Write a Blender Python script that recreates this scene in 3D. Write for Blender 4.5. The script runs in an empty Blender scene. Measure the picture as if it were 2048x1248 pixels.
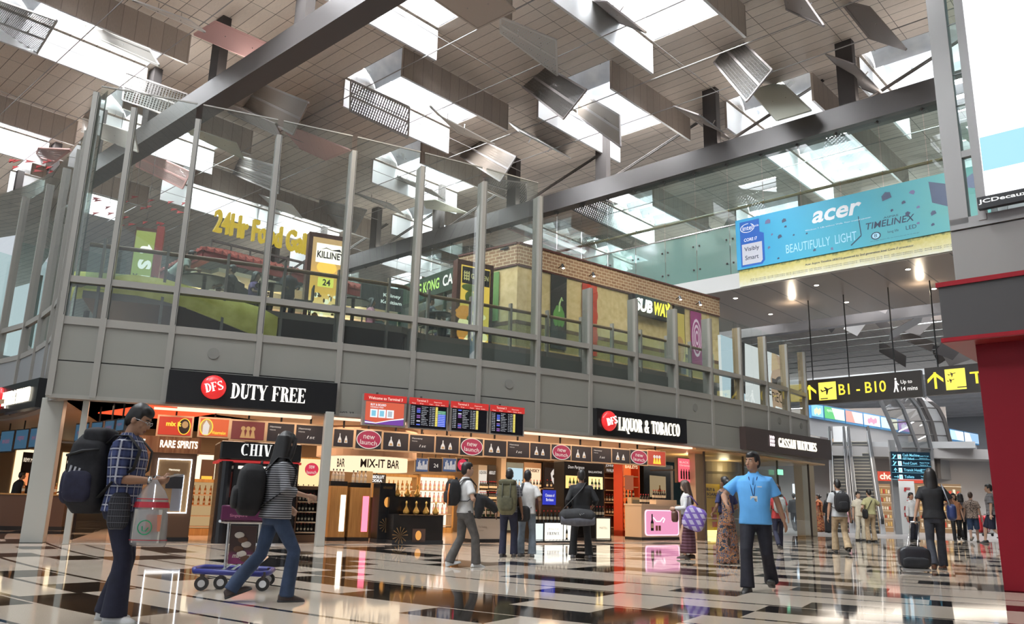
import bpy, bmesh, math, random
from mathutils import Vector, Matrix
from math import sin, cos, pi, radians, sqrt, atan2, hypot
random.seed(7)
SC = bpy.context.scene
COL = SC.collection

# ------------------------------------------------------------------ camera
F, PITCH, ROLL, CAMZ = 1613.3, .2342, .025, 1.0          # focal length in pixels of the 2048 wide frame
_r = Vector((1, 0, 0)); _u = Vector((0, -sin(PITCH), cos(PITCH))); CF = Vector((0, cos(PITCH), sin(PITCH)))
CR = _r*cos(ROLL) + _u*sin(ROLL); CU = -_r*sin(ROLL) + _u*cos(ROLL)
CP = Vector((0, 0, CAMZ))
cd = bpy.data.cameras.new('camera'); cam = bpy.data.objects.new('camera', cd); COL.objects.link(cam)
m = Matrix((CR, CU, -CF)).transposed().to_4x4(); m.translation = CP
cam.matrix_world = m
cd.sensor_width = 36; cd.lens = F/2048*36; cd.clip_start = .05; cd.clip_end = 400
SC.camera = cam

# ------------------------------------------------------------------ sky, exposure, daylight through the roof
w = bpy.data.worlds.new('world'); SC.world = w; w.use_nodes = True
bg = w.node_tree.nodes['Background']; bg.inputs[0].default_value = (.86, .93, 1, 1); bg.inputs[1].default_value = .62
SC.view_settings.view_transform = 'Standard'; SC.view_settings.look = 'None'
SC.view_settings.exposure = 0.4; SC.view_settings.gamma = 1; SC.view_settings.use_curve_mapping = False
SC.cycles.max_bounces = 6; SC.cycles.transparent_max_bounces = 24; SC.cycles.glossy_bounces = 3
SC.cycles.diffuse_bounces = 2; SC.cycles.transmission_bounces = 4
SC.cycles.sample_clamp_indirect = 4; SC.cycles.caustics_reflective = False; SC.cycles.caustics_refractive = False
SC.cycles.use_denoising = True; SC.cycles.use_adaptive_sampling = True; SC.cycles.adaptive_threshold = .08

AL = 2.3982                                               # roof grid: L runs to the far left, R to the far right
EL = Vector((cos(AL), sin(AL), 0)); ER = Vector((sin(AL), -cos(AL), 0))
ZC = 18.5                                                 # ceiling height
def LR(L, R, z=0.0): v = EL*L + ER*R; v.z = z; return v
SKY = [(1,5),(1,7),(2,3),(2,6),(2,8),(3,2),(3,4),(3,7),(4,3),(4,5),(4,7),(5,1),(5,2),(5,6),(5,8),(6,2),(6,4),(6,5),(6,7),(7,3),(7,5),(7,7),
       (8,2),(8,4),(8,6),(9,3),(9,1),(9,5),(10,2),(10,4),(11,3),(0,2),(0,4),(0,6),(8,0),(9,-1),(7,1),(10,0),(11,1),(12,2),(12,0),(11,-1),(1,1),(1,3),(2,1),(-1,3),(-1,1),(3,0)]
HOLE = [(5.7*k, 5.7*k + 3.6, 6.0*j, 6.0*j + 6.0) for j, k in SKY]
def lamp(kind, name, loc, power, color=(1, 1, 1), size=1, sizey=None, rot=None, spot=None):
    l = bpy.data.lights.new(name, kind); l.energy = power; l.color = color
    if kind == 'AREA':
        l.size = size
        if sizey: l.shape = 'RECTANGLE'; l.size_y = sizey
    else: l.shadow_soft_size = size
    if kind == 'SPOT': l.spot_size = spot or 1.5; l.spot_blend = .6
    o = bpy.data.objects.new(name, l); COL.objects.link(o); o.location = loc
    if rot: o.rotation_euler = rot
    o['kind'] = 'structure'
    return o
SKYPOWER = 3100
for l0, l1, r0, r1 in HOLE:
    lamp('AREA', 'skylight_daylight', LR((l0+l1)/2, (r0+r1)/2, ZC+1.35), SKYPOWER, (.93, .97, 1), l1-l0-.02, r1-r0-.02, (0, 0, AL))

for R in (12.4, 28.75, 45.1):                             # added fill lamps above the trusses, to brighten the ceiling
    for k in range(6): lamp('AREA', 'added_ceiling_fill', LR(-6 + 11*k, R, 15.95), 50, (1, .95, .88), 9, .3, (pi, 0, AL))

# ------------------------------------------------------------------ geometry helpers
def ray(x, y): return CR*((x-1024)/F) - CU*((y-624)/F) + CF
def onz(x, y, z=0.0): d = ray(x, y); return CP + d*((z-CAMZ)/d.z)
def onv(x, y, P, ang):                                    # on the upright plane through P running along ang
    n = Vector((-sin(ang), cos(ang), 0)); d = ray(x, y); return CP + d*(n.dot(P-CP)/n.dot(d))
FX, FY, FA, FK = -7.4086, 17.2697, .3859, .0212           # the curved shop front: start, heading, curvature
FCX, FCY = FX - sin(FA)/FK, FY + cos(FA)/FK
def fang(s): return FA + FK*s
def fac(s, off=0.0, z=0.0):                               # along the front, off metres behind it
    a = fang(s); R = 1/FK - off
    return Vector((FCX + R*sin(a), FCY - R*cos(a), z))
def onfac(x, y, off=0.0):
    d = ray(x, y); R = 1/FK - off; ox, oy = -FCX, -FCY
    a = d.x**2 + d.y**2; b = 2*(ox*d.x + oy*d.y); c = ox*ox + oy*oy - R*R
    t = (-b - sqrt(max(b*b - 4*a*c, 0)))/(2*a); P = CP + d*t
    return (atan2(P.x-FCX, FCY-P.y) - FA)/FK, P.z

# ------------------------------------------------------------------ materials
_M = {}
def _new(name):
    mt = bpy.data.materials.new(name); mt.use_nodes = True
    return mt, mt.node_tree, mt.node_tree.nodes['Principled BSDF']
def mat(name, c=(.5, .5, .5), rough=.5, metal=0., emit=0., spec=.5, coat=0., quiet=True, alpha=1.):
    if name in _M: return _M[name]
    mt, nt, b = _new(name)
    b.inputs['Base Color'].default_value = (*c, 1); b.inputs['Roughness'].default_value = rough
    b.inputs['Metallic'].default_value = metal; b.inputs['Specular IOR Level'].default_value = spec
    b.inputs['Coat Weight'].default_value = coat; b.inputs['Alpha'].default_value = alpha
    if emit:
        b.inputs['Emission Color'].default_value = (*c, 1); b.inputs['Emission Strength'].default_value = emit
        b.inputs['Base Color'].default_value = (0.02, 0.02, 0.02, 1); b.inputs['Specular IOR Level'].default_value = .15
        if quiet: mt.cycles.emission_sampling = 'NONE'
    _M[name] = mt; return mt
class NT:                                                 # tiny node-graph writer
    def __init__(s, name): s.mt, s.t, s.b = _new(name); _M[name] = s.mt; s.tc = None
    def n(s, typ, **kw):
        nd = s.t.nodes.new('ShaderNode' + typ)
        for k, v in kw.items():
            if k == 'ins':
                for i, val in v.items():
                    if hasattr(val, 'is_output'): s.t.links.new(val, nd.inputs[i])
                    else: nd.inputs[i].default_value = val
            else: setattr(nd, k, v)
        return nd
    def co(s, which='Object'):
        if s.tc is None: s.tc = s.n('TexCoord')
        return s.tc.outputs[which]
    def xyz(s, which='Object'):
        return s.n('SeparateXYZ', ins={0: s.co(which)}).outputs
    def m(s, op, a, b=0., c=0.): return s.n('Math', operation=op, ins={0: a, 1: b, 2: c}).outputs[0]
    def mix(s, f, a, b): 
        nd = s.n('Mix', data_type='RGBA', ins={0: f})
        for i, v in ((6, a), (7, b)):
            if hasattr(v, 'is_output'): s.t.links.new(v, nd.inputs[i])
            else: nd.inputs[i].default_value = (*v, 1)
        return nd.outputs[2]
    def noise(s, scale, detail=2., vec=None, rough=.5):
        nd = s.n('TexNoise', ins={'Scale': scale, 'Detail': detail, 'Roughness': rough})
        s.t.links.new(vec if vec is not None else s.co(), nd.inputs['Vector']); return nd.outputs['Fac']
    def ramp(s, f, stops, interp='LINEAR'):
        nd = s.n('ValToRGB', ins={0: f}); cr = nd.color_ramp; cr.interpolation = interp
        while len(cr.elements) < len(stops): cr.elements.new(.5)
        for e, (p, c) in zip(cr.elements, stops): e.position = p; e.color = (*c, 1)
        return nd.outputs[0]
    def out(s, color=None, **kw):
        if color is not None: s.t.links.new(color, s.b.inputs['Base Color'])
        for k, v in kw.items():
            i = s.b.inputs[k.replace('_', ' ')]
            if hasattr(v, 'is_output'): s.t.links.new(v, i)
            else: i.default_value = v
        return s.mt
def glow(name, c, e): return mat(name, c, emit=e)
def glass(name, tint, refl=.12, rough=.0, body=0., bodyc=(.5, .6, .58)):
    if name in _M: return _M[name]
    g = NT(name); t = g.t
    tr = g.n('BsdfTransparent', ins={0: (*tint, 1)}); gl = g.n('BsdfGlossy', ins={'Roughness': rough, 'Color': (1, 1, 1, 1)})
    lw = g.n('LayerWeight', ins={0: .35}); f = g.m('MULTIPLY_ADD', lw.outputs['Fresnel'], .9, refl)
    f = g.m('MINIMUM', f, .85)
    last = tr.outputs[0]
    if body:
        df = g.n('BsdfDiffuse', ins={0: (*bodyc, 1)})
        last = g.n('MixShader', ins={0: body, 1: last, 2: df.outputs[0]}).outputs[0]
    mx = g.n('MixShader', ins={0: f, 1: last, 2: gl.outputs[0]})
    t.links.new(mx.outputs[0], t.nodes['Material Output'].inputs[0]); return g.mt

# ------------------------------------------------------------------ mesh builder
def frame_along(p, q, up=Vector((0, 0, 1))):
    d = (q-p).normalized()
    if abs(d.dot(up)) > .95: up = Vector((0, 1, 0))
    x = d.cross(up).normalized(); return x, x.cross(d).normalized(), d
class MB:
    def __init__(s): s.v = []; s.f = []; s.k = []
    def add(s, vs, fs, k=0, T=None):
        o = len(s.v)
        s.v += [tuple(T @ Vector(p)) if T is not None else tuple(p) for p in vs]
        s.f += [[i+o for i in f] for f in fs]; s.k += [k]*len(fs); return s
    BF = [(0, 3, 2, 1), (4, 5, 6, 7), (0, 1, 5, 4), (1, 2, 6, 5), (2, 3, 7, 6), (3, 0, 4, 7)]
    def box(s, x0, y0, z0, x1, y1, z1, k=0, T=None):
        return s.add([(x0,y0,z0),(x1,y0,z0),(x1,y1,z0),(x0,y1,z0),(x0,y0,z1),(x1,y0,z1),(x1,y1,z1),(x0,y1,z1)], MB.BF, k, T)
    def cbox(s, cx, cy, z0, sx, sy, sz, k=0, T=None):
        return s.box(cx-sx/2, cy-sy/2, z0, cx+sx/2, cy+sy/2, z0+sz, k, T)
    def hexa(s, bot, top, k=0): return s.add(list(bot)+list(top), MB.BF, k)
    def bar(s, p, q, wx, wy=None, k=0, up=Vector((0, 0, 1))):
        p, q = Vector(p), Vector(q); wy = wy or wx
        x, y, d = frame_along(p, q, up); x = x*wx/2; y = y*wy/2
        return s.add([p-x-y, p+x-y, p+x+y, p-x+y, q-x-y, q+x-y, q+x+y, q-x+y], MB.BF, k)
    def plate(s, a, b, c, d, th, k=0, k2=None):
        a, b, c, d = map(Vector, (a, b, c, d)); n = (b-a).cross(d-a).normalized()*th
        s.add([a, b, c, d, a+n, b+n, c+n, d+n], MB.BF, k)
        if k2 is not None: s.k[-5] = k2
        return s
    def quad(s, a, b, c, d, k=0): return s.add([a, b, c, d], [(0, 1, 2, 3)], k)
    def poly(s, pts, y0, y1, k=0, T=None):                # XZ outline pushed along y
        n = len(pts); vs = [(x, y0, z) for x, z in pts] + [(x, y1, z) for x, z in pts]
        fs = [tuple(range(n)), tuple(range(2*n-1, n-1, -1))] + [(i, n+i, n+(i+1) % n, (i+1) % n) for i in range(n)]
        return s.add(vs, fs, k, T)
    def loft(s, rings, k=0, caps=True, closed=True):
        n = len(rings[0]); vs = [p for r in rings for p in r]; fs = []
        for i in range(len(rings)-1):
            for j in range(n if closed else n-1):
                fs.append((i*n+j, i*n+(j+1) % n, (i+1)*n+(j+1) % n, (i+1)*n+j))
        if caps: fs += [tuple(range(n-1, -1, -1)), tuple(range((len(rings)-1)*n, len(rings)*n))]
        return s.add(vs, fs, k)
    def tube(s, pts, r, seg=8, k=0, flat=1., up=Vector((0, 0, 1)), caps=True):
        pts = [Vector(p) for p in pts]; rr = r if isinstance(r, (list, tuple)) else [r]*len(pts); rings = []; px = None
        for i, p in enumerate(pts):
            a = pts[max(i-1, 0)]; b = pts[min(i+1, len(pts)-1)]
            if px is None: x, y, d = frame_along(a, b, up)
            else:
                d = (b-a).normalized(); x = (px - d*px.dot(d)).normalized(); y = x.cross(d)
            px = x
            rings.append([p + x*cos(2*pi*j/seg)*rr[i] + y*sin(2*pi*j/seg)*rr[i]*flat for j in range(seg)])
        return s.loft(rings, k, caps)
    def ell(s, c, rx, ry, rz, seg=12, rows=8, k=0, T=None):
        o = [(c[0], c[1], c[2]-rz)]; fs = []
        for i in range(1, rows):
            t = -pi/2 + pi*i/rows
            o += [(c[0]+rx*cos(t)*cos(2*pi*j/seg), c[1]+ry*cos(t)*sin(2*pi*j/seg), c[2]+rz*sin(t)) for j in range(seg)]
        o.append((c[0], c[1], c[2]+rz)); L = len(o)-1
        for j in range(seg):
            fs.append((0, 1+(j+1) % seg, 1+j)); fs.append((L, L-seg+j, L-seg+(j+1) % seg))
            for i in range(rows-2):
                a = 1+i*seg; fs.append((a+j, a+(j+1) % seg, a+seg+(j+1) % seg, a+seg+j))
        return s.add(o, fs, k, T)
    def lathe(s, prof, c=(0, 0, 0), seg=12, k=0, caps=True):
        return s.loft([[Vector((c[0]+r*cos(2*pi*j/seg), c[1]+r*sin(2*pi*j/seg), c[2]+z)) for j in range(seg)] for r, z in prof], k, caps)
    def build(s, name, mats, parent=None, world=False, smooth=False, remesh=0, bevel=0, soft=2, auto=False):
        me = bpy.data.meshes.new(name); vs = s.v
        if parent is not None and world:
            inv = WM[parent.name].inverted(); vs = [inv @ Vector(p) for p in vs]
        me.from_pydata([tuple(p) for p in vs], [], s.f)
        if not isinstance(mats, (list, tuple)): mats = [mats]
        for mt in mats: me.materials.append(mt)
        if any(s.k): me.polygons.foreach_set('material_index', s.k)
        if smooth: me.polygons.foreach_set('use_smooth', [True]*len(s.f))
        o = bpy.data.objects.new(name, me); COL.objects.link(o)
        if parent is not None: o.parent = parent
        if remesh:                                         # voxel skin, evaluated alone in a side scene
            COL.objects.unlink(o); sc2 = bpy.data.scenes.new('side'); sc2.collection.objects.link(o); par = o.parent; o.parent = None
            md = o.modifiers.new('r', 'REMESH'); md.mode = 'VOXEL'; md.voxel_size = remesh; md.use_smooth_shade = True
            if soft:
                sm = o.modifiers.new('s', 'SMOOTH'); sm.iterations = soft; sm.factor = .5
            with bpy.context.temp_override(scene=sc2, view_layer=sc2.view_layers[0]): dg = bpy.context.evaluated_depsgraph_get()
            nm = bpy.data.meshes.new_from_object(o.evaluated_get(dg))
            o.modifiers.clear(); o.data = nm; bpy.data.meshes.remove(me)
            sc2.collection.objects.unlink(o); bpy.data.scenes.remove(sc2); COL.objects.link(o); o.parent = par
            if not len(nm.materials): nm.materials.append(mats[0])
        if bevel:
            md = o.modifiers.new('b', 'BEVEL'); md.width = bevel; md.segments = 2; md.limit_method = 'ANGLE'
        if auto:
            me.polygons.foreach_set('use_smooth', [True]*len(s.f)); me.set_sharp_from_angle(angle=radians(40))
        return o
WM = {}
def tag(o, label=None, cat=None, group=None, kind=None):
    for k, v in (('label', label), ('category', cat), ('group', group), ('kind', kind)):
        if v: o[k] = v
    return o
def thing(name, label, cat, loc=(0, 0, 0), rz=0., group=None, kind=None):
    o = bpy.data.objects.new(name, None); COL.objects.link(o); o.empty_display_size = .1
    o.location = loc; o.rotation_euler = (0, 0, rz)
    WM[o.name] = Matrix.Translation(Vector(loc)) @ Matrix.Rotation(rz, 4, 'Z')
    return tag(o, label, cat, group, kind)
def struct(name, mb, mats, **kw): return tag(mb.build(name, mats, **kw), kind='structure')
def dup(root, loc, rz=None, label=None, group=None):
    r = root.copy(); COL.objects.link(r); r.location = loc
    if rz is not None: r.rotation_euler = (0, 0, rz)
    if label: r['label'] = label
    if group: r['group'] = group
    for ch in list(root.children):
        c = ch.copy(); COL.objects.link(c); c.parent = r
        for g in list(ch.children):
            d = g.copy(); COL.objects.link(d); d.parent = c
    return r

# ------------------------------------------------------------------ lettering
_T = {}
def text_mesh(s, bold=0., space=1.):
    key = (s, bold, space)
    if key in _T: return _T[key]
    cu = bpy.data.curves.new('t', 'FONT'); cu.body = s; cu.size = 1; cu.offset = bold; cu.resolution_u = 3; cu.space_character = space
    o = bpy.data.objects.new('t', cu); me = bpy.data.meshes.new_from_object(o)
    vs = [tuple(v.co) for v in me.vertices]; fs = [tuple(p.vertices) for p in me.polygons]
    bpy.data.objects.remove(o); bpy.data.curves.remove(cu); bpy.data.meshes.remove(me)
    xs = [v[0] for v in vs] or [0]; ys = [v[1] for v in vs] or [0]
    _T[key] = (vs, fs, min(xs), max(xs), min(ys), max(ys)); return _T[key]
def put(mb, vs, fs, bx, x, z, w, h, y, k=0, shear=0., rot=0., depth=0.):
    x0, x1, y0, y1 = bx; sx = w/max(x1-x0, 1e-6); sz = h/max(y1-y0, 1e-6); o = []
    for v in vs:
        a = (v[0]-x0)*sx; b = (v[1]-y0)*sz; a += b*shear
        if rot:
            a -= w/2; b -= h/2; a, b = a*cos(rot)-b*sin(rot)+w/2, a*sin(rot)+b*cos(rot)+h/2
        o.append((x+a, y, z+b))
    if depth:                                              # solid letters
        n = len(o); ed = {}
        for f in fs:
            for i in range(len(f)):
                e = (f[i], f[(i+1) % len(f)]); ed[e] = 1
        side = [(a, b, b+n, a+n) for a, b in ed if (b, a) not in ed]
        mb.add(o + [(p[0], p[1]+depth, p[2]) for p in o], list(fs) + [tuple(i+n for i in reversed(f)) for f in fs] + side, k)
    else: mb.add(o, fs, k)
def text(mb, s, x, z, w, h, y=-.01, k=0, bold=0., shear=0., rot=0., depth=0., space=1.):   # fitted into the box x..x+w, z..z+h
    vs, fs, a, b, c, d = text_mesh(s, bold, space); put(mb, vs, fs, (a, b, c, d), x, z, w, h, y, k, shear, rot, depth)
# high-contrast condensed serif capitals, drawn here stroke by stroke
def _stem(o, x, w=.17, y0=0., y1=1., sb=True, st=True):
    o.append([(x, y0), (x+w, y0), (x+w, y1), (x, y1)])
    if sb: o.append([(x-.07, y0), (x+w+.07, y0), (x+w+.07, y0+.035), (x-.07, y0+.035)])
    if st: o.append([(x-.07, y1-.035), (x+w+.07, y1-.035), (x+w+.07, y1), (x-.07, y1)])
def _bar(o, x0, x1, y, h=.045): o.append([(x0, y), (x1, y), (x1, y+h), (x0, y+h)])
def _tri(o, x, y, dx, dy): o.append([(x, y), (x+dx, y), (x, y+dy)] if dx*dy > 0 else [(x, y), (x, y+dy), (x+dx, y)])
def _bowl(o, cx, cy, rx, ry, a0, a1, wt=.17, wn=.045, n=14):
    for i in range(n):
        q = []
        for t, inner in ((i, 0), (i+1, 0), (i+1, 1), (i, 1)):
            a = radians(a0 + (a1-a0)*t/n); q.append((cx + (rx - wt*inner)*cos(a), cy + (ry - wn*inner)*sin(a)))
        o.append(q if a1 > a0 else q[::-1])
def _diag(o, x0, y0, x1, y1, w): 
    q = [(x0, y0), (x0+w, y0), (x1+w, y1), (x1, y1)]; o.append(q if y1 > y0 else q[::-1])
def _ser(o, x, y, w=.2): _bar(o, x-w/2, x+w/2, y, .035)
def serif(ch):
    o = []; W = .6
    if ch == 'D': _stem(o, .07); _bowl(o, .22, .5, .38, .5, -90, 90)
    elif ch == 'U': _stem(o, .07, y0=.28, sb=False); _bowl(o, .315, .28, .245, .28, 180, 360, .17, .05); _bar(o, .515, .56, .28, .72); _ser(o, .54, .965)
    elif ch == 'T': _stem(o, .215, st=False); _bar(o, 0, .6, .955); _tri(o, 0, .96, .1, -.2); _tri(o, .6, .96, -.1, -.2)
    elif ch == 'Y': _stem(o, .215, y1=.42, st=False); _diag(o, .215, .42, 0, 1, .2); _diag(o, .33, .42, .53, 1, .05); _ser(o, .1, .965, .3); _ser(o, .55, .965)
    elif ch in 'FE':
        _stem(o, .07); _bar(o, .2, .55, .955); _tri(o, .55, .96, -.1, -.2); _bar(o, .2, .42, .48); _bar(o, .4, .43, .38, .24); W = .58
        if ch == 'E': _bar(o, .2, .56, 0); _tri(o, .56, .04, -.1, .22)
    elif ch in 'RPB':
        _stem(o, .07); _bowl(o, .24, .745, .31, .255, -90, 90, .16)
        if ch == 'R': _diag(o, .43, 0, .3, .5, .18); _ser(o, .55, 0, .16)
        if ch == 'B': _bowl(o, .24, .265, .35, .265, -90, 90, .17)
    elif ch == 'L': _stem(o, .07); _bar(o, .2, .54, 0); _tri(o, .54, .04, -.1, .26); W = .57
    elif ch == 'I': _stem(o, .07); W = .32
    elif ch in 'OQ':
        _bowl(o, .3, .5, .3, .5, 0, 360, .17, .04, 28)
        if ch == 'Q': _diag(o, .42, -.2, .26, .08, .14); _bar(o, .42, .62, -.2, .04)
    elif ch in 'CG':
        _bowl(o, .3, .5, .3, .5, 60, 300, .17, .04, 20); _tri(o, .52, 1, -.08, -.26)
        if ch == 'C': _bar(o, .4, .52, .03, .1)
        else: _stem(o, .41, .15, .03, .42, sb=False)
    elif ch == 'A': _diag(o, .4, 0, .22, 1, .18); _diag(o, .06, 0, .25, 1, .045); _bar(o, .14, .45, .3); _ser(o, .08, 0); _ser(o, .49, 0, .28); W = .64
    elif ch == 'V': _diag(o, .22, 0, .02, 1, .18); _diag(o, .33, 0, .52, 1, .045); _ser(o, .1, .965, .28); _ser(o, .54, .965)
    elif ch == 'W':
        _diag(o, .18, 0, .02, 1, .16); _diag(o, .27, 0, .42, 1, .045); _diag(o, .54, 0, .38, 1, .16); _diag(o, .63, 0, .78, 1, .045); _ser(o, .1, .965, .26); _ser(o, .8, .965); W = .86
    elif ch == 'N': _bar(o, .08, .125, 0, 1); _diag(o, .46, 0, .08, 1, .17); _bar(o, .56, .605, 0, 1); _ser(o, .1, 0); _ser(o, .58, .965); W = .66
    elif ch == 'H': _stem(o, .07, .15); _stem(o, .42, .15); _bar(o, .2, .43, .48); W = .64
    elif ch == 'S':
        _bowl(o, .3, .74, .26, .26, 40, 200, .12, .05); _bowl(o, .3, .26, .28, .26, 220, 380, .13, .05); _diag(o, .36, .34, .05, .66, .19); _tri(o, .5, 1, -.06, -.26); _tri(o, .06, 0, .06, .26); W = .58
    elif ch == '&':
        _bowl(o, .3, .77, .2, .23, 0, 360, .1, .05, 20); _bowl(o, .26, .27, .26, .27, 80, 330, .15, .05, 16); _diag(o, .5, 0, .16, .66, .16); _bar(o, .46, .66, .45, .035); _diag(o, .44, .14, .56, .46, .04); W = .7
    elif ch == ' ': W = .3
    return o, W
def serif_text(mb, s, x, z, w, h, y=-.02, k=0, gap=.06, depth=.03, rot=0., shear=0., big=None):
    vs = []; fs = []; cx = 0
    for i, ch in enumerate(s):
        o, W = serif(ch.upper()); sc = 1.
        if big and ch.islower(): sc = big
        for p in o:
            n = len(vs); vs += [(cx + a*sc, b*sc) for a, b in p]; fs.append(tuple(range(n, n+len(p))))
        cx += W*sc + gap
    put(mb, [(a, b) for a, b in vs], fs, (0, cx-gap, 0, 1), x, z, w, h, y, k, shear, rot, depth)
def disc(mb, x, z, rx, rz, y=-.01, k=0, n=24): mb.add([(x+rx*cos(2*pi*i/n), y, z+rz*sin(2*pi*i/n)) for i in range(n)], [tuple(range(n))], k)
def rect(mb, x, z, w, h, y=-.01, k=0): mb.add([(x, y, z), (x+w, y, z), (x+w, y, z+h), (x, y, z+h)], [(0, 1, 2, 3)], k)
def pol(mb, pts, y=-.01, k=0): mb.add([(a, y, b) for a, b in pts], [tuple(range(len(pts)))], k)
def footed(x0, x1, yt, yb, ang=None):                      # what stands on the floor at these image edges: place, turn, width, height
    P = onz((x0+x1)/2, yb); s, _ = onfac((x0+x1)/2, min(yb, 1005))
    a = fang(max(min(s, 26), -3)) if ang is None else ang
    if ang is None and s < 17:                             # keep what stands in the shop in front of its back wall
        off = 1/FK - hypot(P.x-FCX, P.y-FCY)
        if off > 7.2: s = onfac((x0+x1)/2, (yt+yb)/2, 7.2)[0]; P = fac(s, 7.2); a = fang(s)
    A = onv(x0, (yt+yb)/2, P, a); B = onv(x1, (yt+yb)/2, P, a); T = onv((x0+x1)/2, yt, P, a)
    return Vector(((A.x+B.x)/2, (A.y+B.y)/2, 0)), a, (A.xy-B.xy).length, min(T.z, 2.93) if ang is None else T.z
def hung(x0, x1, yt, yb, off=0.):                          # what hangs on or behind the curved front
    s0, _ = onfac(x0, (yt+yb)/2, off); s1, _ = onfac(x1, (yt+yb)/2, off); _, zt = onfac((x0+x1)/2, yt, off); _, zb = onfac((x0+x1)/2, yb, off)
    A, B = fac(s0, off), fac(s1, off); d = B-A
    return Vector((A.x, A.y, zb)), atan2(d.y, d.x), d.length, zt-zb
# ================================================================== THE SETTING
def ceiling_mat(name, base, dark, line):
    g = NT(name); X = g.xyz()
    fx = g.m('FRACT', g.m('DIVIDE', X[0], 1.9)); fy = g.m('FRACT', g.m('DIVIDE', X[1], .5))
    gx = g.m('LESS_THAN', fx, .012); gy = g.m('LESS_THAN', fy, .05)
    ln = g.m('MAXIMUM', gx, gy)
    vec = g.n('Mapping', ins={0: g.co(), 3: (.8, 9., 1)}).outputs[0]
    st = g.noise(6., 4., vec)
    sh = g.n('TexWhiteNoise', noise_dimensions='2D', ins={0: g.n('CombineXYZ', ins={0: g.m('FLOOR', g.m('DIVIDE', X[0], 1.9)), 1: g.m('FLOOR', g.m('DIVIDE', X[1], .5))}).outputs[0]}).outputs[0]
    f = g.m('ADD', g.m('MULTIPLY', st, .75), g.m('MULTIPLY', sh, .25))
    c = g.ramp(f, [(.25, dark), (.7, base)])
    c = g.mix(ln, c, line)
    return g.out(c, Roughness=.55)
M_CEIL = ceiling_mat('ceiling_planks', (.84, .735, .64), (.66, .57, .50), (.16, .13, .115))
M_WHITE_METAL = mat('white_metal', (.88, .88, .88), .28, .2)
_g = NT('brushed_louvre'); _g.out(_g.ramp(_g.noise(.9, 3), [(.35, (.62, .65, .70)), (.65, (.92, .93, .95))]), Roughness=_g.m('MULTIPLY_ADD', _g.noise(1.4, 2), .4, .15), Metallic=.55); M_LOUV = _g.mt
M_STEEL = mat('steel_beam', (.10, .09, .088), .4, .3)
M_STEEL_DK = mat('dark_steel', (.085, .075, .072), .75, spec=.15)
M_CHROME = mat('stainless', (.72, .72, .72), .22, .95)
M_CABLE = mat('cable_steel', (.36, .34, .33), .7, spec=.2)
M_PANEL = mat('facade_panel', (.25, .245, .222), .5, .1)
M_FRAME = mat('facade_frame', (.31, .295, .27), .45, .2)
M_GAP = mat('dark_gap', (.03, .03, .03), .8)
M_BLACK = mat('black_gloss', (.012, .012, .013), .25)
M_BLACKM = mat('black_matt', (.02, .02, .022), .7)
M_GLASS = glass('clear_glass', (.84, .91, .885), .035, body=.045, bodyc=(.6, .64, .62))
M_GLASS_T = glass('teal_glass', (.74, .9, .86), .05, body=.08, bodyc=(.42, .62, .57))
M_FRIT = glass('fritted_teal_glass', (.5, .72, .66), .06, .1, body=.62, bodyc=(.27, .44, .39))

def floor_mat():
    g = NT('terrazzo_floor'); X = g.xyz('Object')
    cx, cy, R0 = .8+34*.545, 8.7+34*.84, 34.                   # the floor bands run in wide arcs
    dx = g.m('SUBTRACT', X[0], cx); dy = g.m('SUBTRACT', X[1], cy)
    r = g.m('SQRT', g.m('ADD', g.m('MULTIPLY', dx, dx), g.m('MULTIPLY', dy, dy)))
    a = g.m('MULTIPLY', g.m('ARCTAN2', dx, g.m('MULTIPLY', dy, -1.)), R0)
    ru = g.m('DIVIDE', g.m('SUBTRACT', r, R0-.3), 1.30); row = g.m('FLOOR', ru); fr = g.m('FRACT', ru)
    au = g.m('ADD', g.m('DIVIDE', a, .92), g.m('MULTIPLY', row, .37)); cell = g.m('FLOOR', au); fa = g.m('FRACT', au)
    half = g.m('FLOOR', g.m('MULTIPLY', g.m('SUBTRACT', fr, .08), 2.174))
    wn = g.n('TexWhiteNoise', noise_dimensions='3D', ins={0: g.n('CombineXYZ', ins={0: cell, 1: row, 2: half}).outputs[0]}).outputs[0]
    tile = g.m('MULTIPLY', g.m('GREATER_THAN', wn, .66), g.m('GREATER_THAN', fr, .08))
    line = g.m('LESS_THAN', fr, .055)
    rr = g.n('TexWhiteNoise', noise_dimensions='1D', ins={1: row}).outputs[0]
    line2 = g.m('MULTIPLY', g.m('GREATER_THAN', rr, .45), g.m('COMPARE', fr, .56, .022))
    blk = g.m('MAXIMUM', tile, g.m('MAXIMUM', line, line2))
    sp = g.noise(160., 2.); sp2 = g.noise(420., 1.)
    sf = g.m('ADD', g.m('MULTIPLY', sp, .55), g.m('MULTIPLY', sp2, .45))
    beige = g.ramp(sf, [(.33, (.42, .345, .275)), (.46, (.66, .55, .45)), (.6, (.80, .70, .58))])
    black = g.ramp(sf, [(.35, (.006, .006, .006)), (.66, (.03, .026, .022))])
    c = g.mix(blk, beige, black)
    far = g.m('GREATER_THAN', g.m('ADD', g.m('MULTIPLY', X[0], .2), X[1]), 37.6)   # plain grey floor of the next hall
    fy = g.m('FRACT', g.m('DIVIDE', X[1], .6)); jl = g.m('LESS_THAN', fy, .04)
    grey = g.mix(jl, (.27, .27, .28), (.19, .19, .20))
    c = g.mix(far, c, grey)
    rg = g.m('MULTIPLY_ADD', far, .25, g.m('MULTIPLY_ADD', sp, .03, .035))
    return g.out(c, Roughness=rg, Specular_IOR_Level=.36)
b = MB(); b.box(-70, -14, -.3, 70, 120, 0)
struct('floor', b, floor_mat())

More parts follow.
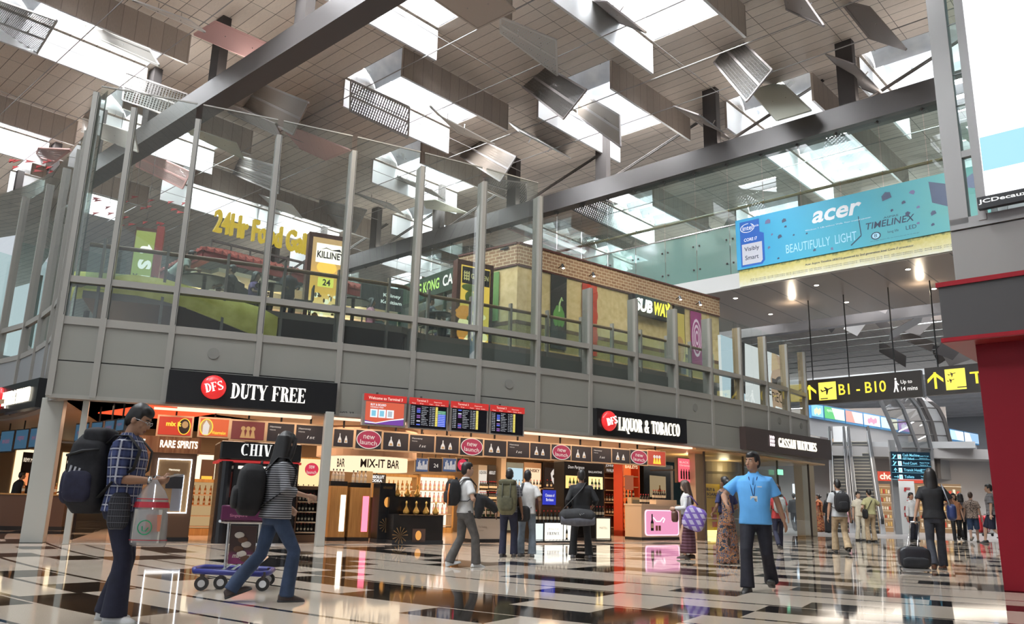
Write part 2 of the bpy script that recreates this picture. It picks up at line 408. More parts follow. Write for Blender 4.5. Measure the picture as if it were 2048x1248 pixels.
# ---- roof: planked ceiling with skylight shafts, each with two hanging side flaps
def cuts(lo, hi, vals): return sorted(set([lo, hi] + [v for v in vals if lo < v < hi]))
lc = cuts(-46, 110, [h[0] for h in HOLE] + [h[1] for h in HOLE]); rc = cuts(-14, 110, [h[2] for h in HOLE] + [h[3] for h in HOLE])
b = MB()
for i in range(len(lc)-1):
    for j in range(len(rc)-1):
        lm, rm = (lc[i]+lc[i+1])/2, (rc[j]+rc[j+1])/2
        if any(h[0] < lm < h[1] and h[2] < rm < h[3] for h in HOLE): continue
        b.box(lc[i], -rc[j+1], ZC, lc[i+1], -rc[j], ZC+.25)
o = struct('ceiling', b, M_CEIL); o.rotation_euler = (0, 0, AL)
M_FLAP = ceiling_mat('flap_slats', (.50, .42, .36), (.39, .33, .285), (.30, .25, .215))
for n, (l0, l1, r0, r1) in enumerate(HOLE):
    b = MB()                                              # shaft walls, white inside
    for x0, x1, y0, y1 in ((l0-.08, l0, -r1, -r0), (l1, l1+.08, -r1, -r0), (l0, l1, -r0, -r0+.08), (l0, l1, -r1-.08, -r1)):
        b.box(x0, y0, ZC+.02, x1, y1, ZC+1.6)
    win = struct('window_%d' % (n+1), b, M_WHITE_METAL); win.rotation_euler = (0, 0, AL)
    for q in range(4):                                    # bowed aluminium louvres that spread the daylight
        b = MB(); ym = -r0 - .85 - 1.5*q; rings = []
        for i in range(9):
            t = i/8; yy = ym - .62 + 1.15*t**1.5; zz = ZC + .05 + 1.05*t
            rings.append([Vector((l0+.05, yy, zz)), Vector((l1-.05, yy, zz)), Vector((l1-.05, yy-.02, zz+.02)), Vector((l0+.05, yy-.02, zz+.02))])
        b.loft(rings); b.build('louvre', M_LOUV, win, auto=True)
    for li, sg in ((l0-.12, -1), (l1+.12, 1)):
        f = MB(); f.box(li-.05, -r1-.05, ZC-1.32, li+.05, -r0+.05, ZC-.07)
        f.k[5 if sg > 0 else 3] = 1; f.k[3 if sg > 0 else 5] = 0; f.k[0] = 1
        fo = f.build('flap', [M_FLAP, M_WHITE_METAL], win)
# roof trusses
def LRW(L, R, z): return LR(L, R, z)
for n, R in enumerate((12.4, 28.75, 45.1, 61.5)):
    b = MB()
    b.bar(LR(-30, R, 15.38), LR(100, R, 15.38), .62, .85)
    b.bar(LR(-30, R, 14.93), LR(100, R, 14.93), .78, .06)
    ob = struct('beam', b, M_STEEL)
    p = MB()
    for k in range(-3, 14):
        L = 9.5 + 5.68*k
        p.bar(LR(L, R, 15.8), LR(L, R, ZC), .62, .34, up=ER)
        for d in (-.06, .06):                             # twin tie rods
            p.tube([LR(L-.5, R+d, 15.82), LR(L-4.0, R+d+2.2, ZC)], .035, 6)
    struct('beam', p, M_STEEL_DK)
for n, R in enumerate((5.2, 8.6, 11.0, 14.2, 17.45, 20.6, 24.2, 26.6, 31.6, 35.2, 39)):   # tension cables under the ceiling
    b = MB(); b.tube([LR(-20, R, 17.05), LR(70, R, 17.05)], .02, 6); struct('trim_cable', b, M_CABLE)
for L in (8.2, 14., 19.7, 25.4, 31.1, 36.8, 42.5):
    b = MB(); b.tube([LR(L, -4, 17.3), LR(L, 28, 17.3)], .014, 6); struct('trim_cable', b, M_CABLE)

# ---- the curved two-storey front
Z0, Z1, Z2, Z3, Z4, Z5 = 2.96, 3.683, 4.539, 5.433, 9.533, 7.153
SM = [-2.16, -1.3585] + [1.8416*i for i in range(14)]      # the mullion lines
def arcs(s0, s1, step=.62): n = max(1, int((s1-s0)/step)); return [s0 + (s1-s0)*i/n for i in range(n+1)]
def facbox(mb, s0, s1, o0, o1, z0, z1, k=0):
    mb.loft([[fac(s, o0, z0), fac(s, o1, z0), fac(s, o1, z1), fac(s, o0, z1)] for s in arcs(s0, s1)], k)
b = MB()
facbox(b, SM[0], SM[-1], .0, .25, Z0, Z1-.012); facbox(b, SM[0], SM[-1], .0, .25, Z1+.012, Z2-.05); facbox(b, SM[0], SM[-1], .02, .2, Z1-.02, Z1+.02, 1)
struct('wall_front', b, [M_PANEL, M_GAP])
for i, (px, py) in enumerate(((427, 707), (1018, 768), (1390, 815), (1559, 842), (1602, 852))):    # round speakers let into the panels
    s, z = onfac(px, py); P = fac(s, -.004, z); t = thing('wall_speaker', ('round flush loudspeaker in the grey panel above the left end of the Duty Free sign', 'round flush loudspeaker in the grey panel above the flight screens', 'round flush loudspeaker in the grey panel right of the Liquor & Tobacco sign', 'round flush loudspeaker above the left end of the watch shop sign', 'round flush loudspeaker above the right end of the watch shop sign')[i], 'speaker', P, fang(s))
    b = MB(); b.loft([[Vector((.125*cos(2*pi*j/20), y, .125*sin(2*pi*j/20))) for j in range(20)] for y in (.01, -.012)]); b.build('grille', mat('speaker_grille', (.20, .195, .18), .8), t)
b = MB(); facbox(b, SM[0], SM[-1], -.03, .2, Z2-.09, Z2+.08); struct('trim_1', b, M_FRAME)
b = MB(); facbox(b, SM[0], SM[-1], -.03, .2, Z3-.07, Z3+.07); struct('trim_2', b, M_FRAME)
b = MB(); facbox(b, SM[0], SM[-1], -.04, .3, Z0-.06, Z0+.02); struct('trim_3', b, M_FRAME)
for i, s in enumerate(SM):
    zt = Z4 if s < 9.3 else Z5
    if i == 0: zt = 9.75
    b = MB(); w2 = .062; a = fang(s); c = fac(s, 0, 0); T = Matrix.Translation(c) @ Matrix.Rotation(a, 4, 'Z')
    b.box(-w2, -.05, Z0-.02, w2, .1, Z2, 0, T); b.box(-w2, -.05, Z2, w2, .04 if i > 11 else .28, zt, 0, T)
    if i > 11: b.box(-w2, .04, Z2, w2, .24, zt, 2, T)
    b.box(w2-.025, -.052, Z2+.1, w2-.012, -.045, zt, 1, T)
    struct('trim_%d' % (i+4), b, [M_FRAME, M_GAP, mat('tan_pier', (.33, .23, .12), .5)])
for i in range(len(SM)-1):
    s0, s1 = SM[i]+.065, SM[i+1]-.065; zt = 9.95 if s1 < 9.4 else 7.35
    b = MB()
    for z0, z1 in ((Z2+.08, Z3-.07), (Z3+.07, zt)): b.quad(fac(s0, .05, z0), fac(s1, .05, z0), fac(s1, .05, z1), fac(s0, .05, z1))
    win = tag(thing('window_%d' % (60+i), None, None, fac(s0, .05, 0)), kind='structure')
    b.build('pane', M_GLASS, win, world=True)
    if zt > 9: b = MB(); b.bar(fac(s0, .05, zt), fac(s1, .05, zt), .03, .03); b.build('edge_trim', M_FRAME, win, world=True)

# ---- the left wing, curving away behind the corner
LW = [(-9.3, 16.62), (-9.75, 17.05), (-10.35, 17.95), (-11.1, 19.05), (-12.1, 20.26), (-13.2, 21.45), (-14.5, 22.5), (-16.2, 23.6), (-18.2, 24.6), (-20.6, 25.4), (-23.5, 26)]
def lw(z, o=0.0): 
    r = []
    for i, p in enumerate(LW):
        a, c = LW[max(i-1, 0)], LW[min(i+1, len(LW)-1)]; d = Vector((c[0]-a[0], c[1]-a[1], 0)).normalized(); r.append(Vector((p[0], p[1], z)) + Vector((d.y, -d.x, 0))*o)
    return r
def lwband(mb, z0, z1, o0, o1, k=0):
    mb.loft([list(q) for q in zip(lw(z0, o0), lw(z0, o1), lw(z1, o1), lw(z1, o0))], k)
b = MB(); lwband(b, Z0, Z1-.01, .02, .25); lwband(b, Z1+.01, Z2-.05, .02, .25); lwband(b, Z1-.02, Z1+.02, .04, .2, 1)
struct('wall_left', b, [mat('facade_panel_blue', (.30, .31, .32), .4, .25), M_GAP])
b = MB()
for z in (Z2, Z3, Z0): lwband(b, z-.07, z+.07, 0, .22)
struct('trim_30', b, M_FRAME)
for i in range(1, len(LW)):
    b = MB(); P, Q = lw(0)[i], lw(0, .3)[i]; b.bar(P+Vector((0, 0, Z0)), P+Vector((0, 0, 9.5)), .06, .1, up=Q-P); struct('trim_%d' % (30+i), b, M_FRAME)
    A, B = lw(0, .05)[i-1], lw(0, .05)[i]
    win = tag(thing('window_%d' % (80+i), None, None, A), kind='structure'); b = MB()
    for z0, z1 in ((Z2+.07, Z3-.07), (Z3+.07, 9.9)): b.quad(A+Vector((0, 0, z0)), B+Vector((0, 0, z0)), B+Vector((0, 0, z1)), A+Vector((0, 0, z1)))
    b.build('pane', glass('wing_glass', (.52, .68, .64), .05, body=.06, bodyc=(.2, .3, .29)), win, world=True)

# ---- columns under the front
def post(px0, px1, ptop, pbot, mt, name='pillar', dep=None):
    P, a, W, H = footed(px0, px1, ptop, pbot); b = MB(); d = dep or W
    T = Matrix.Translation(P) @ Matrix.Rotation(a, 4, 'Z'); b.box(-W/2, 0, 0, W/2, d, Z0, 0, T); return struct(name, b, mt, bevel=.01)
M_COLUMN = mat('painted_column', (.46, .46, .42), .45, .1)
M_BEIGE = mat('beige_column', (.55, .46, .30), .55)
post(53, 99, 900, 1086, M_COLUMN); post(138, 151, 900, 1089, M_COLUMN); post(639, 656, 900, 1093, M_COLUMN); post(1608, 1632, 950, 1073, M_BEIGE, dep=.35)

# ---- shop shell behind the front: ceiling, back wall, deck slab above it
b = MB()
b.loft([[fac(s, .25, 2.98), fac(s, 8.6, 2.98), fac(s, 8.6, 3.12), fac(s, .25, 3.12)] for s in arcs(-2.05, 24, 1)])
M_SHOPCEIL = mat('shop_ceiling', (.74, .60, .50), .5)
struct('ceiling', b, M_SHOPCEIL)
b = MB(); b.loft([[fac(s, 8.4, 0), fac(s, 8.6, 0), fac(s, 8.6, 3.1), fac(s, 8.4, 3.1)] for s in arcs(-1.5, 31, 1)])
struct('wall_back', b, mat('shop_back_wall', (.36, .24, .14), .6))
b = MB()
lq = lw(2.98, .25); b.loft([[p, p + Vector((5, 8.5, 0)), p + Vector((5, 8.5, .14)), p + Vector((0, 0, .14))] for p in lq]); b.hexa([(-9.3, 17.3, 3.0), (-2, 26, 3.0), (-12, 44, 3.0), (-25, 27, 3.0)], [(-9.3, 17.3, 3.1), (-2, 26, 3.1), (-12, 44, 3.1), (-25, 27, 3.1)])
struct('ceiling', b, mat('wing_soffit', (.42, .25, .15), .5))
M_MARBLE = mat('shop_marble', (.62, .52, .43), .12)
b = MB(); b.loft([[fac(s, .5, .002), fac(s, 8.5, .002), fac(s, 8.5, .012), fac(s, .5, .012)] for s in arcs(-1.6, 17, 1)])
struct('floor', b, M_MARBLE)
# ================================================================== REFLECTOR PANELS UNDER THE ROOF
def perf_mat(name, c, op):
    g = NT(name); X = g.xyz()
    fx = g.m('FRACT', g.m('DIVIDE', X[0], .11)); fy = g.m('FRACT', g.m('DIVIDE', X[1], .11))
    hole = g.m('MULTIPLY', g.m('LESS_THAN', fx, op), g.m('LESS_THAN', fy, op+.25))
    g.out(None, Alpha=g.m('SUBTRACT', 1., hole)); g.b.inputs['Base Color'].default_value = (*c, 1); g.b.inputs['Roughness'].default_value = .5
    return g.mt
PERF = {'dark': perf_mat('perforated_dark', (.07, .062, .055), .5), 'grey': perf_mat('perforated_grey', (.20, .19, .18), .55), 'brown': perf_mat('perforated_brown', (.20, .16, .13), .4),
        'pinkp': perf_mat('perforated_pink', (.56, .38, .35), .36), 'light': perf_mat('perforated_light', (.74, .72, .70), .42)}
SOLID = {'pink': mat('pink_panel', (.68, .40, .37), .6), 'white': mat('white_panel', (.86, .83, .80), .5), 'solid': mat('dark_panel', (.27, .24, .23), .55), 'cream': mat('cream_panel', (.85, .80, .74), .5),
         'slat': mat('taupe_panel', (.55, .46, .40), .55), 'green': mat('pale_green_panel', (.62, .63, .54), .5)}
def reflector(px, kind, label, zc=16.85, name='ceiling_reflector', group=None):
    R = [ray(*p) for p in px]
    M3 = Matrix((R[1], -R[2], R[3])).transposed()           # r0*1 = d1 r1 - d2 r2 + d3 r3
    try: d = M3.inverted() @ R[0]; D = [1, d[0], d[1], d[2]]
    except ValueError: D = [1, 1, 1, 1]
    if min(D) < .55 or max(D) > 1.8: D = [1/max(r.z, .05) for r in R]
    zz = sum(D[i]*R[i].z for i in range(4))/4; sc = (zc-CAMZ)/zz
    P = [CP + R[i]*(D[i]*sc) for i in range(4)]
    c = sum(P, Vector())/4; ax = (P[1]-P[0]).normalized(); n = ax.cross(P[3]-P[0]).normalized(); ay = n.cross(ax)
    mw = Matrix((ax, ay, n)).transposed().to_4x4(); mw.translation = c
    t = thing(name, label, 'ceiling panel', c, 0, group); t.rotation_mode = 'XYZ'; t.matrix_world = mw; inv = mw.inverted()
    L = [inv @ p for p in P]; L = [Vector((p.x, p.y, 0)) for p in L]
    b = MB(); b.add([(p.x, p.y, z) for z in (-.008, .008) for p in L], MB.BF); b.build('sheet', PERF.get(kind) or SOLID[kind], t)
    b = MB(); fm = {'pinkp': SOLID['pink'], 'light': SOLID['white'], 'grey': mat('reflector_frame', (.40, .38, .36), .5)}.get(kind) or (SOLID['solid'] if kind in PERF else SOLID[kind])
    for i in range(4): b.bar(L[i], L[(i+1) % 4], .07, .05)
    b.build('frame', fm, t)
    if kind in PERF: b = MB(); b.bar((L[0]+L[3])/2, (L[1]+L[2])/2, .09, .05); b.build('spine', fm, t)
    b = MB()
    for s in (.3, .7):
        q = ((L[0]+L[3])/2).lerp((L[1]+L[2])/2, s); b.bar(q + Vector((0, 0, -.03)), q + Vector((0, 0, .3)), .03)
    b.build('cable_clip', M_CHROME, t)
    return t
for px, kind, lab in (
 ([(1001,34),(1112,80),(1115,151),(1001,65)], 'light', 'pale perforated panel hung in front of the big slatted one, top centre'),
 ([(1074,122),(1173,180),(1127,238),(1039,169)], 'dark', 'dark diamond-tilted perforated panel crossing the skylight at centre'),
 ([(1156,181),(1239,231),(1241,294),(1155,231)], 'brown', 'brown perforated panel just below the dark diamond-tilted one'),
 ([(702,160),(819,214),(816,276),(700,222)], 'grey', 'grey perforated panel at the left corner of the skylight over the tall glass front'),
 ([(946,272),(1032,314),(1001,363),(920,312)], 'brown', 'brown perforated panel above the top of the last tall glass posts'),
 ([(860,212),(916,265),(989,289),(877,230)], 'cream', 'thin cream panel seen edge-on below the slatted flap at centre'),
 ([(1019,246),(1112,296),(1141,316),(1039,263)], 'white', 'thin white sliver of a panel above the bridge beam, pointing at the post'),
 ([(776,343),(864,379),(891,400),(798,360)], 'white', 'thin white panel edge behind the glass, lying across a skylight'),
 ([(710,386),(781,408),(807,429),(729,396)], 'white', 'thin white panel edge behind the glass, above the lit coffee poster'),
 ([(850,-15),(985,-20),(1030,20),(955,57)], 'slat', 'large taupe panel cut by the top edge beside the big skylight'),
 ([(967,355),(1053,366),(1052,416),(970,375)], 'dark', 'dark perforated panel against a roof post beside the last tall glass post'),
 ([(-20,-6),(114,41),(72,110),(-30,70)], 'grey', 'grey perforated panel at the top left corner'),
 ([(136,33),(300,100),(318,131),(148,55)], 'cream', 'long cream panel in front of the near left skylight'),
 ([(265,0),(379,41),(410,64),(296,15)], 'white', 'white panel edge beside the pink one near the first roof beam'),
 ([(431,43),(565,101),(524,127),(388,69)], 'pink', 'pink panel against the near roof beam'),
 ([(250,145),(375,189),(372,243),(245,200)], 'dark', 'dark perforated panel over the top of the glass corner'),
 ([(500,158),(617,205),(586,269),(479,210)], 'brown', 'brown perforated panel right of the near beam, above the glass'),
 ([(444,201),(551,248),(565,276),(458,226)], 'solid', 'dark blade-like panel under the brown one by the near beam'),
 ([(582,253),(700,300),(651,320),(562,279)], 'pink', 'pink panel behind the top edge of the glass'),
 ([(286,300),(381,344),(365,377),(272,332)], 'pinkp', 'pinkish perforated panel behind the second glass bay'),
 ([(453,305),(561,334),(558,387),(451,341)], 'dark', 'dark perforated panel behind the third tall glass post'),
 ([(148,231),(269,267),(276,303),(155,260)], 'cream', 'cream panel behind the glass corner at left'),
 ([(78,296),(141,300),(95,335),(65,325)], 'pinkp', 'small reddish perforated panel above the left glass wing'),
 ([(372,253),(472,286),(486,317),(382,269)], 'green', 'greyish panel edge between the first two roof beams'),
 ([(640,400),(733,420),(709,465),(635,440)], 'brown', 'brown perforated panel above the lit coffee poster'),
 ([(845,401),(870,399),(940,428),(853,416)], 'green', 'pale green panel behind the glass beside a skylight'),
 ([(493,381),(584,411),(604,436),(510,399)], 'white', 'white panel edge above the yellow food gallery letters'),
 ([(1548,-20),(1612,0),(1648,52),(1572,18)], 'solid', 'dark blade-like panel at the top edge, right of centre'),
 ([(1678,0),(1739,15),(1812,99),(1739,76)], 'solid', 'dark blade-like panel at the top edge beside the glass tower'),
 ([(1473,72),(1544,140),(1493,203),(1428,125)], 'dark', 'large dark perforated diamond above the bridge beam'),
 ([(1501,181),(1562,164),(1622,221),(1554,241)], 'green', 'pale panel half covering the skylight over the bridge beam'),
 ([(1652,109),(1709,129),(1775,197),(1717,174)], 'solid', 'dark blade-like panel in front of the right roof post'),
 ([(1348,212),(1399,230),(1471,284),(1422,264)], 'brown', 'narrow brown panel beside the middle roof post'),
 ([(1177,0),(1215,5),(1291,64),(1232,43)], 'solid', 'dark blade-like panel crossing the brightest skylight'),
): reflector(px, kind, lab)
rnd = random.Random(3)
for n in range(64):                                         # the same panels over the next hall
    L, R = rnd.uniform(-6, 26), rnd.uniform(42, 88); c = LR(L, R, rnd.uniform(15.6, 17.4))
    t = thing('ceiling_reflector', 'grey tilted panel under the far roof beyond the bridge', 'ceiling panel', c, AL + rnd.choice((0, .5, -.4)), 'tilted panels under the far roof')
    t.rotation_euler = (rnd.uniform(-1., 1.), rnd.uniform(-.9, .9), t.rotation_euler.z); b = MB(); b.cbox(0, 0, 0, 2.9, 1.9, .05); b.build('sheet', rnd.choice((SOLID['solid'], SOLID['slat'], SOLID['white'], M_STEEL, SOLID['solid'])), t)
for n in range(16):
    L, R = rnd.uniform(-5, 24), 44 + 3*n; b = MB(); b.tube([LR(-12, R, 16.4), LR(40, R, 16.4)], .05, 6); struct('trim_cable', b, M_CHROME)

# ================================================================== THE BRIDGE
BR = 28.62                                                  # its front runs along L at this R
def BP(L, z, o=0.): return LR(L, BR+o, z)
M_FASCIA = mat('white_fascia', (.60, .59, .57), .4)
b = MB(); b.bar(BP(-8, 9.815), BP(60, 9.815), .06, .63); struct('wall_bridge', b, M_FASCIA)
M_BRSOF = NT('bridge_soffit'); X = M_BRSOF.xyz(); fr = M_BRSOF.m('FRACT', M_BRSOF.m('DIVIDE', X[0], 1.32))
M_BRSOF.out(M_BRSOF.mix(M_BRSOF.m('LESS_THAN', fr, .035), (.20, .16, .13), (.015, .013, .012)), Roughness=.32, Metallic=.3)
b = MB(); b.box(-8, -35.5, 9.5, 60, -BR-.04, 11.2); o = struct('ceiling', b, M_BRSOF.mt); o.rotation_euler = (0, 0, AL)
M_LAMP = glow('downlight_glow', (1, .93, .8), 9)
for i, (px, py) in enumerate(((1471,596),(1633,570),(1816,538),(1693,604),(1541,628),(1868,577))):
    P = onz(px, py, 9.5); t = thing('downlight', 'round recessed downlight in the brown bridge underside', 'ceiling light', P, 0, 'downlights under the bridge')
    b = MB(); b.lathe([(.11, -.015), (.11, .01)], seg=14); b.build('bezel', M_CHROME, t); b = MB(); b.lathe([(.085, -.02), (.085, .0)], seg=14); b.build('diffuser', M_LAMP, t)
for i, L in enumerate((13.5, 8.5, 18.)): lamp('POINT', 'downlight_light', LR(L, 32, 9.1), 40, (1, .85, .65), .1)
pans = [-8 + 1.5*i for i in range(46)]
for i in range(0, len(pans)-1):
    l0, l1 = pans[i], pans[i+1]; win = tag(thing('window_%d' % (100+i), None, None, BP(l0, 10.13)), kind='structure'); b = MB()
    b.quad(BP(l0+.012, 10.13), BP(l1-.012, 10.13), BP(l1-.012, 12.15), BP(l0+.012, 12.15)); b.build('balustrade', M_FRIT, win, world=True)
    b = MB(); b.quad(BP(l0+.012, 12.19), BP(l1-.012, 12.19), BP(l1-.012, 14.9), BP(l0+.012, 14.9)); b.build('pane', M_GLASS_T, win, world=True)
    b = MB()
    for z in (10.6, 11.6):
        for l in (l0+.14, l1-.14): b.ell(BP(l, z, -.03), .045, .045, .045, 6, 4)
    b.ell(BP(l0, 14.82, -.05), .06, .06, .06, 6, 4); b.bar(BP(l0-.1, 14.82, -.04), BP(l0+.1, 14.82, -.04), .03)
    b.build('spider_fitting', M_STEEL, win, world=True)
b = MB(); b.tube([BP(-8, 12.93, .25), BP(60, 12.93, .25)], .065, 8)
t = thing('handrail', 'brown timber handrail running along the glass bridge', 'handrail', BP(8, 12.93, .25)); b.build('rail', mat('handrail_wood', (.30, .17, .075), .4), t, world=True)
b = MB(); b.tube([BP(-8, 12.17, -.0), BP(60, 12.17, 0)], .03, 6); b.build('channel', M_CHROME, t, world=True)
b = MB()
for l in pans: b.bar(BP(l, 12.93, .25), BP(l, 12.93, 0), .03)
b.build('bracket', M_CHROME, t, world=True)

# banner on the bridge
A = BP(14.15, 9.52, -.15); W = 12.6
t = thing('advertising_banner', 'long sky-blue computer advertisement banner hung on the glass bridge', 'banner', A, AL+pi)
g = NT('banner_print'); X = g.xyz(); tx = g.m('DIVIDE', X[0], 9.); nz = g.noise(.6, 3)
c = g.ramp(g.m('MULTIPLY_ADD', nz, .3, g.m('SUBTRACT', tx, .15)), [(0, (.05, .36, .62)), (.45, (.07, .40, .54)), (.9, (.13, .38, .36))])
g.out(c, Roughness=.4); g.t.links.new(c, g.b.inputs['Emission Color']); g.b.inputs['Emission Strength'].default_value = .05
b = MB(); b.box(0, 0, .68, W, .06, 2.74); b.build('print', g.mt, t)
g2 = NT('banner_foot_print'); X = g2.xyz(); c = g2.ramp(g2.m('MULTIPLY_ADD', g2.noise(9, 3), .3, X[2]), [(.05, (.80, .80, .74)), (.42, (.72, .66, .34)), (.72, (.60, .52, .16)), (.84, (.16, .20, .08))])
g2.out(c, Roughness=.5); b = MB(); b.box(.05, .04, .0, W, .09, .69); b.build('foot_strip', g2.mt, t)
INK = mat('white_ink', (.9, .92, .95), .5); INKB = mat('dark_ink', (.03, .05, .09), .5); INKBLUE = mat('blue_ink', (.02, .12, .48), .4); INKS = mat('silver_ink', (.62, .62, .68), .4)
INKP = mat('pale_blue_ink', (.45, .75, .88), .5)
b = MB(); pol(b, [(.18,.76),(1.05,.76),(1.17,.9),(1.17,2.0),(1.0,2.08),(1.0,2.62),(.18,2.62)], -.006, 0); pol(b, [(.24,.84),(1.0,.84),(1.08,.93),(1.08,1.68),(.24,1.68)], -.01, 1)
rect(b, .22, 1.72, .87, .24, -.011, 0); text(b, 'intel', .3, 2.24, .42, .2, -.013, 2, .01); text(b, 'inside', .74, 2.32, .24, .09, -.013, 2)
for k in range(18):
    a0, a1 = 2*pi*k/18, 2*pi*(k+1)/18
    if 2 < k < 4: continue
    pol(b, [(.50+.30*cos(a0), 2.33+.19*sin(a0)), (.50+.27*cos(a0), 2.33+.165*sin(a0)), (.50+.27*cos(a1), 2.33+.165*sin(a1)), (.50+.30*cos(a1), 2.33+.19*sin(a1))], -.012, 2)
text(b, 'CORE i7', .34, 1.78, .55, .13, -.013, 2, .02); text(b, 'Visibly', .34, 1.33, .62, .22, -.013, 3, .01); text(b, 'Smart', .36, 1.02, .56, .18, -.013, 3, .01)
b.build('processor_badge', [INKBLUE, INKS, INK, INKB], t)
b = MB(); text(b, 'acer', 3.05, 1.93, 1.75, .46, -.006, 0, .025, shear=.25); text(b, 'Windows 7. Life without Walls. Your trusted partner.', 2.8, 1.68, 2.4, .07, -.006, 0); text(b, 'BEAUTIFULLY  LIGHT', 2.02, .98, 2.62, .34, -.006, 1); b.build('white_lettering', [INK, INKP], t)
b = MB(); text(b, 'TIMELINEX', 4.95, 1.28, 1.62, .24, -.006, 0, .01, shear=.2); text(b, 'ASPIRE', 5.6, 1.56, .5, .07, -.006, 0); pol(b, [(4.74,1.85),(4.77,1.85),(4.82,1.13),(4.79,1.1)], -.006); pol(b, [(4.79,1.13),(4.82,1.1),(4.44,.8),(4.41,.83)], -.006)
disc(b, 5.3, 1.0, .17, .14, -.006, 0, 14); disc(b, 5.3, 1.0, .13, .105, -.008, 1, 14); text(b, '8', 5.24, .94, .1, .13, -.01, 0); text(b, 'long life', 5.7, .98, .36, .12, -.006, 0); text(b, 'LED', 6.3, 1.0, .34, .14, -.006, 0); text(b, 'the longer battery life, the more you can do on the go', 5.1, .8, 1.6, .04, -.006, 0)
b.build('dark_lettering', [INKB, INKP], t)
b = MB(); text(b, 'Acer Aspire Timeline 3830TG powered by 2nd generation Intel Core i7 processor.', 2.7, .36, 3.8, .1, .03, 0, .01)
for zz in (.26, .2): text(b, 'All brands and names are property of their respective owners. Pictures are for illustration only and may vary.', .5, zz-.06, 7.2, .045, .03, 0)
b.build('fine_lettering', INKB, t)
b = MB()
for i, (x, z, s, r) in enumerate(((1.35,2.4,.2,.2),(2.0,2.3,.16,.5),(2.05,2.05,.09,.2),(1.5,1.85,.08,1),(1.8,1.7,.15,.6),(2.35,1.65,.07,.3),(1.35,1.35,.1,.8),(2.85,1.6,.07,.3),(3.1,.9,.1,.4),(3.75,.83,.1,2),(1.7,.85,.08,.4),(5.75,2.35,.3,.5),(6.6,2.3,.16,-.3),(6.3,2.0,.12,.4),(5.9,1.8,.09,.8),(6.75,1.72,.1,.3),(6.4,1.55,.16,1.2),(7.2,1.4,.16,.6),(6.7,1.15,.09,.2),(7.15,1.0,.1,.5),(7.75,.85,.1,2))):
    q = [(-1,-.3),(.7,-.75),(1,.3),(.35,.9),(-.6,.6)]; pol(b, [(x+.62*s*(a*cos(r)-c*sin(r)), z+.62*s*(a*sin(r)+c*cos(r))) for a, c in q], -.006, int(i % 3 == 0))
pol(b, [(7.15,2.55),(8.25,2.1),(8.3,1.2),(7.2,1.78)], -.006, 0); pol(b, [(7.95,2.2),(8.5,2.5),(8.6,1.95),(8.25,2.05)], -.006, 1); text(b, 'acer', 7.75, 1.75, .2, .07, -.009, 2, shear=.2)
b.build('printed_pattern', [mat('laptop_ink', (.05, .07, .13), .4), mat('laptop_ink_violet', (.17, .16, .30), .4), INK], t)

# ================================================================== GLASS TOWER WITH THE BIG LIGHT BOX
TP = CP + ray(1915, 560)*(17.6/hypot(ray(1915, 560).x, ray(1915, 560).y)); TP.z = 0; TA = AL + pi
ex = Vector((cos(TA), sin(TA), 0)); ey = Vector((-sin(TA), cos(TA), 0))
def TX(px, py): P = onv(px, py, TP, TA); return (P-TP).dot(ex), P.z
t = thing('lift_tower', 'tall grey steel and glass lift tower at the right edge carrying a bright advertising screen', 'tower', TP, TA)
zb = TX(1912, 452)[1]; xg = TX(1975, 436)[0]; print('tower', zb, xg, TX(1968, 400), TX(2048, 385), TX(1905, 315))
M_TOW = mat('tower_frame', (.28, .27, .265), .4, .25); M_TOWP = mat('tower_panel', (.24, .225, .215), .45, .2)
b = MB(); b.box(-.03, -.02, TX(1915, 628)[1], 5, 2.6, zb-.12); b.build('lower_cladding', M_TOWP, t)
b = MB(); b.box(-.02, -.06, zb-.1, 5, .1, zb+.12); b.box(-.02, -.06, zb, .32, .2, 19); b.box(xg-.14, -.08, zb, xg, .1, 19); zt = TX(1905, 313)[1]; b.box(0, -.05, zt-.09, xg, .08, zt+.05); b.build('frame', M_TOW, t)
b = MB()
for z in (zt+1.05, zt+1.75, zt+2.9): b.box(.3, -.01, z, xg, .01, z+.02)
for x in (.62, .8): b.box(x, .5, zb, x+.1, .6, 19)
b.box(.3, 2.3, zb, 5, 2.5, 19); b.build('inner_steel', mat('lift_shaft_steel', (.24, .26, .26), .5, .3), t)
b = MB(); b.quad((.3, .02, zb), (xg, .02, zb), (xg, .02, 19), (.3, .02, 19)); b.build('glazing', M_GLASS_T, t)
zs = TX(1968, 405)[1]; x1 = 4.6
b = MB(); b.box(xg+.02, -.28, zs-.1, x1, -.05, zs); b.box(xg, -.28, zs-.1, xg+.06, -.05, zs+7.5); b.build('screen_frame', mat('screen_frame', (.28, .27, .27), .4, .3), t)
b = MB(); b.box(xg+.06, -.24, zs, x1, -.1, zs+7.4); b.build('screen', mat('advertising_screen', (.93, .98, 1), .3, emit=2.2), t)
za, zb3 = TX(1975, 350)[1], TX(1962, 285)[1]; b = MB(); rect(b, xg+.07, za, x1-xg-.1, zb3-za, -.246, 0); b.build('blue_band', glow('screen_blue', (.36, .68, .84), .95), t)
b = MB(); x0, ze0 = TX(2012, 238); ze1 = TX(2012, 142)[1]; zg0 = TX(2012, 110)[1]; zg1 = TX(2012, 40)[1]
text(b, 'G', x0-.08, zg0, .75, zg1-zg0, -.246, 0); text(b, 'E', x0, ze0, .6, ze1-ze0, -.246, 0, .02); b.build('faint_lettering', glow('screen_faint', (.68, .9, .96), 1.25), t)
xs, zz = TX(1965, 428); zz1 = TX(1965, 405)[1]
b = MB(); b.box(xs, -.34, zz, x1, -.2, zz1); b.build('name_board', M_BLACK, t)
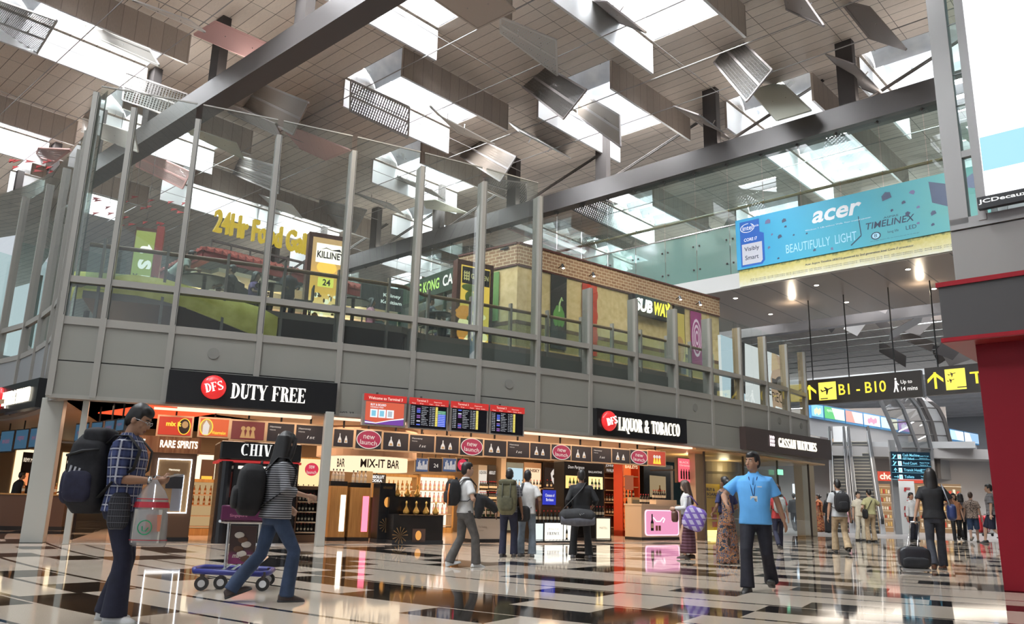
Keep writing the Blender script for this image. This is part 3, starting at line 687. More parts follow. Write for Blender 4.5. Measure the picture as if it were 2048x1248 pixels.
b = MB(); text(b, 'JCDecaux', xs+.02, zz+.075, (TX(2048,395)[0]-xs)*1.16, zz1-zz-.13, -.345, 0, .02); b.build('name_lettering', glow('white_sign_glow', (.95, .95, .95), .9), t)

# ================================================================== RED KIOSK FRAME
KP = onz(2008, 1182); M_RED = mat('red_laminate', (.20, .006, .014), .45, spec=.2); M_REDT = mat('red_trim', (.30, .008, .016), .45, spec=.25)
kx = -EL; P1 = onv(1888, 685, KP - ER*.35, TA); P0 = onv(1873, 567, KP - ER*.35, TA)
t = thing('kiosk', 'red kiosk frame with dark canopy standing at the right edge', 'kiosk', Vector((P1.x, P1.y, 0)), TA)
cx = (KP - Vector((P1.x, P1.y, 0))).dot(ex); z0, z1 = P1.z, P0.z; print('kiosk', P1, P0, cx)
b = MB(); b.hexa([(cx, .36, 0), (cx+1.2, .36, 0), (cx+1.2, .75, 0), (cx, .75, 0)], [(cx-.02, .36, z0), (cx+1.15, .36, z0), (cx+1.15, .75, z0), (cx-.02, .75, z0)]); b.build('column', M_RED, t, bevel=.01)
b = MB(); b.box(0, 0, z0+.05, 4.2, 2.6, z1-.06); b.build('fascia', mat('charcoal_fascia', (.055, .05, .05), .6), t)
b = MB(); b.box(-.03, -.03, z1-.07, 4.2, 2.65, z1); b.box(-.03, -.03, z0, 4.2, 2.65, z0+.06); b.build('red_edge', M_REDT, t)
b = MB(); b.box(-.02, -.02, z0-.012, 4.2, 2.62, z0+.002); b.build('underside', mat('red_soffit', (.30, .03, .03), .4), t)
b = MB(); b.box(cx+.62, 1.2, z0-.03, cx+.95, 1.42, z0-.012); b.build('downlight', M_LAMP, t)
b = MB(); b.box(cx+1.1, 1.5, 0, cx+1.16, 2.6, z0); b.build('edge_strip', mat('gold_edge', (.75, .55, .25), .3, .4), t)
b = MB(); b.box(cx+1.2, 2.3, 0, 4.2, 2.6, z0, 0); pol(b, [(cx+1.25, 1.5), (cx+2.2, 1.6), (cx+2.4, 2.2), (cx+1.3, 2.3)], 2.29, 1); 
for i in range(7): disc(b, cx+1.35+.2*(i % 4), 1.5+.22*(i//4)+.05*i, .07, .06, 2.285, 2, 10)
b.build('back_wall', [mat('kiosk_wall', (.42, .36, .32), .4), mat('orange_print', (.75, .16, .05), .5), mat('maroon_print', (.16, .02, .03), .5)], t)

# ================================================================== HANGING DIRECTION SIGNS
M_SIGN = mat('sign_black', (.022, .016, .012), .35); YEL = glow('sign_yellow', (1, .74, .05), 1.0); WHT = glow('sign_white', (.95, .92, .88), .95); M_YBOX = glow('sign_yellow_box', (1, .80, .10), 1.1)
HA = onz(1623, 600, 9.5); HB = onz(1866, 560, 9.5); hd = HB-HA; HANG = atan2(hd.y, hd.x); hx = Vector((cos(HANG), sin(HANG), 0))
def HX(px, py): P = onv(px, py, HA, HANG); return (P-HA).dot(hx), P.z
def arrow(b, x, z, w, h, y, k):
    pol(b, [(x+w*.42, z), (x+w*.58, z), (x+w*.58, z+h), (x+w*.42, z+h)], y, k); 
    for sg in (-1, 1): pol(b, [(x+w*.5, z+h), (x+w*.5, z+h-.22*h), (x+w*.5+sg*w*.5, z+h*.36), (x+w*.5+sg*w*.5, z+h*.58)][::sg], y-.001, k)
def plane_icon(b, x, z, s, y, k, rot=.3):
    def R(pts): return [(x+s*(a*cos(rot)-c*sin(rot)), z+s*(a*sin(rot)+c*cos(rot))) for a, c in pts]
    for q in ([(-.5,-.03),(.42,-.05),(.5,0),(.42,.05),(-.5,.05)], [(-.12,0),(.12,0),(-.12,-.36),(-.22,-.36)], [(.12,.02),(-.12,.02),(-.2,.28),(-.12,.28)], [(-.5,.02),(-.36,.02),(-.46,.2),(-.54,.2)]): pol(b, R(q), y, k)
def hang_sign(pxl, pxr, label, cat='sign'):
    x0, zt = HX(*pxl[0]); _, zb = HX(*pxl[1]); x1, _ = HX(*pxr)
    P = HA + hx*x0; t = thing('hanging_sign', label, cat, (P.x, P.y, zb), HANG); W, H = x1-x0, zt-zb
    b = MB(); b.box(0, -.09, 0, W, .09, H); b.build('housing', M_SIGN, t); return t, W, H, x0
t, W, H, x0 = hang_sign(((1600, 763), (1604, 811)), (1845, 762), 'dark hanging sign with yellow arrow reading B1 - B10')
print('hsign', W, H)
def fx(px): return HX(px, 775)[0]-x0
b = MB(); arrow(b, fx(1608), H*.2, fx(1634)-fx(1608), H*.6, -.095, 0); b.build('arrow', YEL, t)
b = MB(); rect(b, fx(1639), H*.14, fx(1674)-fx(1639), H*.72, -.094, 0); plane_icon(b, (fx(1639)+fx(1674))/2, H*.55, H*.5, -.1, 1); rect(b, fx(1642), H*.18, H*.3, H*.04, -.1, 1); b.build('aircraft_pictogram', [M_YBOX, M_BLACKM], t)
b = MB(); text(b, 'B1 - B10', fx(1679), H*.29, fx(1774)-fx(1679), H*.44, -.095, 0, .012); b.build('gate_lettering', YEL, t)
b = MB(); xx = fx(1794); disc(b, xx, H*.74, .035, .045, -.095); pol(b, [(xx-.05, H*.44), (xx+.05, H*.42), (xx+.05, H*.67), (xx-.03, H*.68)], -.095); pol(b, [(xx+.05, H*.42), (xx+.09, H*.24), (xx+.04, H*.24), (xx-.01, H*.42)], -.096); pol(b, [(xx-.05, H*.44), (xx-.0, H*.42), (xx-.05, H*.24), (xx-.1, H*.24)], -.097); pol(b, [(xx+.04,H*.62),(xx+.12,H*.52),(xx+.1,H*.49),(xx+.03,H*.56)], -.098)
text(b, 'Up to', fx(1804), H*.5, fx(1827)-fx(1804), H*.18, -.095, 0, .01); text(b, '14 mins', fx(1804), H*.27, fx(1837)-fx(1804), H*.16, -.095, 0, .01); b.build('walking_time', WHT, t)
for px in (1627, 1700, 1793): b = MB(); b.tube([Vector((fx(px), 0, H)), Vector((fx(px), 0, 9.5-t.location.z))], .025, 6); b.build('hanger_rod', M_BLACKM, t)
t, W, H, x0 = hang_sign(((1850, 737), (1855, 792)), (2075, 715), 'dark hanging sign with yellow arrow and two aircraft, half hidden by the red kiosk')
b = MB(); arrow(b, fx(1858), H*.22, fx(1890)-fx(1858), H*.6, -.095, 0); text(b, 'T2', fx(1944), H*.3, .75, H*.42, -.095, 0, .012); b.build('arrow', YEL, t)
b = MB(); xa, xb = fx(1894), fx(1935); rect(b, xa, H*.14, xb-xa, H*.74, -.094, 0); plane_icon(b, xa+(xb-xa)*.36, H*.7, H*.26, -.1, 1); plane_icon(b, xa+(xb-xa)*.28, H*.48, H*.24, -.1, 1); rect(b, xa+(xb-xa)*.55, H*.2, H*.3, H*.035, -.1, 1); b.build('aircraft_pictogram', [M_YBOX, M_BLACKM], t)
for px in (1880, 1990): b = MB(); b.tube([Vector((fx(px), 0, H)), Vector((fx(px), 0, 9.5-t.location.z))], .025, 6); b.build('hanger_rod', M_BLACKM, t)
# ================================================================== HALL ENDS AND THE FAR HALL
M_GREYW = mat('far_grey_wall', (.34, .345, .36), .6)
b = MB(); b.bar(LR(-60, 104, 6.2), LR(120, 104, 6.2), .3, 12.6); struct('wall_far', b, M_GREYW)
b = MB(); b.box(-60, -104, 12.2, 60, -70, 12.5)
for k in range(12): b.box(-60, -70-3*k, 12.0, 60, -69.8-3*k, 12.2)
o = struct('ceiling', b, mat('far_ceiling', (.55, .55, .56), .5)); o.rotation_euler = (0, 0, AL)
for k in range(4):
    for L in (-12, 10, 32): lamp('AREA', 'far_strip_light', LR(L, 72.5+7.5*k, 11.9), 420, (.95, .97, 1), 16, .35, (0, 0, AL))
for L, R in ((0, 50), (18, 56), (4, 62)): lamp('AREA', 'added_far_ceiling_fill', LR(L, R, 8.2), 900, (.95, .97, 1), 7, 3, (pi, 0, AL))  # extra upward lamps without fittings, added to lift the far ceiling
b = MB(); b.bar(LR(-40, -20, 5), LR(-40, 110, 5), .3, 30); struct('wall_right', b, M_GREYW)
b = MB(); b.bar(LR(62, -60, 4.6), LR(62, 110, 4.6), .3, 9.2); struct('wall_left_far', b, mat('far_teal_wall', (.09, .15, .145), .3))
b = MB(); b.bar(LR(62, -60, 9.6), LR(62, 110, 9.6), .6, 1.2); struct('trim_29', b, mat('pale_fascia', (.40, .46, .45), .4))
for k in range(20):
    R = -55 + 7.2*k; b = MB(); b.bar(LR(60.5, R, 0), LR(60.5, R, ZC), 1.1, 1.1, up=ER); struct('pillar', b, mat('far_pillar', (.24, .27, .265), .4))
    win = struct('window_%d' % (200+k), MB().quad(LR(62, R+.5, 10.2), LR(62, R+6.7, 10.2), LR(62, R+6.7, ZC), LR(62, R+.5, ZC)), M_GLASS_T)
# upper storey of the far hall on the left, with its lit advertising strip
A, B = Vector((15.6, 49.5, 0)), Vector((38.2, 68.6, 0)); fd = (B-A).normalized(); FANGL = atan2(fd.y, fd.x); fn = Vector((-fd.y, fd.x, 0))
def FXY(px, py, o=0.): P = onv(px, py, A - fn*o, FANGL); return P
zt, zb2 = FXY(1615, 806).z, FXY(1615, 836).z
b = MB(); b.bar(A + Vector((0, 0, zb2-.55)), B + fd*3 + Vector((0, 0, zb2-.55)), .2, 1.1); b.bar(A + fn*4 + Vector((0, 0, 3)), B + fd*3 + fn*4 + Vector((0, 0, 3)), .2, 7.0); struct('wall_far_left', b, mat('far_wall_light', (.42, .42, .43), .5))
ads = [(1615, 1640, (.25,.6,.8), (.95,.8,.5)), (1641, 1682, (.12,.52,.18), (.9,.95,.9)), (1683, 1718, (.75,.35,.3), (.95,.9,.85)), (1719, 1752, (.85,.88,.92), (.75,.35,.5)), (1753, 1786, (.6,.85,.95), (.95,.95,.7)), (1787, 1812, (.45,.25,.6), (.8,.8,.95)), (1813, 1838, (.9,.9,.92), (.6,.4,.3)), (1868, 1888, (.85,.92,.95), (.4,.7,.4)), (1889, 1916, (.5,.75,.9), (.95,.95,.95)), (1917, 1945, (.9,.93,.95), (.3,.5,.8))]
descr = ['blue and cream', 'green and white', 'red food picture', 'white and pink', 'pale blue', 'violet', 'white and brown', 'white and green', 'sky blue', 'white and blue']
for i, (xa, xb, ca, cb) in enumerate(ads):
    P = FXY(xa, 820); Q = FXY(xb, 820); Wd = (Q-P).length; t = thing('advertising_light_box', descr[i] + ' light box in the advertising strip beyond the hanging sign', 'light box', Vector((P.x, P.y, zb2)) - fn*.25, FANGL, 'advertising strip above the escalators')
    b = MB(); b.box(0, 0, 0, Wd-.05, .3, zt-zb2); b.build('housing', mat('ad_blue_edge', (.08, .3, .6), .4), t)
    b = MB(); rect(b, .03, .14, Wd-.11, zt-zb2-.22, -.012); b.build('screen', glow('ad_a%d' % i, ca, 1.05), t)
    b = MB()
    if i in (0, 3, 5): 
        for k in range(4): disc(b, Wd*(.3+.13*k), (zt-zb2)*(.45+.1*(k % 2)), Wd*.09, .2, -.018, 0, 10)
    else: pol(b, [(Wd*.5, .16), (Wd-.1, .16), (Wd-.1, zt-zb2-.1), (Wd*.35, zt-zb2-.1)], -.018)
    if i == 1: text(b, 'options', Wd*.12, .55, Wd*.4, .25, -.022)
    b.build('picture', glow('ad_b%d' % i, cb, 1.0), t)
# landing and escalators
ET = onz(1700, 884, 5.4); EA = -.386; TE = Matrix.Translation(Vector((ET.x, ET.y, 0))) @ Matrix.Rotation(EA, 4, 'Z')
b = MB(); b.box(-6, 0, 5.0, 7, 13, 5.4, 0, TE); struct('floor_upper', b, mat('upper_floor', (.4, .4, .4), .4))
b = MB(); b.box(-6, 12.6, 5.4, 7, 13, 9.0, 0, TE); struct('wall_upper', b, mat('upper_back_wall', (.42, .36, .32), .6))
M_STEP = mat('escalator_step', (.10, .10, .10), .35, .6); M_CLAD = mat('escalator_steel', (.52, .53, .55), .28, .6)
RUN = 9.3
def esc(x0t, x1t, label):
    P, Q = onv(x0t, 884, ET, EA), onv(x1t, 884, ET, EA); M0 = (P+Q)/2; M0.z = 0
    t = thing('escalator', label, 'escalator', M0 - Vector((-sin(EA), cos(EA), 0))*RUN, EA); w2 = (P-Q).length/2 - .04; n = 27; b = MB()
    b.hexa([(-w2, 0, -.01), (w2, 0, -.01), (w2, RUN, 4.7), (-w2, RUN, 4.7)], [(-w2, 0, .05), (w2, 0, .05), (w2, RUN, 5.1), (-w2, RUN, 5.1)])
    for i in range(n):
        y, z = RUN*i/n, 5.4*i/n; b.box(-w2, y, z, w2, y+RUN/n+.05, z+5.4/n-.03, 0); b.box(-w2, y-.01, z+5.4/n-.035, w2, y+.04, z+5.4/n-.01, 1)
    b.build('steps', [M_STEP, mat('step_edge', (.5, .45, .35), .5)], t)
    for sg in (-1, 1):
        x = sg*(w2+.14); b = MB(); b.hexa([(x-.13, -.9, 0), (x+.13, -.9, 0), (x+.13, RUN+.4, 5.1), (x-.13, RUN+.4, 5.1)], [(x-.1, -.7, .75), (x+.1, -.7, .75), (x+.1, RUN+.4, 6.15), (x-.1, RUN+.4, 6.15)]); b.build('side_cladding', M_CLAD, t)
        b = MB(); b.tube([(x, -1.2, .5), (x, -1.25, .8), (x, -.9, .95), (x, RUN, 6.35), (x, RUN+.9, 6.42), (x, RUN+1.1, 6.2), (x, RUN+.9, 6.0)], .07, 8); b.build('handrail', M_BLACKM, t, smooth=True)
esc(1664, 1686, 'left of the two escalators beyond the watch shop sign'); esc(1702, 1735, 'right of the two escalators, next to the steel column with blue directions')
b = MB(); b.box(0, 0, 0, .95, .12, 1.1); t = thing('notice_board', 'white notice board at the top between the two escalators', 'sign', onv(1681, 868, ET + Vector((.9, 2.4, 0)), EA) - Vector((.5,0,.6)), EA); b.build('board', mat('white_board', (.8, .8, .8), .5), t)
for i, px in enumerate((1652, 1672)):
    P = onv(px, 880, ET + Vector((2.6, 6.6, 0)), EA); t = thing('shop_counter', ('dark shop front at the head of the escalators, far left', 'brown shop front at the head of the escalators, in the middle', 'glass shop front at the head of the escalators, far right')[i], 'shop front', (P.x, P.y, 5.4), EA); b = MB(); b.box(-.4, 0, 0, .4, .5, 2.9, 0); b.build('body', mat('counter_dark%d' % i, ((.05,.04,.04), (.25,.17,.11), (.3,.3,.31))[i], .5), t); b = MB(); b.box(-.3, -.02, 1.0, .3, 0, 2.2); b.build('display', glow('counter_glow', (1, .85, .62), .8), t)
lamp('AREA', 'upper_floor_light', TE @ Vector((0, 6, 9.2)), 260, (1, .92, .82), 8, 4, (0, 0, 0))
# big curved glass wall with ribs
ribs = [([(1800,899),(1788,864),(1776,835),(1759,797)], 46.5), ([(1836,897),(1819,851),(1806,817),(1790,793)], 48), ([(1862,899),(1851,851),(1837,817),(1818,792)], 49.5), ([(1875,940),(1874,897),(1862,846),(1842,803),(1832,790)], 51), ([(1907,940),(1900,889),(1886,838),(1875,817),(1850,797)], 52.5)]
pts = [[onv(x, y, Vector((0, d, 0)), 0) for x, y in px] for px, d in ribs]
pts = [[Vector((p[0].x, p[0].y, 3.2))] + p for p in pts]
for i, p in enumerate(pts):
    b = MB(); b.tube(p, .13 if i < 3 else .2, 6); struct('trim_%d' % (300+i), b, mat('rib_dark', (.16, .16, .165), .45, .3) if i < 3 else M_STEEL)
def resample(p, n):
    L = [0]; 
    for a, c in zip(p, p[1:]): L.append(L[-1] + (c-a).length)
    o = []
    for i in range(n):
        t = L[-1]*i/(n-1); k = max(j for j in range(len(p)-1) if L[j] <= t + 1e-6); o.append(p[k].lerp(p[k+1], (t-L[k])/(L[k+1]-L[k])))
    return o
for i in range(4):
    b = MB(); a, c = resample(pts[i], 7), resample(pts[i+1], 7)
    for j in range(6): b.quad(a[j], c[j], c[j+1], a[j+1])
    struct('window_%d' % (300+i), b, glass('smoked_glass', (.62, .65, .66), .05, body=.1, bodyc=(.3, .3, .3)) if i < 3 else mat('steel_mesh_wall', (.30, .30, .30), .5, .2))
b = MB()
for k in range(4):
    rows = [resample(p, 7)[k+2] for p in pts]; b.tube(rows, .04, 5)
struct('trim_310', b, M_STEEL)
# shops at the far end, ground floor
FS = Vector((21.6, 42.5, 0))
b = MB(); b.box(11.4, 52.2, 0, 40, 52.5, 4.9, 0); b.box(11.4, 50.0, 4.4, 40, 52.2, 5.0, 0); struct('wall_far_shops', b, mat('far_shop_wall', (.38, .36, .35), .5))
def atd(px, py, d): return onv(px, py, Vector((0, d, 0)), 0)
def board(name, label, cat, px, d, mt, build=None, dep=.08, base=False, group=None, part='panel'):
    (xa, ya), (xb, yb) = px; ym = (ya+yb)/2; P, Q = atd(xa, ym, d), atd(xb, ym, d); z0 = 0 if base else atd((xa+xb)/2, yb, d).z
    t = thing(name, label, cat, (P.x, P.y, z0), 0, group); W, H = Q.x-P.x, atd((xa+xb)/2, ya, d).z-z0
    b = MB(); b.box(0, 0, 0, W, dep, H); b.build(part, mt, t)
    if build: build(t, W, H)
    return t
def fash(t, W, H):
    b = MB()
    for i, ch in enumerate('FASHION'): text(b, ch, W*(.36 + .12*sin(i*1.3)), H*(.80-.118*i), W*.34, H*.075, -.02, 0, .03, shear=.2, rot=.25*sin(i*2.1))
    b.build('lettering', mat('fashion_red', (.45, .03, .03), .5), t)
board('advertising_column', 'white column with slanting red letters spelling FASHION', 'column', ((1797, 962), (1832, 1057)), 44, mat('white_column', (.80, .80, .78), .4, emit=0), fash, .15, True)
t = board('steel_column', 'steel column behind the blue direction board', 'column', ((1785, 880), (1797, 1060)), 42.5, mat('brushed_column', (.42, .42, .42), .3, .5), None, .12, True)
BLU = mat('info_board', (.012, .03, .05), .3); CY = glow('info_cyan', (.25, .72, .95), 1.0)
def info(t, W, H):
    rows = [('Cash Machine', 'GST Refund'), ('Food Court', ''), ('Transit Hotel', ''), ('Toilets', '')]
    b = MB(); c = MB()
    for i, (a, q) in enumerate(rows):
        z = H*(.78-.25*i); text(b, a, W*.30, z + (H*.05 if q else 0), W*(.035*len(a)), H*.1, -.012, 0, .01)
        if q: text(b, q, W*.30, z-H*.07, W*.28, H*.08, -.012, 0, .01)
        text(b, 'Baggage Storage', W*.72, z+H*.05, W*.24, H*.05, -.012, 0); text(b, 'Skytrain to T2', W*.72, z-H*.04, W*.2, H*.05, -.012, 0)
        if i >= 2:
            if i == 2: arrow(c, W*.05, z-H*.05, W*.08, H*.17, -.012, 0)
            else: pol(c, [(W*.04, z+H*.03), (W*.13, z+H*.03), (W*.13, z+H*.05), (W*.04, z+H*.05)], -.012); pol(c, [(W*.13, z-H*.03), (W*.16, z+H*.04), (W*.13, z+H*.11)], -.012)
        else: pol(c, [(W*.03, z-H*.04), (W*.07, z-H*.04), (W*.14, z+H*.1), (W*.10, z+H*.1)], -.012); disc(c, W*.06, z+H*.1, W*.015, H*.03, -.012, 0, 8)
        rect(c, W*.17, z-H*.05, W*.09, H*.17, -.011, 1); rect(c, W*.195, z-H*.02, W*.04, H*.1, -.013, 0); rect(c, 0, H*(.745-.25*i)-H*.02, W, H*.008, -.01, 0)
    b.build('lettering', CY, t); c.build('pictograms', [CY, glow('info_pale', (.75, .9, 1), 1.0)], t)
board('direction_board', 'black direction board with pale blue rows: cash machine, food court, transit hotel, toilets', 'sign', ((1783, 904), (1862, 958)), 42.2, BLU, info, .16)
def choc(t, W, H): b = MB(); text(b, 'choc', W*.06, H*.16, W*.88, H*.7, -.02, 0, .03); b.build('lettering', glow('choc_white', (1, .75, .6), 1.), t)
board('shop_sign', 'red chocolate shop sign left of the white column', 'sign', ((1757, 943), (1795, 962)), 45, glow('choc_red', (.75, .07, .03), .7), choc, .1)
board('shop_fascia', 'red lit shop fascia under the blue direction board', 'sign', ((1797, 958), (1846, 966)), 46.3, glow('choc_red', (.75, .07, .03), .7), None, .1)
def disp(t, W, H):
    rr = random.Random(int(W*1000)); b = MB()
    for r in range(5):
        for k in range(6): b.box(W*(.05+.155*k), -.05, H*(.12+.17*r), W*(.05+.155*k)+W*.09, 0, H*(.12+.17*r)+H*rr.uniform(.05, .1), rr.randrange(3))
    b.build('goods', [mat('goods_red', (.5, .06, .03), .5), mat('goods_gold', (.7, .45, .15), .4), mat('goods_cream', (.75, .65, .5), .5)], t)
    b = MB()
    for r in range(6): b.box(0, -.08, H*.1+H*.17*r-.03, W, 0, H*.1+H*.17*r)
    b.build('shelves', mat('shelf_light', (.7, .6, .45), .5), t)
for xa, xb, e, lab in ((1752, 1783, .35, 'red and gold sweet shelves left of the FASHION column'), (1838, 1867, .3, 'lit shelves behind the woman with the suitcase'), (1873, 1925, .28, 'lit shelves behind the shoppers at right')):
    board('shop_shelves', lab, 'shelf', ((xa, 968), (xb, 1052)), 48, glow('shelf_warm%d' % xa, (.75, .45, .22), e), disp, .4, True, part='back_panel')
lamp('AREA', 'far_shop_light', (22, 46, 4.2), 420, (1, .86, .7), 18, 5, (0, 0, .3))
g = NT('orange_magenta_print'); X = g.xyz(); g.out(g.ramp(g.m('MULTIPLY', X[2], .42), [(.05, (.80, .50, .05)), (.45, (.75, .12, .12)), (.9, (.45, .03, .20))]), Roughness=.5)
def b1(t, W, H): b = MB(); text(b, 'SUMMER', W*.15, H*.75, W*.7, H*.12, -.01, 0); [text(b, 'shop and be rewarded', W*.12, H*(.45-.13*i), W*.6, H*.07, -.01, 0) for i in range(3)]; b.build('lettering', mat('yellow_print', (.85, .65, .1), .5), t)
board('wall_banner', 'orange and magenta banner on the far grey wall', 'banner', ((1903, 901), (1936, 945)), 60, g.mt, b1, .05)
def b2(t, W, H): b = MB(); text(b, 'FOOD', W*.1, H*.35, W*.75, H*.35, -.01, 0, .03); b.build('lettering', mat('food_purple', (.35, .05, .22), .5), t)
board('wall_banner', 'yellow banner reading FOOD beside the red kiosk column', 'banner', ((1951, 906), (1992, 952)), 58, mat('yellow_banner', (.80, .50, .12), .5), b2, .05)
def b3(t, W, H): pass
board('screen', 'tall bluish-white lit screen behind the beige column', 'screen', ((1588, 968), (1609, 1047)), 45, glow('cool_screen', (.75, .85, 1), 1.5), b3, .1)

# ================================================================== UPPER DECK: FOOD GALLERY
DECK = 5.3
def doff(s): return .9 if s > 5.6 else .42
ss = arcs(-1.9, 23.9, .8)
b = MB(); b.loft([[fac(s, doff(s), DECK-.16), fac(s, 14, DECK-.16), fac(s, 14, DECK), fac(s, doff(s), DECK)] for s in ss]); struct('floor_deck', b, mat('deck_floor', (.30, .27, .24), .4))
b = MB(); b.loft([[fac(s, .85, 3.12), fac(s, .95, 3.12), fac(s, .95, DECK-.16), fac(s, .85, DECK-.16)] for s in arcs(5.62, 23.9, .8)]); struct('wall_deck_edge', b, mat('spandrel', (.235, .235, .215), .5))
b = MB(); b.loft([[fac(s, 13.9, 3.1), fac(s, 14.1, 3.1), fac(s, 14.1, 7.0 if s > 4 else 4.5), fac(s, 13.9, 7.0 if s > 4 else 4.5)] for s in ss]); struct('wall_deck_back', b, mat('deck_back', (.12, .13, .13), .6))
# curved yellow-green lit edge of the deck at its left end
rings = []
for px, ya, yb, o in ((140,541,600,.5),(180,544,594,.5),(227,547,590,.46),(280,551,592,.42),(330,558,602,.4),(385,574,618,.4),(450,594,644,.4),(519,614,672,.4),(556,634,676,.4)):
    s, zt = onfac(px, ya, o); zb = onfac(px, yb, o)[1]; rings.append([fac(s, o, zb), fac(s, o-.06, (zt+zb)/2), fac(s, o, zt), fac(s, o+.1, zt), fac(s, o+.1, zb)])
g = NT('deck_edge_glow'); c = g.ramp(g.noise(2.2, 4), [(.3, (.42, .42, .05)), (.7, (.72, .74, .22))]); g.out(c, Roughness=.35); g.t.links.new(c, g.b.inputs['Emission Color']); g.b.inputs['Emission Strength'].default_value = .12; g.mt.cycles.emission_sampling = 'NONE'
struct('trim_320', MB().loft(rings), g.mt, smooth=True)
b = MB(); b.tube([fac(.2+.1*i, 2.2, 4.9) for i in range(10)], .05, 6); struct('trim_pipe', b, M_REDT)
b = MB(); b.tube([fac(-1.2+.2*i, 2.6, 5.0) for i in range(8)], .03, 6); struct('trim_pipe', b, M_BLACKM)
M_RAILW = mat('deck_rail_wood', (.20, .13, .06), .45)
b = MB(); b.tube([fac(s, doff(s)+.02, DECK+1.05) for s in ss if s < 17.8], .05, 8); t = thing('deck_handrail', 'dark timber handrail along the food gallery behind the glass front', 'handrail', fac(8, .9, DECK)); b.build('rail', M_RAILW, t, world=True, smooth=True)
s = -1.6
while s < 17.6:
    b = MB(); b.bar(fac(s, doff(s)+.02, DECK-.6), fac(s, doff(s)+.02, DECK+1.22), .06, .12, up=fac(s, 5)-fac(s, 4)); b.build('stanchion', M_FRAME, t, world=True); s += 1.31
b = MB()
for a, c in zip(ss, ss[1:]):
    if a < 17.6: b.quad(fac(a, doff(a)+.02, DECK+.05), fac(c, doff(c)+.02, DECK+.05), fac(c, doff(c)+.02, DECK+1.0), fac(a, doff(a)+.02, DECK+1.0))
b.build('glass_infill', M_GLASS_T, t, world=True)
# stall with the red tiled eave
HZ = 8.0; hc, hr, hl = onz(408, 497, HZ), onz(804, 598, HZ), onz(306, 552, HZ)
M_TILE = NT('red_roof_tiles'); X = M_TILE.xyz(); wv = M_TILE.m('FRACT', M_TILE.m('MULTIPLY', M_TILE.m('ADD', X[0], M_TILE.m('MULTIPLY', X[1], .0)), 4.))
M_TILE.out(M_TILE.mix(M_TILE.m('LESS_THAN', wv, .2), (.27, .055, .045), (.12, .02, .02)), Roughness=.55)
t = thing('food_stall', 'food stall with a red tiled eave and pale walls inside the food gallery', 'stall', Vector((hc.x, hc.y, DECK)), atan2(hr.y-hc.y, hr.x-hc.x)); up = Vector((0, 0, 1))
back = ((hr-hc).normalized() + (hl-hc).normalized()*.4).normalized()
e1, e2 = (hr-hc).normalized(), (hl-hc).normalized(); mit = (e1+e2)/max(abs(e1.cross(e2).z), .3)
for a, c in ((hc, hr), (hc, hl)):
    d = (c-a).normalized(); inn = Vector((-d.y, d.x, 0)); inn = inn if inn.dot(e1+e2) > 0 else -inn; b = MB(); n = int((c-a).length/.24)
    def RP(q, o, h): return (a + mit*o).lerp(c + inn*o, q) + up*h
    for i in range(n):
        p, m_, q = i/n, (i+.5)/n, (i+1)/n
        b.loft([[RP(p, o, h-.02), RP(m_, o, h+.05), RP(q, o, h-.02), RP(q, o, h-.07), RP(p, o, h-.07)] for o, h in ((-.1, 0), (1.2, .5))])
    b.build('tiled_roof', M_TILE.mt, t, world=True)
    b = MB(); b.bar(a - up*.17, c - up*.17, .08, .26); b.build('red_fascia', mat('red_fascia', (.22, .03, .03), .5), t, world=True)
    b = MB(); b.bar(a + mit*.5 - up*.5, c - up*.5 + inn*.5, .9, .12); b.bar(a + mit*1.9 - up*1.4, c + inn*1.9 - up*1.4, .1, 2.6); b.build('pale_wall', mat('stall_wall', (.66, .56, .43), .6), t, world=True)
    b = MB(); b.bar(a + mit*.9 - up*2.15, c + inn*.9 - up*2.15, .6, 1.0); b.build('counter', mat('stall_counter', (.42, .27, .11), .5), t, world=True)
    b = MB()
    for q in (.2, .45, .7, .9): P = a.lerp(c, q) + inn*.7 - up*.58; b.ell(P, .09, .09, .05, 10, 6)
    b.build('ceiling_lights', M_LAMP, t, world=True)
for q in (.25, .75): P = hc.lerp(hr, q) + Vector((-.3, 1.3, -.9)); lamp('POINT', 'stall_light', P, 45, (1, .72, .42), .15)
P = hc.lerp(hl, .5) + Vector((.6, 1., -.9)); lamp('POINT', 'stall_light', P, 25, (1, .72, .42), .15)
# yellow letters on the roof
la, lb = onz(427, 475, 8.75), onz(612, 521, 8.75); d = lb-la; t = thing('roof_sign', 'yellow standing letters reading 24Hr Food Gallery on the red tiled roof', 'sign', la, atan2(d.y, d.x)); Lw = d.length
b = MB(); text(b, '24Hr Food Gallery', 0, 0, Lw*1.24, .95, 0, 0, .02, depth=.14); b.build('lettering', mat('letter_yellow', (.85, .58, .02), .4, emit=.55), t)
b = MB(); b.box(0, .08, -.1, Lw*1.24, .14, -.03)
for k in range(7): b.bar((Lw*.2*k, .1, -.55), (Lw*.2*k, .1, -.05), .04)
b.build('support_rail', M_STEEL_DK, t)
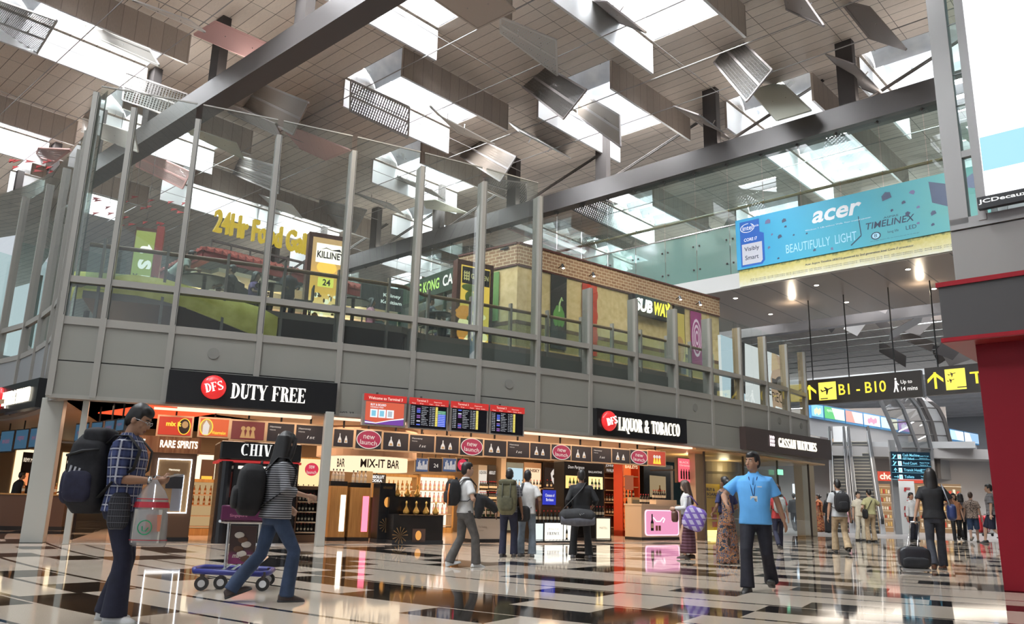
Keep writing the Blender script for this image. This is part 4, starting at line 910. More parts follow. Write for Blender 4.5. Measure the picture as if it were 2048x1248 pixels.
# tall poster boxes at the deck edge
def poster(name, label, px, off, frame_m, draw, dep=.28, margin=.1, zlow=None):
    P, a, W, H = hung(*px, off)
    if zlow is not None: H += P.z - zlow; P.z = zlow
    t = thing(name, label, 'light box', P, a); b = MB(); b.box(-.0, 0, 0, W, dep, H, 0); b.build('cabinet', frame_m, t); draw(t, W, H); return t
M_BROWN = mat('brown_cabinet', (.085, .03, .022), .4)
def killiney(t, W, H):
    g = NT('coffee_poster'); X = g.xyz(); c = g.ramp(g.m('MULTIPLY_ADD', g.noise(1.2, 2), .25, g.m('DIVIDE', X[2], H)), [(.18, (.95, .80, .45)), (.5, (.80, .42, .06)), (.9, (.42, .27, .12))])
    g.out(c, Roughness=.4); g.t.links.new(c, g.b.inputs['Emission Color']); g.b.inputs['Emission Strength'].default_value = .9; g.mt.cycles.emission_sampling = 'NONE'
    b = MB(); rect(b, W*.1, H*.02, W*.82, H*.93, -.006); b.build('poster', g.mt, t)
    b = MB(); rect(b, W*.2, H*.68, W*.76, H*.21, -.01); rect(b, W*.3, H*.42, W*.4, H*.1, -.01, 1); disc(b, W*.5, H*.63, W*.26, H*.07, -.009, 2); b.build('poster_panels', [glow('poster_white', (1, .93, .76), 1.25), glow('poster_lime', (.92, .85, .12), 1.), glow('poster_amber', (1, .62, .1), 1.)], t)
    b = MB(); text(b, 'KILLINEY', W*.23, H*.73, W*.70, H*.075, -.016, 0, .03); text(b, '24', W*.42, H*.435, W*.2, H*.07, -.016, 0, .03)
    pol(b, [(W*.3, H*.82), (W*.45, H*.85), (W*.6, H*.83), (W*.8, H*.85), (W*.85, H*.82), (W*.6, H*.825), (W*.45, H*.84)], -.016); b.build('lettering', M_BLACKM, t)
    b = MB(); rr = random.Random(5)
    for k in range(26): x, z = rr.uniform(.15, .8)*W, rr.uniform(.05, .34)*H; disc(b, x, z, rr.uniform(.02, .08)*W, rr.uniform(.008, .03)*H, -.012-.0003*k, k % 3, 9)
    b.build('kitchen_picture', [glow('pic_cream', (1, .9, .62), 1.1), mat('pic_brown', (.30, .16, .06), .5), mat('pic_grey', (.45, .40, .33), .5)], t)
poster('poster_light_box', 'tall lit coffee poster box reading KILLINEY at the deck edge', (613, 692, 468, 615), 1.55, M_BROWN, killiney, zlow=DECK)
def garden(t, W, H):
    b = MB(); rect(b, W*.1, H*.04, W*.8, H*.9, -.006, 0); b.build('poster', glow('garden_yellow', (.80, .55, .08), .8), t)
    b = MB(); rr = random.Random(9)
    for k in range(18): x, z = rr.uniform(.2, .78)*W, rr.uniform(.08, .68)*H; b.ell((x, -.012-.001*k, z), rr.uniform(.12, .24)*W, .012, rr.uniform(.04, .08)*H, 10, 6, k % 3)
    b.build('food_picture', [glow('garden_cream', (.95, .82, .42), .9), glow('garden_orange', (.75, .30, .05), .8), mat('garden_green', (.2, .32, .06), .5)], t)
    b = MB(); rect(b, W*.12, H*.72, W*.76, H*.2, -.03, 0); text(b, 'GARDEN', W*.36, H*.79, W*.48, H*.06, -.034, 1, .01); rect(b, W*.46, H*.04, W*.1, H*.64, -.06, 2)
    for k in range(3): rect(b, W*(.17+.06*k), H*.76, W*.025, H*.11, -.034, 1); rect(b, W*.16, H*(.77+.035*k), W*.16, H*.012, -.034, 1)
    b.build('header', [M_BLACKM, glow('header_olive', (.55, .52, .2), .8), glow('tube_cream', (1, .92, .55), 1.4)], t)
poster('poster_light_box', 'tall food poster box with a dark GARDEN header, left of the sandwich shop', (913, 986, 524, 655), 1.6, M_BROWN, garden, zlow=DECK)
def sushi(t, W, H):
    b = MB(); rect(b, W*.04, H*.04, W*.74, H*.92, -.006); b.build('poster', glow('lime_poster', (.42, .50, .12), .6), t)
    b = MB()
    for i, ch in enumerate('tsu'): text(b, ch, W*.3, H*(.70-.17*i), W*.4, H*.13, -.012, 0, .03, rot=-1.57)
    b.build('lettering', WHT, t); b = MB(); [text(b, ch, W*.1, H*(.42-.1*i), W*.2, H*.07, -.012, 0, .02) for i, ch in enumerate('YOU')]; b.build('dark_lettering', M_BLACKM, t)
    b = MB(); b.box(W*.8, -.05, 0, W+.05, .4, H+.08); b.build('red_side', mat('red_side', (.30, .035, .03), .5), t)
poster('poster_light_box', 'green sign box with red side behind the second glass bay', (262, 316, 455, 600), 3.2, M_BROWN, sushi, zlow=DECK)
def kopi(t, W, H): b = MB(); text(b, 'Killiney', W*.52, H*.52, W*.42, H*.2, -.01, 0, .02); text(b, 'Kopitiam', W*.47, H*.22, W*.5, H*.2, -.01, 0, .02); b.build('lettering', WHT, t)
poster('stall_sign', 'black stall sign with white handwriting reading Killiney Kopitiam', (722, 806, 573, 618), 3.6, M_BLACKM, kopi, .1)
def hk(t, W, H): b = MB(); text(b, 'HONG KONG CAFE', -W*.5, H*.25, W*.88, H*.45, -.01, 0, .025); b.build('green_lettering', glow('lime_letter', (.55, .9, .2), .9), t); b = MB(); text(b, 'CAFE', W*.42, H*.25, W*.5, H*.45, -.014, 0, .025); b.build('white_lettering', WHT, t)
P, a = onz(826, 592, 7.6), 0; Q = onz(922, 560, 7.6); d = Q-P; t = thing('cafe_stall', 'dark green cafe front with lettering HONG KONG CAFE', 'cafe', Vector((P.x, P.y, DECK)), atan2(d.y, d.x)); W = d.length
b = MB(); b.box(-1, 0, 2.1, W, .3, 2.8, 0); b.build('fascia', mat('cafe_green', (.02, .05, .035), .4), t)
b = MB(); text(b, 'NG KONG', .05, 2.27, W*.55, .36, -.012, 0, .025); b.build('green_lettering', glow('lime_letter', (.55, .9, .2), .9), t); b = MB(); text(b, 'CAFE', W*.64, 2.27, W*.34, .36, -.012, 0, .025); b.build('white_lettering', WHT, t)
b = MB(); [b.box(-1+.9*k, .05, 0, -.94+.9*k, .15, 2.1) for k in range(int((W+1)/.9)+1)]; b.box(-1, .05, .9, W, .15, .96); b.build('window_bars', mat('cafe_green', (.02, .05, .035), .4), t)
b = MB(); b.box(-1, .9, 0, W, 1., 2.1); b.build('back_wall', mat('cafe_wall', (.20, .17, .13), .6), t)
# sandwich shop block
SA, SB, SC_ = Vector((-1.79, 25.86, DECK)), Vector((.14, 24.27, DECK)), Vector((8.07, 30.63, DECK)); sa = atan2(SC_.y-SB.y, SC_.x-SB.x)
M_BRICK = NT('brick_band'); bt = M_BRICK.n('TexBrick', ins={'Color1': (.22, .12, .065, 1), 'Color2': (.30, .18, .10, 1), 'Mortar': (.50, .41, .27, 1), 'Scale': 1., 'Mortar Size': .012, 'Brick Width': .24, 'Row Height': .11})
M_BRICK.t.links.new(M_BRICK.n('CombineXYZ', ins={0: M_BRICK.m('ADD', M_BRICK.xyz()[0], M_BRICK.xyz()[1]), 1: M_BRICK.xyz()[2]}).outputs[0], bt.inputs['Vector']); M_BRICK.out(bt.outputs[0], Roughness=.7)
gc = NT('cream_wall'); gc.out(gc.ramp(gc.noise(5, 4), [(.3, (.50, .37, .16)), (.7, (.64, .50, .26))]), Roughness=.5)
go = NT('olive_dado'); go.out(go.ramp(go.noise(30, 4), [(.3, (.20, .15, .05)), (.7, (.36, .29, .12))]), Roughness=.6)
t = thing('sandwich_shop', 'cream walled sandwich shop with a brick band standing on the upper deck', 'shop', SB, sa); W = (SC_-SB).length
lx = (WM[t.name].inverted() @ SA); ux = lx.normalized()
def both(name, y0, y1, z0, z1, mt):
    b = MB(); b.box(0, y0, z0, W, y1+.2, z1); q = [Vector((0, 0, 0)), lx]; n = Vector((-ux.y, ux.x, 0)); n = n if n.x < 0 else -n
    b.hexa([n*-y0 + Vector((0, 0, z0)), lx + n*-y0 + Vector((0, 0, z0)), lx - n*.25 + Vector((0, 0, z0)), -n*.25 + Vector((0, 0, z0))], [n*-y0 + Vector((0, 0, z1)), lx + n*-y0 + Vector((0, 0, z1)), lx - n*.25 + Vector((0, 0, z1)), -n*.25 + Vector((0, 0, z1))]); b.build(name, mt, t)
both('brick_band', -.06, 0, 3.05, 3.7, M_BRICK.mt); both('top_cap', -.09, 0, 3.7, 3.76, M_BROWN); both('band_trim', -.05, 0, 3.0, 3.05, M_BROWN); both('cream_wall', 0, 0, 1.25, 3.0, gc.mt); both('rail_trim', -.03, 0, 1.13, 1.25, mat('dado_brown', (.10, .05, .025), .5)); both('olive_dado', -.02, 0, 0, 1.13, go.mt)
b = MB(); b.box(-.2, .3, 3.6, W, 3, 3.65); b.build('roof', M_BLACKM, t)
def SXZ(px, py): P = WM['sandwich_shop'].inverted() @ onv(px, py, SB, sa); return P.x, P.z
tt = t
def shop_banner(label, pxa, pxb, zt_, zb_, draw, base):
    x0, x1 = SXZ(pxa, 620)[0], SXZ(pxb, 620)[0]; t = thing('picture_banner', label, 'banner', WM[tt.name] @ Vector((x0, -.075, zb_)), sa, 'vegetable banners'); w_, h_ = x1-x0, zt_-zb_
    b = MB(); b.box(0, 0, 0, w_, .03, h_); b.build('cloth', base, t); b = MB(); mts = draw(b, w_, h_); b.build('picture', mts, t)
def pepper(b, w, h):
    for k in range(5): b.ell((w*(.3+.1*k), -.004-.002*k, h*(.42+.05*(k % 2))), w*.17, .012, h*.12, 10, 8, 0)
    b.tube([(w*.5, -.015, h*.5), (w*.52, -.02, h*.62), (w*.65, -.02, h*.7), (w*.72, -.02, h*.66)], .03, 6, 1); rect(b, 0, 0, w, h*.3, -.002, 2); return [mat('pepper_green', (.10, .26, .05), .35), mat('stalk_green', (.35, .5, .2), .4), M_BLACKM]
def tomato(b, w, h):
    for k in range(6): b.ell((w*(.3+.4*(k % 2)), -.004, h*(.12+.15*k)), w*.36, .015, h*.12, 12, 8, 0)
    return [mat('tomato_red', (.45, .05, .02), .3)]
def bread(b, w, h):
    rect(b, w*.35, h*.1, w*.6, h*.8, -.004, 0); b.ell((w*.5, -.006, h*.35), w*.4, .015, h*.2, 10, 8, 1); return [mat('mustard', (.55, .42, .1), .5), mat('bread_brown', (.40, .22, .08), .5)]
def onion(b, w, h):
    for k in range(7): b.ell((w*.5, -.003-.002*k, h*.5), w*.5*(1-.13*k), .004, h*.42*(1-.13*k), 16, 8, k % 2)
    return [mat('onion_purple', (.28, .03, .16), .4), mat('onion_white', (.72, .55, .66), .4)]
shop_banner('tall dark banner with green peppers', 1099, 1130, 2.98, .55, pepper, mat('banner_black', (.015, .012, .01), .4))
shop_banner('tall banner of red tomatoes', 1162, 1191, 2.95, .55, tomato, mat('banner_red', (.42, .04, .02), .4))
shop_banner('tall dark banner with bread right of the white and yellow letters', 1343, 1366, 2.98, .5, bread, mat('banner_black', (.015, .012, .01), .4))
shop_banner('tall banner of a cut red onion', 1378, 1399, 2.95, .95, onion, mat('banner_violet', (.25, .03, .14), .4))
n = Vector((-ux.y, ux.x, 0)); n = n if n.x < 0 else -n; ang = sa + atan2(-lx.y, -lx.x); t = thing('picture_banner', 'green cucumber banner on the short side of the sandwich shop', 'banner', WM[tt.name] @ (lx*.72 + n*.06 + Vector((0, 0, 1.3))), ang, 'vegetable banners')
b = MB(); b.box(-.1, -.02, 0, 1.1, .02, 1.6); b.build('cloth', mat('banner_green', (.13, .26, .08), .4), t); b = MB(); [b.ell((.25+.4*(k % 2), -.02-.002*k, .3+.28*k), .27, .012, .34, 14, 8, k % 2) for k in range(5)]; b.build('picture', [mat('cucumber_pale', (.45, .60, .28), .4), mat('cucumber_green', (.20, .36, .12), .4)], t)
x0, zq = SXZ(1256, 590); x1, zr = SXZ(1327, 606); t = thing('shop_sign', 'lit sandwich shop letters in white and yellow on a black backing', 'sign', WM[tt.name] @ Vector((x0, -.26, 2.28)), sa); w_ = x1-x0
b = MB(); b.box(-.05, 0, 0, w_+.05, .2, .68); b.build('backing', M_BLACKM, t)
b = MB(); text(b, 'SUB', .05, .1, w_*.47, .48, -.02, 0, .05, shear=.15); b.build('white_lettering', glow('subway_white', (1, 1, .9), 1.6), t)
b = MB(); text(b, 'WAY', w_*.52, .1, w_*.46, .48, -.02, 0, .05, shear=.15); pol(b, [(w_*.95, .5), (w_*1.02, .6), (w_*.95, .66)], -.022); b.build('yellow_lettering', glow('subway_yellow', (1, .88, .05), 1.5), t)
for i, (px, py, lab) in enumerate(((1115, 533, 'above the green peppers banner'), (1176, 547, 'above the tomato banner'), (1349, 596, 'right of the lit white and yellow letters'), (1389, 609, 'above the red onion banner'))):
    x, z = SXZ(px, py); t = thing('spot_lamp', 'small black spot lamp ' + lab, 'lamp', WM[tt.name] @ Vector((x, -.06, 3.25)), sa); b = MB(); b.tube([(0, 0, 0), (0, -.18, .06)], .015, 6); b.build('arm', M_BLACK, t); b = MB(); b.tube([(0, -.17, .09), (0, -.22, -.06)], [.035, .06], 10); b.build('head', M_BLACK, t); b = MB(); b.ell((0, -.222, -.062), .05, .05, .02, 10, 6); b.build('bulb', M_LAMP, t)
    lamp('SPOT', 'spot_light', WM[t.name] @ Vector((0, -.26, -.1)), 38, (1, .8, .5), .03, rot=(-.55, 0, sa), spot=1.5)
# watch advertisement behind the right-hand bays
P, a, W, H = hung(1444, 1577, 692, 832, .75); t = thing('watch_billboard', 'large lit watch advertisement reading TIMEPIECES behind the right end of the glass front', 'billboard', P, a)
b = MB(); b.box(0, 0, 0, W, .1, H); b.build('panel', glow('billboard_white', (.80, .82, .82), .75), t)
b = MB(); pol(b, [(0, 0), (W*.3, 0), (W*.32, H), (0, H)], -.006, 0); pol(b, [(W*.1, 0), (W*.3, 0), (W*.26, H*.45), (W*.12, H*.5)], -.008, 1); pol(b, [(W*.24, H*.3), (W*.31, H*.28), (W*.33, H), (W*.28, H)], -.01, 1)
pol(b, [(W*.72, H*.12), (W, 0), (W, H*.95), (W*.8, H), (W*.7, H*.6)], -.006, 2); pol(b, [(W*.72, H*.72), (W*.86, H*.8), (W*.8, H), (W*.74, H)], -.008, 3)
disc(b, W*.86, H*.55, W*.09, H*.13, -.01, 4, 16); disc(b, W*.86, H*.55, W*.06, H*.09, -.013, 5, 16); pol(b, [(W*.72, H*.5), (W, H*.48), (W, H*.6), (W*.72, H*.62)], -.009, 4)
pol(b, [(W*.72, H*.0), (W*.95, 0), (W*.9, H*.2), (W*.76, H*.22)], -.007, 6); b.build('picture', [glow('bb_sky', (.55, .70, .78), .7), mat('bb_dark', (.03, .03, .03), .5), glow('bb_tan', (.62, .42, .28), .6), glow('bb_hair', (.75, .55, .32), .6), mat('bb_watch', (.04, .035, .03), .4), mat('bb_dial', (.4, .38, .35), .4), glow('bb_white', (.95, .95, .93), .8)], t)
b = MB(); text(b, 'TIME', W*.5, H*.36, W*.2, H*.14, -.015); text(b, 'PIECES', W*.71, H*.28, W*.25, H*.14, -.015); text(b, 'MONTBLANC', W*.8, H*.16, W*.12, H*.04, -.015); b.build('lettering', mat('bb_ink', (.22, .20, .18), .5), t)
for q, (sx, pw) in enumerate(((5, 800), (10, 700), (15, 700))):   # added fill spots high in the hall, to brighten the food gallery
    P = fac(sx, -7, 15.4); D = fac(sx+1.5, 4, 7) - P; lamp('SPOT', 'added_gallery_fill', P, pw*2, (1, .88, .7), .15, rot=D.to_track_quat('-Z', 'Y').to_euler(), spot=.75)
# red arrow flags floating in the far left hall
rf = random.Random(4)
for k in range(34):
    px, py = (rf.uniform(0, 105), rf.uniform(322, 352)) if k < 12 else (rf.uniform(175, 370), rf.uniform(388, 455))
    P = onv(px, py, LR(37, 20), AL - pi/2); t = thing('arrow_flag', 'small red arrow shaped flag floating in the far left hall behind the glass', 'flag', P, rf.uniform(-.6, .2), 'red arrow flags in the far left hall'); b = MB(); b.poly([(0, 0), (.42, .07), (0, .14), (.07, .07)], 0, .03); b.build('flag', mat('flag_red', (.35, .03, .03), .6), t)
    if k > 20 and k % 3 == 0: c = MB(); c.tube([P + Vector((.2, 0, .2)), Vector((P.x+.2, P.y, ZC-.03))], .012, 4); c.build('wire', M_STEEL_DK, t, world=True)
# ================================================================== SHOPS UNDER THE FRONT
SGN_W = glow('sign_letter_white', (1, .96, .88), 1.35); SGN_C = glow('sign_letter_cream', (1, .93, .76), 1.3)
M_BALL = mat('sign_ball_red', (.62, .02, .02), .25, coat=.4, emit=0)
_b = NT('sign_ball_glow'); _b.out(None, Roughness=.3); _b.b.inputs['Base Color'].default_value = (.6, .015, .02, 1); _b.b.inputs['Emission Color'].default_value = (.85, .03, .03, 1); _b.b.inputs['Emission Strength'].default_value = .45; _b.mt.cycles.emission_sampling = 'NONE'
def sign_board(name, label, A, B, z0, z1, dep, mt):
    d = B-A; t = thing(name, label, 'sign', (A.x, A.y, z0), atan2(d.y, d.x)); b = MB(); b.box(0, 0, 0, d.length, dep, z1-z0); b.build('board', mt, t); return t, d.length, z1-z0
def ball(t, x, z, r, clip=False):
    b = MB(); b.ell((x, -.02, z), r, .14, r, 24, 14); b.build('red_ball', _b.mt, t, smooth=True)
    b = MB(); serif_text(b, 'DFS', x-r*.72, z-r*.36, r*1.42, r*.72, -.165, 0, .04, .03, rot=.28); b.build('ball_lettering', SGN_W, t)
def inpx(t, W, xa, xb, A, B, y):                              # where image columns fall along the board
    d = (B-A).normalized(); ang = atan2(d.y, d.x); return (onv(xa, y, A, ang)-A).dot(d), (onv(xb, y, A, ang)-A).dot(d)
A, B = fac(.05, -.22), fac(3.64, -.22); t, W, H = sign_board('shop_sign', 'wide black sign with red ball and white letters DUTY FREE over the shop entrance', A, B, 2.92, 3.63, .17, M_BLACK)
x0, x1 = inpx(t, W, 462, 611, A, B, 785); serif_text(MBX := MB(), 'DUTY FREE', x0, H*.27, x1-x0, H*.46, -.04, 0, .05); MBX.build('lettering', SGN_W, t)
xc = inpx(t, W, 427, 427, A, B, 777)[0]; ball(t, xc, H*.56, .26)
A, B = fac(11.12, -.22), fac(14.9, -.22); t, W, H = sign_board('shop_sign', 'black sign with red ball reading LIQUOR & TOBACCO, right of the flight screens', A, B, 2.93, 3.67, .17, M_BLACK)
x0, x1 = inpx(t, W, 1236, 1358, A, B, 855); serif_text(MBX := MB(), 'LIQUOR & TOBACCO', x0, H*.25, x1-x0, H*.5, -.04, 0, .05); MBX.build('lettering', SGN_C, t)
ball(t, inpx(t, W, 1217, 1217, A, B, 850)[0], H*.56, .28)
A, B = Vector((7.87, 26.98, 0)), Vector((12.45, 31.45, 0)); t, W, H = sign_board('shop_sign', 'dark brown canopy sign reading GASSAN WATCHES', A, B, 2.97, 3.72, .55, mat('sign_brown', (.045, .028, .024), .5))
x0, x1 = inpx(t, W, 1557, 1632, A, B, 890); serif_text(MBX := MB(), 'GASSAN WATCHES', x0, H*.30, x1-x0, H*.42, -.03, 0, .05); MBX.build('lettering', SGN_C, t)
x0, x1 = inpx(t, W, 1539, 1549, A, B, 885); b = MB(); rr = random.Random(2)
for k in range(9): rect(b, x0 + (x1-x0)*(k % 3)/3, H*(.28+.17*(k//3)), (x1-x0)*.25, H*.13, -.02); pol(b, [(x0 + (x1-x0)*(k % 3)/3, H*(.28+.17*(k//3))), (x0 + (x1-x0)*((k % 3)+1)/3, H*(.36+.17*(k//3))), (x0 + (x1-x0)*(k % 3)/3, H*(.45+.17*(k//3)))], -.022)
b.build('emblem', glow('emblem_pink', (1, .85, .88), 1.1), t)
B = onz(74, 785, 3.1); A = onz(-60, 815, 3.1); zt_, zb_ = onv(76, 755, B, 0).z, onv(76, 814, B, 0).z; B.z = A.z = 0; t, W, H = sign_board('shop_sign', 'black LIQUOR & TOBACCO sign on the left wing, cut by the left edge', A, B, zb_, zt_, .2, M_BLACK)
x0, x1 = inpx(t, W, 8, 60, A, B, 797); serif_text(MBX := MB(), 'LIQUOR & TOBACCO', x0, H*.25, x1-x0, H*.5, -.04, 0, .05); MBX.build('lettering', SGN_C, t)
ball(t, inpx(t, W, 0, 0, A, B, 800)[0], H*.58, .26)
b = MB(); text(b, '#02-37', 0, 0, .34, .08, 0, 0, .02); s, z = onfac(679, 829, -.01); t = thing('unit_number', 'small black unit number #02-37 on the panel right of the Duty Free sign', 'number', fac(s, -.012, z), fang(s)); b.build('digits', M_BLACKM, t)

# flight screens hung in front of the panels
M_SCR = mat('screen_black', (.01, .01, .014), .2); M_HDR = glow('header_red', (.55, .025, .02), .8); TXW = glow('screen_text', (.85, .88, .95), .9); TXY = glow('screen_yellow', (.85, .72, .15), .9)
fl = [((726, 815, 797, 856), 'welcome'), ((817, 899, 803, 860), 'a'), ((900, 979, 810, 867), 'b'), ((979, 1051, 818, 872), 'c')]
cities = ['Shanghai', 'Hong Kong', 'Guangzhou', 'Taipei', 'Hong Kong', 'Beijing', 'Bangkok', 'Bali', 'London', 'Melbourne', 'Jakarta']
for i, (px, kd) in enumerate(fl):
    P, a, W, H = hung(*px, -.42); W -= .04; t = thing('flight_screen', ('red screen headed Welcome to Terminal 3', 'departures screen with a blue column, next to the welcome screen', 'second departures screen from the welcome screen, between two others', 'departures screen at the right end of the row')[i], 'screen', Vector((P.x, P.y, 2.70)), a, 'flight screens'); H = .73
    b = MB(); b.box(0, 0, 0, W, .14, H); b.build('housing', mat('screen_housing', (.30, .28, .26), .4, .3), t)
    b = MB(); rect(b, 0, H*.78, W, H*.22, -.012); b.build('header', M_HDR, t)
    b = MB()
    if kd == 'welcome': text(b, 'Welcome to Terminal 3', W*.1, H*.83, W*.8, H*.09, -.02, 0, .01)
    else: text(b, 'Terminal 3', W*.18, H*.88, W*.28, H*.07, -.02); text(b, 'Departures', W*.62, H*.87, W*.2, H*.05, -.02); [text(b, q, W*x, H*.80, W*.1, H*.035, -.02) for q, x in (('Time', .06), ('To', .25), ('Flight', .5), ('Gate', .66), ('Remarks', .8))]
    b.build('header_lettering', glow('header_text', (1, .75, .65), .9), t)
    if kd == 'welcome':
        b = MB(); rect(b, W*.05, H*.05, W*.9, H*.71, -.006, 0); pol(b, [(W*.05, H*.05), (W*.95, H*.05), (W*.95, H*.25), (W*.6, H*.2), (W*.3, H*.1), (W*.05, H*.16)], -.008, 1); pol(b, [(W*.05, H*.12), (W*.3, H*.1), (W*.6, H*.2), (W*.95, H*.29), (W*.95, H*.25), (W*.6, H*.17), (W*.3, H*.07), (W*.05, H*.08)], -.01, 2)
        text(b, 'BUY & BOARD', W*.16, H*.63, W*.36, H*.07, -.012, 2, .02); text(b, 'HANDLE FREE', W*.16, H*.56, W*.3, H*.05, -.012, 2)
        for k in range(3): rect(b, W*(.16+.19*k), H*.26, W*.17, H*.26, -.012, 2); rect(b, W*(.19+.19*k), H*.3, W*.1, H*.18, -.014, 3 if k < 2 else 4)
        b.build('screen', [glow('scr_orange', (.60, .10, .05), .9), glow('scr_purple', (.16, .05, .32), .9), glow('scr_white', (.8, .85, .9), .9), glow('scr_cyan', (.2, .5, .65), .9), glow('scr_grey', (.4, .45, .5), .9)], t)
    else:
        b = MB(); rect(b, W*.04, H*.03, W*.92, H*.74, -.006, 0); rr = random.Random(i)
        for k in range(11):
            z = H*(.70-.058*k); 
            if rr.random() > .35: rect(b, W*.2, z-.004, W*.09, H*.035, -.008, rr.choice((3, 4, 5)))
            text(b, '%02d:%02d' % (rr.randrange(24), rr.randrange(0, 60, 5)), W*.06, z, W*.09, H*.026, -.01, 1); text(b, cities[(k+i*2) % 11], W*.32, z, W*.018*len(cities[(k+i*2) % 11]), H*.028, -.01, 1)
            text(b, 'SQ', W*.52, z, W*.04, H*.026, -.01, 1); text(b, str(rr.randrange(100, 990)), W*.58, z, W*.07, H*.026, -.01, 1); rect(b, W*.67, z-.006, W*.06, H*.05, -.008, 2); text(b, rr.choice('ABC')+str(rr.randrange(1, 20)), W*.68, z, W*.04, H*.026, -.012, 6)
            if i == 1 and k > 1: rect(b, W*.735, z-.006, W*.2, H*.05, -.008, 3 if k > 3 else 7); text(b, 'Boarding', W*.75, z, W*.15, H*.026, -.012, 1)
        b.build('screen', [M_SCR, TXW, TXY, glow('scr_blue', (.10, .16, .75), .9), glow('scr_violet', (.28, .12, .4), .8), glow('scr_pale', (.7, .7, .8), .8), M_BLACKM, glow('scr_green', (.1, .35, .2), .8)], t)
    b = MB(); b.box(W*.3, .05, H, W*.34, .09, H+.05); b.box(W*.15, .12, H*.3, W*.2, .38, H*.36); b.box(W*.8, .12, H*.3, W*.85, .38, H*.36); b.build('bracket', M_STEEL_DK, t)

# the strip of advertising screens inside
M_STRIPF = mat('strip_frame', (.45, .36, .25), .4, .2); M_NAVY = glow('ad_navy', (.012, .014, .022), .6)
strip = [(317,383,834,870,'mix'),(400,457,838,872,'melon'),(463,529,843,879,'girls'),(535,588,847,883,'hen'),(592,650,851,887,'hen'),(668,707,859,893,'bot'),(712,763,861,897,'new'),(767,817,866,900,'bot'),(820,869,871,903,'hen'),(872,918,874,906,'bot'),(921,966,877,910,'new'),(969,1013,881,912,'bot'),(1016,1059,884,914,'hen'),(1061,1101,887,917,'bot'),(1104,1142,890,919,'new'),(1144,1183,893,922,'bot'),(1185,1223,896,924,'hen'),(1225,1260,899,926,'bot'),(1261,1295,901,928,'new'),(1297,1331,903,930,'red')]
near = {668: 'just right of the slim grey pole', 712: 'right of the slim grey pole', 767: 'right of the first red new launch disc', 820: 'under the first departures screen', 872: 'left of the second red new launch disc', 921: 'under the second departures screen', 969: 'right of the second new launch disc', 1016: 'under the last departures screen', 1061: 'left of the third new launch disc', 1104: 'left of the Liquor & Tobacco sign', 1144: 'right of the third new launch disc', 1185: 'under the left end of the Liquor & Tobacco sign', 1225: 'left of the last new launch disc', 1261: 'last but one in the strip', 1297: 'at the right end of the strip', 535: 'above the striped top woman', 592: 'left of the slim grey pole', 317: 'with the words mix it', 400: 'with a red melon drink', 463: 'in dark red with three figures'}
kindl = {'new': 'red disc reading new launch', 'bot': 'dark screen with two pale decanters', 'hen': 'black cognac screen', 'red': 'red picture screen', 'mix': 'red bar screen', 'melon': 'orange red screen', 'girls': 'screen'}
PALE = glow('ad_pale', (.75, .68, .62), .8)
